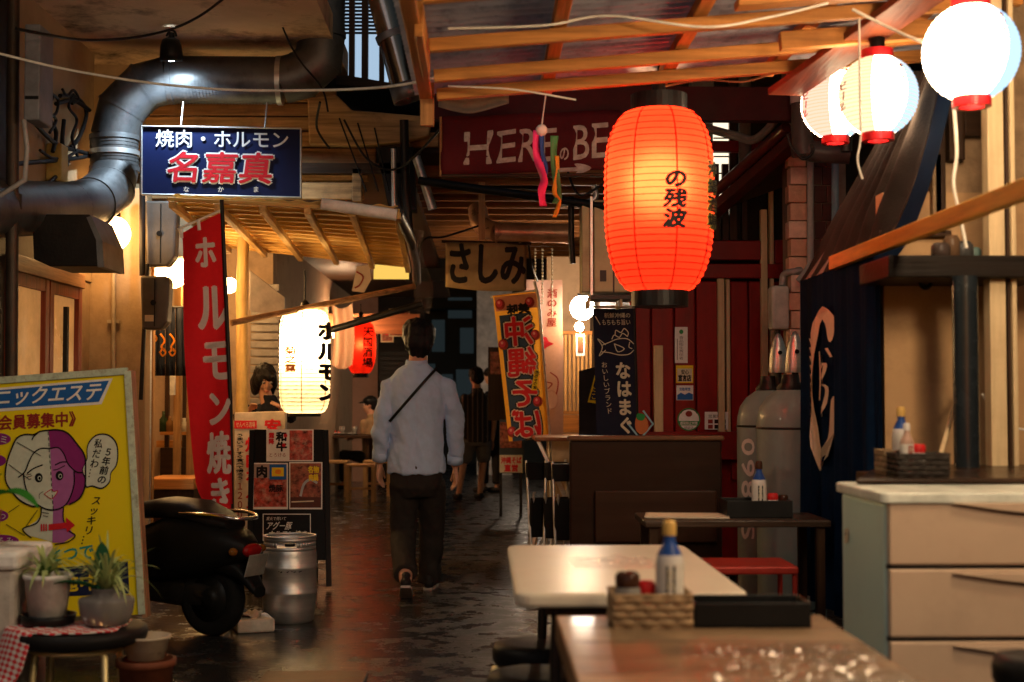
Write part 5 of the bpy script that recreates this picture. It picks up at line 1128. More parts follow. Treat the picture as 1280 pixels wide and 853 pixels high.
for x, y in ((629,431),(669,419),(672,502),(640,540),(625,381),(662,378)): pr.ell(x, y, 6.2, 6.8, K_maroon, 2, 14); pr.ell(x-1, y-1, 4, 4.5, ink('rose_ink', (.60,.05,.08)), 3, 12); pr.ell(x-1.5, y-2, 1.6, 1.8, K_pink, 4, 8)
pr.quad([(668,462),(674,462),(671,488),(664,488)], K_yellow, 5); pr.text('めちゃうま', [(674,463),(668,463),(665,487),(671,487)], K_black, 6, .03, True)
pr.build(ob)
MB().tube([P(668,352,11.62), P(673,372,11.62), P(687,545,11.62), V((X_(690,11.62), 11.62, 0))], .012, 8).build('pole', M_white, ob)
MB().tube([P(613,372,11.62), P(673,363,11.62)], .01, 6).build('crossbar', M_white, ob)
# pale banner behind
pbn = thing('drinking_bar_banner', 'pale pinkish hanging banner with dark red characters behind the orange flag', 'banner', P(682, 545, 12.5))
sfp = Surf(P(682, 450, 12.5), (0,-1,0), lambda x, y: .02*math.sin(x*.1+y*.015), .004)
MB().grid(lambda u, v: sfp(656+47*u, 350+70*v), 10, 12).build('cloth', paper('salmon_cloth', (.62,.36,.27), .3), pbn)
MB().grid(lambda u, v: sfp(660+44*u, 420+124*v), 10, 16).build('lower_cloth', paper('salmon_cloth2', (.58,.34,.26), .3), pbn)
pr = Print(sfp); pr.text('酒のみ屋', [(684,361),(697,361),(696,409),(683,409)], K_maroon, 1, .02, True)
pr.poly(sm2([(672,425),(682,421),(686,427),(692,430),(684,434),(676,440),(674,432)], 3), K_red, 1)
for pts in ([(676,452),(682,456),(679,462)],[(684,478),(690,480),(685,486)],[(688,466),(697,474),(696,490),(690,500),(683,496)]): pr.line(sm2(pts, 4, False), 1.6, K_maroon, 1)
pr.ell(689, 500, 9, 12, ink('rose_pale', (.50,.25,.20)), 1); pr.ell(689, 500, 7.8, 10.8, ink('salmon_ink', (.56,.33,.25)), 2)
pr.build(pbn)
for i, x in enumerate((669, 678, 690)):
    t = thing('beaded_chain', ('short beaded chain, left of the three over the pale banner','beaded chain in the middle over the pale banner','long beaded chain nearest the dark conduit over the pale banner')[i], 'chain', P(x, 370, 12.2))
    mb = MB()
    for k in range(13+i*4): mb.ball(P(x, 312+k*4.2, 12.2), .009, 6, 1, 1, 1.4)
    mb.build('bead_string', K_cream, t)
# sashimi banner
sbn = thing('sashimi_banner', 'hanging beige cloth with big black brush hiragana for sashimi', 'banner', P(607, 360, 11.0))
sfs = Surf(P(607, 332, 11.0), (0,-1,0), lambda x, y: .02*math.sin(x*.045)+.01*math.sin(y*.1), .004)
MB().grid(lambda u, v: sfs(557+101*u, 303+2*u+(56+2*u)*v+3*math.sin(u*3.1)*v), 24, 8).build('cloth', mat('unbleached_cloth', (.40,.28,.14), .85, 0, .2, 7, .2, 130, dirt=.4, dcol=(.2,.11,.05)), sbn, 0, .004)
pr = Print(sfs); pr.text('さしみ', [(558,300),(658,302),(658,358),(558,358)], K_black, 1, .05, False, .04); pr.build(sbn)
MB().tube([P(552,302,11.02), P(664,305,11.02)], .012, 8).build('rod', M_dark_wood, sbn)
t = thing('folded_poster', 'pale patterned paper fan hanging beyond the canopy edge', 'poster', P(450, 370, 13.0)); pr = Print(Surf(P(450, 350, 13.0))); pr.poly([(446,333),(462,331),(464,350),(455,366),(440,364)], ink('poster_grey', (.40,.30,.24)), 1); pr.line(sm2([(446,340),(454,346),(450,356),(444,360)], 4, False), 2, K_maroon, 2); pr.build(t)
lpz = single(MB().pbox(467, 331, 511, 349, 13.2, .02), 'lit_sign', emit('yellow_lightbox', (1, .62, .12), .5), 'small glowing yellow sign box under the canopy edge', 'sign')
for i, (x0,y0,x1,y1,lb) in enumerate(((476,394,492,428,'narrow framed food poster left of the walking man'),(486,386,512,421,'framed food poster with a red dish left of the walking man'))):
    t = thing('food_poster', lb, 'poster', P((x0+x1)/2, y1, 19.0-.1*i)); Yq = 19.0-.1*i
    MB().pbox(x0, y0, x1, y1, Yq, .03).build('frame', M_creamp, t); pr = Print(Surf(P(x0, y0, Yq-.003))); pr.quad(rect(x0+1.5,y0+1.5,x1-1.5,y1-1.5), M_meat2, 1); pr.ell((x0+x1)/2, (y0+y1)/2, (x1-x0)*.33, (y1-y0)*.25, K_red, 2); pr.build(t)
# food sign stand below the orange banner
fst = thing('menu_stand', 'little menu stand with red lettering below the orange banner', 'sign', V((X_(640,15), 15.0, 0)))
MB().pbox(624, 525, 655, 592, 15.0, .06).build('panel', M_dk, fst, .004); pr = Print(Surf(P(640, 560, 14.99)))
pr.quad(rect(625,528,652,560), M_meat2, 1); pr.quad(rect(624.5,569,653,591), K_cream, 1); pr.text('沖縄そば', rect(626,571,652,580), K_red, 2, .05); pr.text('直営', rect(630,580.5,648,590), K_red, 2, .05); pr.build(fst)
for x in (626, 651): MB().box((X_(x,15)-.015, 15.0, 0), (X_(x,15)+.015, 15.05, Z_(592,15))).build('leg', M_dmetal, fst)
t = thing('framed_menu', 'tall dark framed menu on a stand behind the orange banner', 'sign', P(620, 590, 16.0)); MB().pbox(610, 434, 634, 526, 16.0, .05).build('board', M_dark_wood_z, t, .004); MB().pbox(613, 440, 632, 468, 15.99, .006).build('picture', M_meat2, t)
# folding table with bundled metal legs
ft = thing('folding_table', 'folding table with crossed metal legs and stacked folding chairs under it', 'table', (X_(705,11.2), 11.2, 0))
zt = Z_(546, 11.0)
MB().box((X_(668,10.9), 10.8, zt-.03), (X_(752,10.9), 11.6, zt)).build('tabletop', wood('reddish_table', (.32,.13,.06), 0, .3), ft, .006)
for x0, x1, yy in ((672,742,10.85),(742,672,10.9),(676,748,11.5),(748,676,11.55)): MB().bar(V((X_(x0,10.9), yy, zt-.03)), V((X_(x1,10.9), yy, .02)), .022, .022).build('leg', M_steel, ft)
MB().bar(V((X_(660,11.2), 10.7, .09)), V((X_(672,11.2), 11.9, .09)), .05, .07).build('floor_bar', wood('floor_bar', (.34,.18,.09), 1), ft)
fcp = thing('folding_chair', 'folded steel pipe chair leaning under the far right table', 'chair', V((X_(690,10.6), 10.6, 0)), 'folded chairs by the far right table')
for dx in (-.16, .16):
    MB().tube([V((dx,0,.0)), V((dx,.12,.78))], .011, 8).build('leg', M_steel, fcp, world=False); MB().tube([V((dx*.9,.14,.0)), V((dx*.9,.0,.55))], .011, 8).build('leg', M_steel, fcp, world=False)
MB().obox((0,.10,.70), (.34,.02,.13)).build('backrest', M_seat, fcp, .008, world=False); MB().obox((0,.04,.36), (.33,.03,.3), Euler((R(8),0,0)).to_matrix()).build('seat', M_seat, fcp, .01, world=False)
for i, (px, Y, rz, lb) in enumerate(((690,10.6,20,None),(706,10.45,-12,'folded steel chair standing second from the left under the far table'),(722,10.35,10,'folded steel chair standing nearest the brown bench'))):
    o = fcp if i == 0 else copy_tree(fcp)
    o.location = (X_(px, Y), Y, 0); o.rotation_euler = (0, 0, R(rz))
    if lb: o['label'] = lb
# =================================================================== RIGHT FOREGROUND
# bench with high back
bn = thing('high_back_bench', 'dark brown high backed bench behind the small dark table', 'bench', V(((X_(712,6.9)+X_(902,6.9))/2, 6.9, 0)))
M_bench = mat('bench_board', (.020,.008,.004), .4, 0, .25, 3, .05, 40, (.5,6,6), dirt=.2, spec=.08)
xa, xb = X_(712,6.9), X_(902,6.9)
MB().box((xa, 6.9, .05), (xb, 6.94, 1.04)).build('backrest', M_bench, bn, .01)
MB().box((xa-.01, 6.885, 1.04), (xb+.01, 6.955, 1.065)).build('top_rail', wood('bench_rail', (.11,.05,.022), 0, .4), bn, .008)
for x in (xa, xb-.035): MB().box((x, 6.5, 0), (x+.035, 6.898, .44)).build('leg', M_bench, bn, .004)
MB().box((xa, 6.45, .44), (xb, 6.896, .48)).build('seat', M_bench, bn, .01)
MB().box((xa+.12, 6.87, .55), (xb-.03, 6.898, .80)).build('back_panel', mat('bench_inner', (.030,.012,.006), .35, 0, .25, 3, .05, 40, (.5,6,6)), bn, .006)
# dark table beyond the white one
dt = thing('dark_table', 'small dark table with a sauce tray in front of the brown bench', 'table', V((1.13, 6.2, 0)))
zt = Z_(650, 6.05)
tx0, tx1 = X_(806, 6.0), 1.47
MB().box((tx0, 6.0, zt-.03), (tx1, 6.42, zt)).build('tabletop', wood('dark_tabletop', (.05,.03,.02), 0, .3), dt, .006)
for x in (tx0+.04, tx1-.04):
    for y in (6.04, 6.38): MB().box((x-.018, y-.018, 0), (x+.018, y+.018, zt-.03)).build('leg', M_dark_wood_z, dt)
mn = single(MB().obox((tx0+.2, 6.17, zt+.006), (.36,.22,.008), Euler((0,0,R(-8))).to_matrix()), 'menu_sheet', ink('menu_paper', (.45,.37,.28)), 'laminated pale menu sheet lying on the small dark table', 'menu', None, .002)
rst = thing('red_stool', 'red steel framed stool under the small dark table', 'stool', V((X_(940,5.75), 5.75, 0)))
M_rs = mat('red_steel', (.32,.03,.02), .4, .1, dirt=.2)
zz = Z_(712, 5.7); xa2, xb2 = X_(884,5.7), X_(990,5.7)
MB().box((xa2, 5.6, zz-.012), (xb2, 5.92, zz+.02)).build('seat', M_rs, rst, .008)
for x in (xa2+.012, xb2-.012):
    for y in (5.62, 5.9): MB().tube([V((x,y,zz-.01)), V((x,y,0))], .011, 8).build('leg', M_rs, rst)
MB().tube([V((xa2,5.62,zz-.2)), V((xb2,5.62,zz-.2))], .008, 6).build('stretcher', M_rs, rst)
# rounded-top table
def rounded_slab(x0, x1, y0, y1, z0, z1, r, n=6):
    pts = []
    for cx, cy_, a0 in ((x1-r,y0+r,-90),(x1-r,y1-r,0),(x0+r,y1-r,90),(x0+r,y0+r,180)):
        for k in range(n+1): a = R(a0+90*k/n); pts.append((cx+r*math.cos(a), cy_+r*math.sin(a), z0))
    return MB().prism(pts, (0,0,z1-z0))
wt = thing('white_table', 'cream topped table with rounded corners and dark steel legs', 'table', (.38, 4.25, 0))
M_wt = mat('cream_laminate', (.66,.58,.46), .32, 0, .06, 4, .03, 60, dirt=.2, dcol=(.42,.33,.22), dscale=5)
rounded_slab(.082, .684, 3.65, 4.85, .712, .75, .05).build('tabletop', M_wt, wt, .012, 0, 3)
for x in (.20, .57):
    for y in (3.85, 4.68): MB().tube([V((x,y,.712)), V((x-(.02 if x < .4 else -.02),y,0))], .016, 10).build('leg', M_dmetal, wt)
MB().box((.17, 3.84, .665), (.60, 3.87, .712)).build('apron', M_dmetal, wt); MB().box((.17, 4.67, .665), (.60, 4.70, .712)).build('apron', M_dmetal, wt)
# worn wooden table, planks
wdt = thing('wooden_table', 'worn brown plank table in the foreground carrying the sauce basket', 'table', (.5, 2.85, 0))
Mw = [wood('table_plank%d' % i, c, 0, .42, .45, .15, .55) for i, c in enumerate(((.19,.115,.06),(.23,.145,.08),(.16,.095,.05)))]
for i in range(7):
    y1 = 3.48-i*.185
    MB().box((.178, y1-.182, .685), (.822, y1, .72)).build('plank', Mw[i % 3], wdt, .003)
MB().box((.176, 2.186, .66), (.20, 3.478, .7195)).build('edge_strip', wood('table_edge', (.20,.10,.05), 1), wdt, .003); MB().box((.80, 2.186, .66), (.824, 3.478, .7195)).build('edge_strip', wood('table_edge', (.20,.10,.05), 1), wdt, .003)
for x in (.22, .75):
    for y in (2.3, 3.36): MB().box((x, y, 0), (x+.045, y+.045, .685)).build('leg', M_dark_wood_z, wdt)
# black stools by the tables
def blk_stool(x, y, h, r, label, rz, group='black round stools by the tables'):
    t = thing('round_stool', label, 'stool', (x, y, 0), group)
    MB().lathe([(0,h-.07),(r*.93,h-.07),(r,h-.055),(r*1.01,h-.025),(r*.95,h-.005),(r*.7,h),(0,h+.002)], (x,y,0), 36).build('seat', M_seat, t)
    for k in range(2):
        a = R(rz + 90*k); c, s_ = math.cos(a)*r*.93, math.sin(a)*r*.93
        MB().tube(smooth_pts([V((x-c,y-s_,0)), V((x-c*1.02,y-s_*1.02,h-.14)), V((x-c*.8,y-s_*.8,h-.083)), V((x+c*.8,y+s_*.8,h-.083)), V((x+c*1.02,y+s_*1.02,h-.14)), V((x+c,y+s_,0))], 5), .018, 10).build('leg', M_brass, t)
    return t
blk_stool(.185, 4.62, .462, .155, 'black round stool with gilded legs tucked under the cream table', 8)
blk_stool(.165, 4.12, .462, .155, 'black round stool with gilded legs nearest the wooden table', 8)
blk_stool(X_(1300,3.15), 3.15, .68, .11, 'tall black round stool cut by the lower right corner', 20)
# crinkled plastic film with sparkle
def crinkle(x0, x1, y0, y1, z, amp, seed, nu, nv, label, op):
    def f(u, v):
        x = x0+(x1-x0)*u; y = y0+(y1-y0)*v
        n1 = noise.noise(V((x*26+seed, y*26, 0))); n2 = noise.noise(V((x*60, y*60+seed, 3)))
        e = min(1, 8*min(u, 1-u, v, 1-v)+.15)
        return V((x+.008*n2, y+.008*n1, z+.004+amp*e*(abs(n1)+.5*abs(n2))))
    return single(MB().grid(f, nu, nv, False), 'plastic_bag', film('crinkled_film_%d' % seed, op), label, 'plastic bag')
crinkle(.26, .52, 4.15, 4.42, .75, .018, 1, 34, 34, 'crumpled clear plastic glittering on the cream table', .09)
crinkle(.40, .80, 2.62, 3.02, .72, .016, 2, 64, 64, 'crumpled clear plastic glittering on the foreground wooden table', .055)
# sauce sets ---------------------------------------------------------------
M_btl = mat('sauce_bottle_white', (.62,.58,.54), .25, 0, .05, 6, 0)
M_blue = mat('bottle_blue', (.02,.06,.24), .3, 0, .1, bump=0); M_gold = mat('bottle_gold', (.55,.34,.10), .35, bump=0); M_redc = mat('red_cap', (.55,.02,.02), .35, bump=0)
M_soy = mat('soy_brown', (.05,.02,.012), .15, bump=0)
def bottle(x, y, z, h, label, bodym=M_btl, capm=M_gold, shoulder=M_blue):
    t = thing('sauce_bottle', label, 'bottle', (x, y, z), 'sauce bottles on the tables'); c = V((x,y,z)); r = h*.135
    MB().lathe([(0,0),(r*.94,0),(r,.012*h/.2),(r,h*.62),(r*.92,h*.66)], c, 28).build('body', bodym, t)
    MB().lathe([(r*.935,h*.655),(r*.55,h*.76),(r*.42,h*.80),(r*.42,h*.85)], c, 28).build('shoulder', shoulder, t)
    MB().lathe([(r*.5,h*.85),(r*.5,h*.95),(r*.4,h*1.0),(0,h*1.0)], c, 20).build('cap', capm, t)
    MB().lathe([(r+.0012,h*.10),(r+.0012,h*.58)], c, 28, True, None, False).build('label_wrap', ink('bottle_label', (.60,.56,.50)), t)
    pr = Print(RoundSurf(c, lambda zz_: r+.0012, .0012)); s_ = S(y); p0 = 604+x*s_; yb = 497+(1.25-z)*s_; k = h*s_
    pr.quad(rect(p0-.045*k, yb-.55*k, p0+.045*k, yb-.14*k), K_black if bodym is M_btl else K_maroon, 1); pr.text('たれ', rect(p0-.04*k, yb-.53*k, p0+.04*k, yb-.30*k), K_cream, 2, .03, True)
    pr.build(t); return t
def shaker(x, y, z, h, label, capm, bodym=None):
    t = thing('spice_shaker', label, 'shaker', (x, y, z), 'spice shakers on the tables'); c = V((x,y,z)); r = h*.27
    MB().lathe([(0,0),(r,0),(r,h*.62),(r*.86,h*.70)], c, 24).build('body', bodym or M_btl, t)
    MB().lathe([(r*.9,h*.70),(r*.93,h*.74),(r*.93,h*.92),(r*.7,h*1.0),(0,h*1.0)], c, 24).build('lid', capm, t)
    return t
def basket(x0, x1, y0, y1, z, h, label, m):
    t = thing('sauce_basket', label, 'basket', ((x0+x1)/2, (y0+y1)/2, z), 'sauce baskets on the tables')
    MB().box((x0, y0, z), (x1, y1, z+.006)).build('base', m, t)
    n = max(5, int((x1-x0)/.022)); rows = 4
    for side in range(4):
        for r_ in range(rows):
            z0 = z+.004+(h-.006)*r_/rows; z1 = z+.004+(h-.006)*(r_+1)/rows-.001
            mb = MB()
            L = (x1-x0) if side < 2 else (y1-y0); nn = max(4, int(L/.022))
            def f(u, v, side=side, r_=r_, nn=nn):
                w_ = .0028*math.sin(math.pi*(u*nn + r_)); zz_ = z0+(z1-z0)*v
                if side == 0: return V((x0+(x1-x0)*u, y0+w_, zz_))
                if side == 1: return V((x0+(x1-x0)*u, y1+w_, zz_))
                if side == 2: return V((x0+w_, y0+(y1-y0)*u, zz_))
                return V((x1+w_, y0+(y1-y0)*u, zz_))
            mb.grid(f, nn*4, 1); mb.build('woven_strip', m, t, 0, .003)
    rim = MB()
    for a, b_ in (((x0,y0),(x1,y0)),((x1,y0),(x1,y1)),((x1,y1),(x0,y1)),((x0,y1),(x0,y0))): rim.tube([V((*a,z+h)), V((*b_,z+h))], .0042, 6)
    rim.build('rim', m, t); return t
def tray(x0, x1, y0, y1, z, h, label):
    t = thing('cutlery_tray', label, 'tray', ((x0+x1)/2, (y0+y1)/2, z), 'black trays on the tables')
    MB().box((x0,y0,z), (x1,y1,z+.005)).build('base', M_black, t)
    for a, b_ in (((x0,y0,z),(x1,y0+.005,z+h)),((x0,y1-.005,z),(x1,y1,z+h)),((x0,y0+.005,z),(x0+.005,y1-.005,z+h)),((x1-.005,y0+.005,z),(x1,y1-.005,z+h))): MB().box(a, b_).build('side', M_black, t, .002)
    return t
M_wick = mat('pale_wicker', (.33,.22,.12), .7, 0, .3, 14, .2)
M_wickd = mat('dark_wicker', (.03,.024,.02), .6, 0, .3, 14, .2)
xq = lambda px, Y: X_(px, Y)
basket(xq(766,3.28), xq(864,3.28), 3.28, 3.42, .72, .075, 'pale wicker basket of sauces on the wooden table', M_wick)
tray(xq(867,3.28), xq(1012,3.28), 3.28, 3.42, .72, .058, 'long black cutlery tray on the wooden table')
bottle(xq(836,3.35), 3.35, .727, .235, 'white sauce bottle with blue neck and gold cap in the pale wicker basket')
shaker(xq(784,3.34), 3.345, .727, .115, 'clear spice shaker with a brown lid in the pale wicker basket', M_soy, mat('shaker_glass', (.45,.42,.38), .15, trans=.5))
shaker(xq(807,3.37), 3.375, .727, .09, 'small red capped spice shaker in the pale wicker basket', M_redc, M_redc)
zb_ = zt = Z_(650, 6.05)
tray(xq(908,6.1), xq(990,6.1), 6.1, 6.3, zb_, .075, 'black woven tray on the small dark table')
bottle(xq(948,6.2), 6.2, zb_+.006, .235, 'sauce bottle with dark cap standing in the tray on the small dark table', M_btl, M_soy, M_blue)
shaker(xq(965,6.2), 6.2, zb_+.006, .095, 'small red spice shaker beside the bottle on the small dark table', M_redc)
shaker(xq(978,6.24), 6.24, zb_+.006, .085, 'dark lidded spice shaker at the right of the tray on the small dark table', M_soy, M_redc)
# stall: tan wall, posts, shelf, counter
sb_ = thing('corner_stall', 'tan walled stall with a dark counter under the timber canopy', 'building', (1.9, 5.6, 0))
M_tan = mat('tan_wall', (.52,.32,.16), .5, 0, .12, 1.6, .1, 20, dirt=.35, dcol=(.18,.09,.04))
M_board = mat('rough_board', (.36,.24,.14), .8, 0, .25, 14, .4, 60, dirt=.3)
MB().box((1.56, 5.5, 0), (2.45, 5.6, 2.05)).build('wall', M_tan, sb_)
MB().box((2.45, 2.2, 0), (2.6, 5.6, 4.2)).build('side_wall', M_darkwall, sb_)
MB().prism([P(x, y, 5.52) for x, y in ((1212,-100),(1480,-100),(1480,344),(1106,344))], (0,.1,0)).build('upper_wall', M_board, sb_)
MB().box((xq(1098,5.2), 5.05, Z_(346,5.05)), (xq(1330,5.05), 5.45, Z_(318,5.05))).build('shelf', wood('shelf_board', (.010,.006,.004), 0, .5), sb_, .006)
MB().tube([V((xq(1210,5.0), 5.02, Z_(595,5.0))), V((xq(1210,5.0), 5.02, Z_(344,5.0)))], .045, 24).build('post', mat('glossy_black_post', (.012,.016,.02), .25, coat=.4), sb_)
MB().prism([V((1.13,4.30,.988)), V((2.3,4.30,.988)), V((2.3,5.2,.988)), V((1.45,5.2,.988))], (0,0,.016)).build('counter', wood('dark_counter', (.03,.016,.010), 0, .25), sb_, .006)
MB().box((1.34, 4.7, 0), (2.28, 5.1, .985)).build('counter_front', M_dark_wood_z, sb_)
for x0, x1, Y, m in ((1236,1256,5.1,M_creamp),(1258,1263,5.12,M_dark_wood_z),(1264,1270,5.1,M_creamp)): MB().pbox(x0, -80, x1, 600, Y, .07).build('door_post', m, sb_, .004)
for x0, y0, x1, y1, m in ((1166,192,1178,290,M_board),(1168,60,1182,292,M_dark_wood_z),(1186,60,1206,200,M_dark_wood_z),(1100,288,1190,296,M_dark_wood),(1206,90,1232,170,M_dark_wood)): MB().pbox(x0, y0, x1, y1, 5.46, .05).build('board', m, sb_, .004)
single(MB().tube([P(1168,596,4.95), P(1184,540,5.1), P(1198,490,5.4)], .009, 8), 'stick', M_creamp, 'pale stick leaning on the tan wall behind the black post', 'stick')
cable('wire', 'pale lead looping right of the black post', [(1228,492,5.2),(1245,520,5.2),(1260,533,5.2),(1300,540,5.2)], .005, M_wcable)
single(MB().lathe([(.022,-.006),(.03,0),(.022,.006),(.016,0),(.022,-.006)], P(1157,350,5.3), 18, True, Matrix(((1,0,0),(0,0,-1),(0,1.3,0))), False), 'hook_ring', M_black, 'small dark ring hanging under the shelf on the tan wall', 'ring')
for i, (x, r_, h_) in enumerate(((1178,.035,.06),(1194,.03,.09),(1210,.04,.07),(1226,.03,.05))):
    z_ = Z_(318,5.05)
    single(MB().lathe([(0,0),(r_,0),(r_,h_*.8),(r_*.7,h_),(0,h_)], V((xq(x,5.2), 5.2+.02*i, z_)), 20), 'jar', mat('jar%d' % i, ((.05,.035,.03),(.12,.07,.04),(.05,.05,.05),(.10,.16,.15))[i], .3), ('squat dark jar first from the awning on the stall shelf','taller brown jar on the stall shelf','wide dark jar above the black post on the stall shelf','small teal jar last on the stall shelf beside the door post')[i], 'jar', 'jars on the stall shelf')
zc_ = 1.005
basket(xq(1106,4.48), xq(1134,4.48), 4.48, 4.60, zc_, .075, 'small pale basket on the dark counter of the stall', M_wick)
basket(xq(1122,4.34), xq(1186,4.34), 4.34, 4.46, zc_, .07, 'black woven basket on the dark counter of the stall', M_wickd)
bottle(xq(1126,4.53), 4.53, zc_+.01, .205, 'white and blue sauce bottle at the back of the stall counter')
bottle(xq(1133,4.42), 4.42, zc_+.01, .155, 'shorter pink brown sauce bottle in front on the stall counter', mat('sauce_pinkish', (.42,.26,.20), .3, bump=0), M_btl, mat('sauce_pinkish', (.42,.26,.20), .3, bump=0))
shaker(xq(1147,4.42), 4.42, zc_+.01, .09, 'red capped shaker in the black woven basket on the stall counter', M_redc)
# plastic drawer chest
dch = thing('drawer_chest', 'pale plastic drawer chest with curved handles at the right edge', 'chest of drawers', (1.55, 4.2, 0))
M_pp = mat('plastic_cool_light', (.60,.78,.69), .38, 0, .05, 2, .03, 20, dirt=.15, dcol=(.35,.38,.33)); M_df = mat('drawer_front', (.52,.375,.265), .36, 0, .08, 2, .05, 20, dirt=.3, dcol=(.35,.25,.18))  # cool light put into the side colour, warm light into the front
MB().box((1.122, 3.975, .04), (2.0, 4.45, .955)).build('body', M_pp, dch, .012)
rounded_slab(1.105, 2.02, 3.935, 4.47, .955, .985, .03).build('top', mat('chest_top', (.66,.68,.60), .35), dch, .006)
MB().box((1.13, 4.0, 0), (2.0, 4.44, .04)).build('plinth', M_dmetal, dch)
for k, (y0, y1) in enumerate(((625,708),(713,799),(804,890),(895,975))):
    z1, z0 = Z_(y0, 3.95), Z_(y1, 3.95)
    MB().box((1.128, 3.945, z0), (1.99, 3.974, z1)).build('drawer_front', M_df, dch, .007)
    lip = [(1.30+.56*t, z1-.010-.030*math.sin(math.pi*t)) for t in (i/16 for i in range(17))]
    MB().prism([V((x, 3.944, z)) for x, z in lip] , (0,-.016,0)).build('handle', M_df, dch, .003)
    MB().prism([V((x, 3.9435, z-.006*math.sin(math.pi*(x-1.30)/.56)-.001)) for x, z in lip], (0,-.0055,0)).build('painted_handle_shadow', mat('painted_gap_shade', (.10,.075,.055), .6), dch)  # dark lens painting the shadow under the handle lip
    MB().box((1.124, 3.955, z1), (1.992, 3.97, z1+.012)).build('gap', M_dmetal, dch)
stk = thing('sticker', 'small worn paper label on the cool tinted side of the drawer chest', 'sticker', (1.12, 4.32, .72)); pr = Print(Surf((1.120, 4.3, .7), (-1,0,0))); pr.poly([(1056,662),(1061,660),(1061,678),(1056,680)], K_cream, 1); pr.line([(1057,668),(1060,667)], 1, K_black, 2); pr.build(stk)
# awning: bar, sloping cloth and navy curtain
cb = single(MB().bar(V((1.485, 3.2, 1.82)), V((1.485, 6.0, 1.82)), .034, .058), 'awning_pole', wood('yellow_pole', (.70,.36,.06), 1, .5, .3, 0, .15), 'yellow wooden pole running along the eave over the stall counter', 'pole', None, .004)
aw = thing('navy_curtain', 'long navy curtain with a cream crest hanging from the awning', 'curtain', (1.5, 6.05, .3))
M_navy = mat('navy_curtain_cloth', (.004,.016,.045), .9, 0, .25, 6, .3, 140, spec=.03)
M_up = mat('brown_striped_cloth', (.020,.015,.013), .8, 0, .45, 5, .3, 120, (1,1,1), spec=.05)
def fold(y): return .018*math.sin(y*28) + .008*math.sin(y*61+1)
def cur(u, v):
    y = 5.44+1.26*u; z = 1.80-1.47*v
    return V((1.505+fold(y)*(.3+.7*v), y, z))
MB().grid(cur, 80, 16).build('hanging_cloth', M_navy, aw)
a0, a1, b0, b1 = V((1.5,6.70,1.80)), P(1146,96,6.5), V((1.5,5.44,1.80)), P(1170,96,5.3)
def upc(u, v):
    p = (a0*(1-u)+b0*u)*(1-v) + (a1*(1-u)+b1*u)*v
    return p + V((-.03*math.sin(u*36)*(.4+.6*math.sin(v*3.1))*min(1, v*4), 0, .03*math.sin(u*36)*min(1, v*4)+ -.05*math.sin(v*3.14)))
M_up2 = mat('pale_striped_cloth', (.17,.125,.11), .8, 0, .35, 5, .3, 120, spec=.05)
NS = 11
for k in range(NS):
    MB().grid(lambda u, v, k=k: upc((k+u)/NS, v), 8, 14).build('cloth_strip', (M_up, M_up2)[k % 2], aw)
MB().grid(lambda u, v: upc(1, v) + V((.0, -.13*u, -.01-.08*u)), 6, 14).build('edge_flap', mat('dark_navy_cloth', (.003,.009,.024), .9, spec=.03), aw)
MB().grid(lambda u, v: cur(0, v)+V((.012*u, -.02*u, 0)), 6, 14).build('edge_flap', mat('dark_navy_cloth', (.003,.009,.024), .9, spec=.03), aw)
def yw(px): return 1.505*FPX/(px-604)
sfc = Surf((1.498,6,1), (-1,0,0), lambda px, py: -fold(yw(px))*(.3+.7*max(0,(1.80-(1.25-(py-497)/S(yw(px))))/1.47)) , .004)
pr = Print(sfc)
oc = sm2([(1030,383),(1022,395),(1017,430),(1015,480),(1017,530),(1021,570),(1024,588),(1030,584),(1037,570),(1042,540),(1044,500),(1040,500),(1038,540),(1033,562),(1028,566),(1024,545),(1021,510),(1020,470),(1022,430),(1026,405),(1031,398),(1035,405),(1037,425),(1041,425),(1043,400),(1038,388)], 3)
pr.poly(oc, K_cream, 2)
for k in range(11): pr.line([(1015.5+.1*k, 430+k*11),(1013.5+.3*k, 424+k*11)], 2, K_cream, 2)
pr.line(sm2([(1030,445),(1028,460),(1035,455),(1033,472),(1029,480),(1036,484),(1035,505),(1031,520)], 4, False), 2.2, K_cream, 2)
pr.line(sm2([(1025,440),(1026,470),(1025,500)], 3, False), 1.6, K_cream, 2); pr.line([(1036,436),(1040,446)], 2, K_cream, 2)
pr.build(aw)
# =================================================================== PEOPLE
M_skin = mat('skin', (.50,.27,.18), .5, 0, .1, 12, .05); M_hair = mat('black_hair', (.010,.008,.008), .45, 0, .4, 30, .5, 60, (6,6,1))
def remeshed(mb, name, m, root, vox, smooth=4, disp=None, local=True):
    me = bpy.data.meshes.new('tmp'); me.from_pydata([tuple(v) for v in mb.v], [], mb.f); me.update()
    o = bpy.data.objects.new('tmp', me); COL.objects.link(o)
    md = o.modifiers.new('r', 'REMESH'); md.mode = 'VOXEL'; md.voxel_size = vox; md.adaptivity = 0
    if smooth: s_ = o.modifiers.new('s', 'SMOOTH'); s_.factor = .5; s_.iterations = smooth
    dg = bpy.context.evaluated_depsgraph_get(); me2 = bpy.data.meshes.new_from_object(o.evaluated_get(dg)); bpy.data.objects.remove(o); bpy.data.meshes.remove(me)
    if disp:
        ns = [v.normal.copy() for v in me2.vertices]; cs = [v.co.copy() for v in me2.vertices]
        for v, n_, c in zip(me2.vertices, ns, cs): v.co = c + n_*disp(c)
    me2.name = name; me2.materials.clear(); me2.materials.append(m); me2.polygons.foreach_set('use_smooth', [True]*len(me2.polygons)); me2.update()
    ob_ = bpy.data.objects.new(name, me2); COL.objects.link(ob_); ob_.parent = root; return ob_
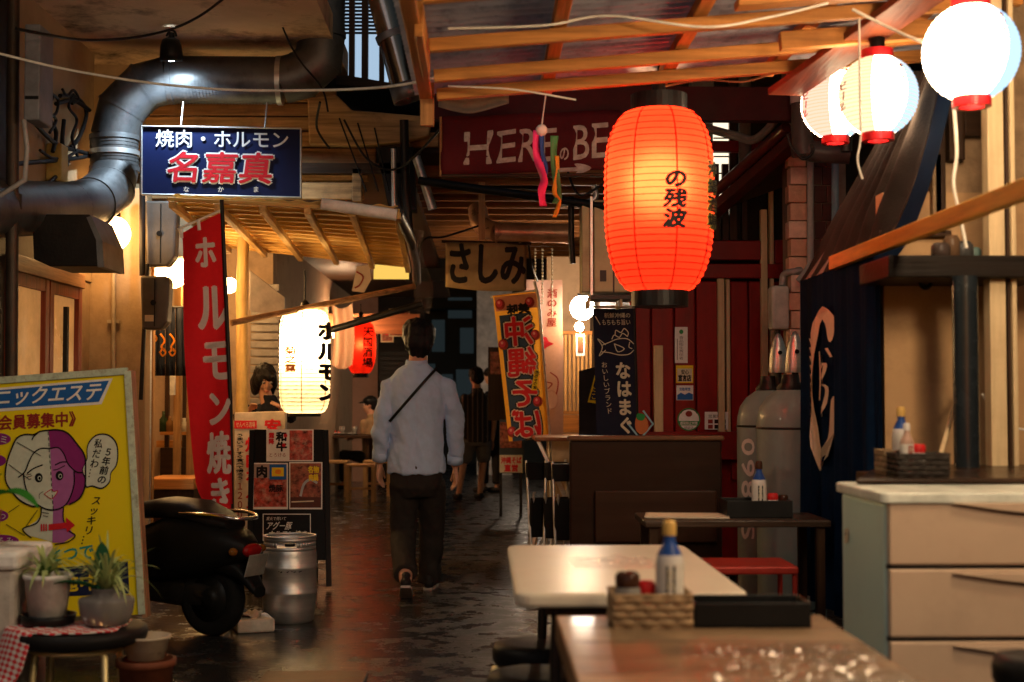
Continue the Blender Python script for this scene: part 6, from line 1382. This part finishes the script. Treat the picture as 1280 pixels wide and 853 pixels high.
def cap(mb, pts, rs, n=14):                         # limb with round ends
    pts = [V(p) for p in pts]; mb.tube(pts, list(rs), n); mb.ball(pts[0], rs[0], n); mb.ball(pts[-1], rs[-1], n)
def rings(mb, rows, n=24, M=None, o=V((0,0,0))):
    M = M or Matrix.Identity(3); rr = [[o + M @ V((cx+a*math.cos(2*math.pi*j/n), cy_+b_*math.sin(2*math.pi*j/n), z)) for j in range(n)] for z, cx, cy_, a, b_ in rows]
    vs = [p for r_ in rr for p in r_]; mb.add(vs, [(i*n+j, i*n+(j+1)%n, (i+1)*n+(j+1)%n, (i+1)*n+j) for i in range(len(rows)-1) for j in range(n)], True)
    mb.add(rr[0], [tuple(range(n))[::-1]]); mb.add(rr[-1], [tuple(range(n))])
def hand(mb, wr, d, side, pn, L=.175):
    # palm and five fingers; d = direction the hand points, side = towards the thumb, pn = palm normal
    d, side, pn = V(d).normalized(), V(side).normalized(), V(pn).normalized(); wr = V(wr); k = L/.175
    for t in (-.5, -.17, .17, .5): cap(mb, [wr, wr+d*.075*k+side*.055*t*k], (.017*k, .0135*k), 8)
    for t, ln in ((.62,.068),(.22,.078),(-.18,.072),(-.56,.056)):
        b_ = wr+d*.075*k+side*.056*t*k; p1 = b_+d*ln*.45*k+pn*.006*k; p2 = p1+(d*.85+pn*.5).normalized()*ln*.32*k; p3 = p2+(d*.6+pn*.8).normalized()*ln*.25*k
        cap(mb, [b_, p1, p2, p3], (.0098*k,.009*k,.0082*k,.0068*k), 8)
    b_ = wr+d*.02*k+side*.02*k; p1 = b_+(d*.6+side*.75).normalized()*.042*k; p2 = p1+(d*.9+side*.3+pn*.3).normalized()*.032*k; p3 = p2+(d+pn*.3).normalized()*.022*k
    cap(mb, [b_, p1, p2, p3], (.0135*k,.011*k,.0098*k,.008*k), 8)
def head(mb, c, F, s=1.):
    # F: rotation, local +y is where the face looks; c is the centre of the skull
    Q = lambda x, y, z: V(c) + F @ (V((x, y, z))*s)
    def el(x, y, z, rx, ry, rz, n=14):
        m = n//2+1; vs = []; 
        for i in range(m+1):
            for j in range(n):
                a, b_ = math.pi*i/m, 2*math.pi*j/n; vs.append(Q(x+rx*math.sin(a)*math.cos(b_), y+ry*math.sin(a)*math.sin(b_), z+rz*math.cos(a)))
        mb.add(vs, [(i*n+j, (i+1)*n+j, (i+1)*n+(j+1)%n, i*n+(j+1)%n) for i in range(m) for j in range(n)], True)
    el(0,-.008,.02,.074,.092,.092); el(0,.018,-.045,.058,.068,.075); el(0,.055,-.088,.026,.028,.024)
    el(0,.092,-.022,.011,.016,.022,10); el(0,.080,.0,.010,.014,.03,10)
    for s_ in (-1, 1): el(.076*s_,-.004,-.018,.012,.02,.033,10); el(.034*s_,.072,-.035,.022,.018,.02,10); el(.03*s_,.076,.022,.025,.014,.010,10)
    el(0,.083,-.066,.022,.012,.006,10); el(0,.082,-.076,.019,.012,.007,10)
def face_bits(root, c, F, s=1.):
    for s_ in (-1, 1):
        e = MB().ball(V(c)+F@(V((.031*s_,.078,.002))*s), .0125*s, 10).build('eye', mat('eye_white', (.6,.56,.52), .3, bump=0), root, world=False)
        MB().ball(V(c)+F@(V((.031*s_,.0885,.001))*s), .006*s, 8).build('iris', M_black, e, world=False)
        MB().tube([V(c)+F@(V((x*s_,.089-.3*abs(x-.03),.024))*s) for x in (.014,.03,.048)], .0035*s, 6).build('eyebrow', M_hair, root, world=False)
    MB().tube([V(c)+F@(V((x,.094-3*x*x*6,-.071))*s) for x in (-.02,-.01,0,.01,.02)], .0042*s, 6).build('lips', mat('lip_red', (.40,.12,.09), .4, bump=0), root, world=False)
def fold_noise(c, amp, sx=1, seed=0):
    n1 = noise.noise(V((c.x*9+seed, c.y*9, c.z*5+c.x*4))); n2 = noise.noise(V((c.x*20+c.z*9, c.y*20+seed, c.z*11)))
    return amp*(1-2.2*abs(n1))*.8 + amp*.45*(1-2*abs(n2))
# ---------------- the walking man, seen from behind (local frame: x right, +y away from us)
YM = 9.07
root = thing('person', 'man walking away in a pale blue shirt with a thin black strap across his back', 'person', V((X_(521,YM), YM, 0)))
org = root.location.copy()
def Lp(px, py, dy=0): return P(px, py, YM+dy) - org
hc = Lp(523, 424, .03)
body = MB(); Fh = Euler((R(-4), 0, R(6))).to_matrix()
head(body, hc, Fh, 1.0)
cap(body, [Lp(523,440,.01), Lp(522,470,.0)], (.058,.066))
J = dict(ls=Lp(488,486), rs=Lp(558,486), le=Lp(477,530,-.03), re=Lp(569,530,.02), lw=Lp(475,576,.05), rw=Lp(569,580,.10))
rings(body, [(Lp(0,600).z,Lp(522,0).x,.01,.15,.105),(Lp(0,560).z,Lp(522,0).x,.01,.145,.10),(Lp(0,500).z,Lp(522,0).x,.01,.165,.105),(Lp(0,472).z,Lp(522,0).x,.005,.15,.085),(Lp(0,462).z,Lp(522,0).x,.0,.09,.065)])
for a, b_, c_ in (('ls','le','lw'),('rs','re','rw')): cap(body, [J[a], J[b_], J[c_]], (.052,.042,.030))
for sgn, (kn, an, toe) in ((-1, (Lp(504,666,.10), Lp(507,724,-.28), None)), (1, (Lp(539,665,.26), Lp(536,724,.30), None))):
    hip = Lp(522+sgn*13, 602, .03)
    cap(body, [hip, kn, an], (.068,.055,.042))
def arm_hand(w_, s_):
    d = V((.05*s_, .10, -1)); hand(body, w_+V((0,0,-.02)), d, V((-.25*s_, .95, .1)), V((-s_, -.2, -.25)), .18)
arm_hand(J['lw'], -1); arm_hand(J['rw'], 1)
remeshed(body, 'body', M_skin, root, .0068, 3)
# hair
hr = MB()
def hel(mb, c, F, x, y, z, rx, ry, rz, n=16):
    m = n//2+1; vs = [V(c)+F@V((x+rx*math.sin(math.pi*i/m)*math.cos(2*math.pi*j/n), y+ry*math.sin(math.pi*i/m)*math.sin(2*math.pi*j/n), z+rz*math.cos(math.pi*i/m))) for i in range(m+1) for j in range(n)]
    mb.add(vs, [(i*n+j, (i+1)*n+j, (i+1)*n+(j+1)%n, i*n+(j+1)%n) for i in range(m) for j in range(n)], True)
hel(hr, hc, Fh, 0,-.014,.038,.104,.115,.096); hel(hr, hc, Fh, 0,-.052,-.02,.094,.072,.085); hel(hr, hc, Fh, .0,-.045,-.085,.066,.050,.045)
def hdisp(c): return .011*noise.noise(V((c.x*42, c.y*42, c.z*12))) + .014*abs(noise.noise(V((c.x*16, c.y*16, c.z*6+3))))
remeshed(hr, 'hair', M_hair, root, .006, 2, hdisp)
# trousers
M_tr = mat('dark_trousers', (.028,.023,.020), .85, 0, .2, 30, .25, 200)
tr_ = MB()
rings(tr_, [(Lp(0,622).z,Lp(522,0).x,.03,.125,.095),(Lp(0,610).z,Lp(522,0).x,.018,.160,.126),(Lp(0,590).z,Lp(522,0).x,.012,.166,.124),(Lp(0,576).z,Lp(522,0).x,.01,.158,.116)])
for sgn, pts in ((-1, (Lp(505,605,.03), Lp(504,666,.10), Lp(505,700,-.10), Lp(507,718,-.24))), (1, (Lp(539,605,.05), Lp(540,665,.24), Lp(538,700,.29), Lp(536,728,.30)))):
    tr_.tube(list(pts), [.092,.080,.072,.070], 18)
def tdisp(c): return fold_noise(c, .006, seed=4) + .006*math.sin(c.z*40+c.x*30)*max(0, .45-c.z)*2
remeshed(tr_, 'trousers', M_tr, root, .010, 3, tdisp)
# shoes
M_shoe = mat('dark_shoe', (.02,.018,.018), .5); M_sole = mat('pale_sole', (.40,.36,.33), .6)
def shoe(heel, dirn, pitch, nm):
    Fm = Euler((pitch, 0, dirn)).to_matrix(); mb = MB()
    for y, z, a, b_ in ((.03,.035,.036,.038),(.09,.034,.036,.034),(.15,.028,.042,.027),(.21,.023,.043,.021),(.245,.02,.034,.017)):
        hel(mb, heel, Fm, 0, y, z, a, .05, b_, 12)
    hel(mb, heel, Fm, 0, .035, .07, .036, .042, .04, 12)
    s_ = remeshed(mb, 'shoe', M_shoe, root, .007, 3)
    so2 = MB(); so2.prism([V(heel)+Fm@V((x, y, -.006)) for x, y in ((-.03,-.015),(-.038,.04),(-.04,.12),(-.044,.19),(-.03,.27),(0,.285),(.03,.27),(.044,.19),(.04,.12),(.038,.04),(.03,-.015))], Fm@V((0,0,.016)))
    so2.build('sole', M_sole, s_, .003, world=False)
shoe(Lp(507,742,-.34)+V((0,0,.035)), R(2), R(-22), 'l'); shoe(V((Lp(537,0,.25).x, .22, .006)), R(-6), 0, 'r')
# shirt
M_shirt = mat('blue_grey_shirt', (.43,.56,.78), .8, 0, .06, 30, .3, 260)
sh = MB(); xm = Lp(522,0).x
rings(sh, [(Lp(0,592).z,xm,.01,.178,.130),(Lp(0,575).z,xm,.01,.174,.128),(Lp(0,548).z,xm,.01,.164,.120),(Lp(0,515).z,xm,.0,.170,.118),(Lp(0,496).z,xm,-.005,.188,.115),(Lp(0,483).z,xm,-.005,.182,.104),(Lp(0,472).z,xm,-.005,.158,.092),(Lp(0,463).z,xm,-.003,.112,.078),(Lp(0,456).z,xm,.0,.075,.068)], 28)
for a, b_, c_ in (('ls','le','lw'),('rs','re','rw')):
    p, q, r_ = J[a], J[b_], J[c_]
    sh.tube(smooth_pts([p.lerp(V((xm,0,p.z)), .3), p, p.lerp(q,.5), q, q.lerp(r_,.5), r_.lerp(q,.08)], 3), [.056,.057,.057,.056,.054,.053,.053,.053,.053,.052,.051,.050,.048,.046,.044,.042], 18)
    sh.ball(p, .056, 16)
def sdisp(c):
    d = fold_noise(c, .009, seed=1)
    d += .004*(1-2*abs(noise.noise(V((c.x*14, c.y*14, c.z*26+c.x*18)))))*(1 if abs(c.x-xm) > .17 else .4)
    d += .006*math.sin(c.z*34 + c.x*26 + 3*noise.noise(c*5))*(1 if abs(c.x-xm) > .20 else .35)
    if abs(c.x-xm) < .16: d += .007*math.cos((c.x-xm)*46+c.z*3)*max(0, min(1, (1.35-c.z)*2.2))
    d += -.006*math.exp(-((c.x-xm)/.008)**2)*(1 if c.y < 0 and .8 < c.z < 1.28 else 0)
    return d
so3 = remeshed(sh, 'shirt', M_shirt, root, .0085, 2, sdisp)
cl_ = MB(); zc_ = Lp(0,455).z
cl_.lathe([(.074,-.016),(.070,.004),(.066,.026),(.062,.026),(.064,0)], V((Lp(522,0).x, .0, zc_)), 28, True, Euler((R(8),0,0)).to_matrix(), False); cl_.build('collar', M_shirt, so3, 0, .004, world=False)
for w_, e_ in ((J['lw'],J['le']),(J['rw'],J['re'])):
    d = (w_-e_).normalized(); mb = MB(); mb.tube([w_-d*.062, w_-d*.005], .049, 20, False); mb.build('cuff', M_shirt, so3, 0, .005, world=False)
# shoulder strap (lies on the back)
bvx = [v.co.copy() for v in so3.data.vertices]
def back_y(x, z): 
    best = min((c for c in bvx if abs(c.x-x) < .03 and abs(c.z-z) < .03), key=lambda c: c.y, default=None)
    return best.y if best else -.1
vs = []
for i in range(25):
    t = i/24; q = Lp(546-58*t, 461+66*t); y = back_y(q.x, q.z)-.010; w_ = V((.75,0,-.66)).normalized()*.009
    vs += [V((q.x,y,q.z))-w_, V((q.x,y,q.z))+w_]
MB().add(vs, [(2*i,2*i+1,2*i+3,2*i+2) for i in range(24)], True).build('bag_strap', M_black, root, 0, .004, world=False)
# ---------------- woman in black behind the menu board
def simple_person(label, loc, hp, fz, tilt, cloth, pants, hairm, standing, s=1., hairkind='short', arms=None, vox=.011, skinm=None, sit=None, legs=None):
    t = thing('person', label, 'person', loc); sk_ = skinm or M_skin
    hp = V(hp); F = Matrix.Rotation(fz, 3, 'Z') @ Matrix.Rotation(tilt, 3, 'X'); T = Matrix.Rotation(fz*(.6 if arms else 1), 3, 'Z')
    sz = hp.z - .235*s                                # shoulder height
    bd = MB(); head(bd, hp, F, s); cap(bd, [hp+V((0,0,-.08*s))+F@V((0,-.02,0)), V((hp.x,hp.y,sz+.02))+T@V((0,-.03*s,0))], (.052*s,.058*s))
    o_ = V((hp.x, hp.y, 0))+T@V((0,-.05*s,0))
    hipz = sz - .50*s
    rings(bd, [(hipz,0,0,.14*s,.10*s),(hipz+.2*s,0,0,.12*s,.085*s),(sz-.08*s,0,0,.15*s,.09*s),(sz+.02*s,0,0,.08*s,.06*s)], 18, T, o_)
    topm = MB(); rings(topm, [(hipz-.06*s,0,0,.165*s,.125*s),(hipz+.15*s,0,0,.155*s,.115*s),(sz-.12*s,0,0,.175*s,.115*s),(sz-.01*s,0,0,.165*s,.09*s),(sz+.045*s,0,0,.075*s,.065*s),(sz+.10*s,0,.02*s,.064*s,.058*s)], 20, T, o_)
    for k, s_ in enumerate((-1, 1)):
        shd = o_ + T@V((.165*s*s_, 0, 0)) + V((0,0,sz-.03*s))
        if arms: el_, wr_ = V(arms[k][0]), V(arms[k][1])
        else: el_ = shd + T@V((.05*s_*s, -.02, 0)) + V((0,0,-.27*s)); wr_ = el_ + T@V((0,.06,0)) + V((0,0,-.23*s))
        cap(bd, [shd, el_, wr_], (.042*s,.036*s,.026*s), 10); d = (wr_-el_).normalized()
        hand(bd, wr_, d, T@V((-s_*.5,.4,.5)), T@V((-s_*.7,0,-.5)), .165*s)
        long_ = arms[k][2] if arms and len(arms[k]) > 2 else 0
        topm.ball(shd, .062*s, 12); topm.tube([shd, shd.lerp(el_,.55), el_.lerp(wr_, long_) if long_ else shd.lerp(el_,.8)], [.062*s,.058*s,.052*s], 12)
        if long_: topm.tube([el_, el_.lerp(wr_,.45), el_.lerp(wr_, long_)], [.052*s,.048*s,.042*s], 12)
    pm = MB(); rings(pm, [(hipz-.10*s,0,0,.155*s,.12*s),(hipz+.04*s,0,0,.15*s,.115*s)], 18, T, o_)
    for k, s_ in enumerate((-1, 1)):
        hip = o_+T@V((.085*s_*s,0,0))+V((0,0,hipz-.03))
        kn, an = [V(q) for q in legs[k][:2]]; cut = legs[k][2]
        cap(bd, [hip, kn, an], (.075*s,.05*s,.036*s), 10)
        ft_ = an + T@V((0,.09,0)) + V((0,0,-.045)); cap(bd, [an+V((0,0,-.03)), ft_], (.034*s,.028*s), 8)
        pts = [hip, hip.lerp(kn,.6), kn] if cut <= 1 else [hip, kn, kn.lerp(an, cut-1)]
        if cut <= 1: pts = [hip, hip.lerp(kn,.5*cut), hip.lerp(kn,cut)]
        pm.tube(pts, [.098*s,.09*s,.082*s] if cut <= 1 else [.098*s,.075*s,.062*s], 14)
        shm = MB(); cap(shm, [an+T@V((0,-.03,0))+V((0,0,-.04)), an+T@V((0,.05,0))+V((0,0,-.045)), ft_+T@V((0,.04,0))+V((0,0,-.005))], (.042*s,.042*s,.034*s), 10); remeshed(shm, 'shoe', M_shoe, t, .012, 2)
    remeshed(bd, 'body', sk_, t, vox, 2); remeshed(topm, 'shirt', cloth, t, vox, 2, lambda c: fold_noise(c, .006, seed=8)); remeshed(pm, 'trousers', pants, t, vox, 2, lambda c: fold_noise(c, .005, seed=2))
    face_bits(t, hp, F, s)
    hm = MB()
    e_ = lambda *a: hel(hm, hp, F, *[q*s for q in a])
    e_(0,-.018,.040,.090,.100,.085); e_(0,-.05,-.01,.082,.062,.08)
    if hairkind == 'bob':
        for s_ in (-1, 1): e_(.070*s_,-.005,-.05,.030,.070,.095); e_(.06*s_,.045,.005,.030,.04,.06)
        e_(0,-.06,-.07,.08,.05,.08); e_(0,.058,.052,.07,.035,.032)
    if hairkind != 'none': remeshed(hm, 'hair', hairm, t, .008, 2, hdisp)
    if hairkind == 'cap':
        cm = MB(); hel(cm, hp, F, 0,-.008*s,.052*s,.094*s,.106*s,.070*s); o2_ = remeshed(cm, 'cap', M_black, t, .008, 2)
        br = MB().grid(lambda u, v: V(hp)+F@(V(((u-.5)*.15, .075+.085*v*(1-(2*u-1)**2*.45), .055-.012*v-.03*(2*u-1)**2*.5))*s), 10, 4); br.build('cap_brim', M_black, o2_, 0, .004, world=False)
    return t
M_blk = mat('black_knit', (.010,.011,.018), .9, bump=.3, bscale=160)
YW = 11.5; lw_ = V((X_(333,YW), YW, 0)); wl = lambda px, py, dy=0: P(px, py, YW+dy)-lw_
hp = wl(331, 474)
simple_person('woman in black with bobbed dark hair bending over food behind the white menu board', lw_, hp, R(205), R(-24), M_blk, M_blk, M_hair, True, .98, 'bob',
    arms=((wl(364,522,-.10), wl(352,511,-.28), .8), (wl(298,522,-.12), wl(312,512,-.28), .8)), legs=(((.09,.02,.45),(.09,.0,.08),2.0),((-.09,.02,.45),(-.09,.0,.08),2.0)))
# table with food in front of her
et = thing('narrow_table', 'narrow wooden ledge table before the woman in black', 'table', V((X_(335,11.0), 11.0, 0)))
MB().box((X_(300,11.0), 10.95, .90), (X_(365,11.0), 11.3, .93)).build('tabletop', M_orange_wood, et, .004)
for x in (303, 360):
    MB().box((X_(x,11.0), 11.0, 0), (X_(x,11.0)+.04, 11.04, .90)).build('leg', M_dark_wood_z, et)
# ---------------- seated man with cap, far left table (profile, facing left)
YC = 19.3; lc_ = V((X_(462,YC), YC, 0)); w2 = lambda px, py, dy=0: P(px, py, YC+dy)-lc_
simple_person('seated man in profile with a black cap and tan shirt at the far table', lc_, w2(462,506), R(90), R(-5), mat('tan_shirt', (.34,.22,.12), .85, bump=.3), M_tr, M_hair, False, .95, 'cap',
    arms=((w2(455,545,-.12), w2(444,547,-.16)), (w2(455,545,.16), w2(444,547,.12))), vox=.013, legs=(((-.34,-.09,.48),(-.33,-.09,.09),1.9),((-.34,.09,.48),(-.33,.09,.09),1.9)))
# ---------------- standing man in striped shirt and shorts (back, right of the walker)
def stripes(name):
    m, n, N, L, b = _new(name); tc_ = N.new('ShaderNodeTexCoord'); wv = N.new('ShaderNodeTexWave'); wv.bands_direction = 'X'; wv.inputs['Scale'].default_value = 5.2; wv.inputs['Distortion'].default_value = .6
    L.new(tc_.outputs['Object'], wv.inputs[0]); cr = N.new('ShaderNodeValToRGB'); cr.color_ramp.elements[0].position = .82; cr.color_ramp.elements[0].color = (.014,.013,.016,1); cr.color_ramp.elements[1].position = .9; cr.color_ramp.elements[1].color = (.16,.11,.09,1)
    L.new(wv.outputs[0], cr.inputs[0]); L.new(cr.outputs[0], b.inputs['Base Color']); b.inputs['Roughness'].default_value = .85; return m
YS = 17.5; l3 = V((X_(594,YS), YS, 0)); w3 = lambda px, py, dy=0: P(px, py, YS+dy)-l3
simple_person('man in a dark striped shirt and grey shorts standing beyond the walking man', l3, w3(595,472), R(20), R(-12), stripes('striped_shirt'), mat('grey_shorts', (.14,.13,.13), .85, bump=.3), M_hair, True, 1.0, 'short', vox=.013,
    legs=(((-.14,.02,.46),(-.20,-.05,.08),.95),((.10,.06,.46),(.06,.06,.08),.95)))
YT = 18.8; l4 = V((X_(613,YT), YT, 0)); w4 = lambda px, py, dy=0: P(px, py, YT+dy)-l4
simple_person('person in dark clothes and a black cap half hidden behind the striped man', l4, w4(614,470), R(60), R(-8), M_blk, M_tr, M_hair, True, 1.0, 'cap', vox=.014,
    legs=(((-.09,.02,.46),(-.09,.0,.08),1.9),((.09,.02,.46),(.09,.0,.08),1.9)))
# ---------------- far dining table, dishes and stools
dtb = thing('dining_table', 'dark dining table with dishes beside the seated man far on the left', 'table', V((X_(432,18.9), 18.9, 0)))
zt3 = .76
MB().box((X_(402,18.9), 18.5, zt3-.04), (X_(468,18.9), 19.2, zt3)).build('tabletop', M_dark_wood, dtb, .006)
for x in (406, 462):
    for y in (18.56, 19.1): MB().box((X_(x,18.9)-.02, y, 0), (X_(x,18.9)+.02, y+.04, zt3-.04)).build('leg', M_dark_wood_z, dtb)
wst = thing('wooden_stool', 'square wooden stool at the left of the far dining table', 'stool', (0,0,0), 'wooden stools at the far dining table')
M_st = wood('stool_wood', (.46,.26,.11), 0)
MB().box((-.17,-.15,.42), (.17,.15,.45)).build('seat', M_st, wst, .004)
for sx_ in (-.15, .15):
    for sy_ in (-.13, .13): MB().box((sx_-.02, sy_-.02, 0), (sx_+.02, sy_+.02, .42)).build('leg', wood('stool_leg', (.44,.25,.10), 2), wst)
MB().box((-.15,-.012,.14), (.15,.012,.17)).build('stretcher', M_st, wst)
for i, (px, Y, lb) in enumerate(((419,18.1,None),(452,17.2,'square wooden stool in the middle, nearest the walking man'),(472,18.2,'square wooden stool half hidden by the walking man'))):
    o = wst if i == 0 else copy_tree(wst); o.location = (X_(px, Y), Y, 0)
    if lb: o['label'] = lb
for i, (px, kind, lb) in enumerate(((409,'jug','dark jug at the left end of the far dining table'),(421,'plate','plate of red food on the far dining table'),(436,'plate','flat white plate in the middle of the far dining table'),(444,'glass','small glass on the far dining table near the seated man'),(428,'glass','cup between the plates on the far dining table'))):
    c = V((X_(px,18.8), 18.75, zt3))
    if kind == 'jug': single(MB().lathe([(0,0),(.06,0),(.06,.16),(.045,.2),(.05,.22),(0,.22)], c, 20), 'jug', M_dmetal, lb, 'jug')
    elif kind == 'glass': single(MB().lathe([(0,0),(.032,0),(.038,.11),(.034,.11),(.03,.01),(0,.01)], c, 18), 'drinking_glass', mat('tumbler', (.5,.45,.4), .1, trans=.6), lb, 'glass')
    else:
        t = thing('dish', lb, 'dish', c); MB().lathe([(0,0),(.06,0),(.11,.02),(.115,.025),(.06,.01),(0,.01)], c, 24).build('plate', M_white, t)
        if 'red' in lb:
            for k in range(7): MB().ball(c+V((.04*math.cos(k*2.1), .03*math.sin(k*1.7), .025+.008*(k % 3))), .025, 8, 1, 1, .7).build('food', mat('red_food', (.4,.06,.04), .5), t)
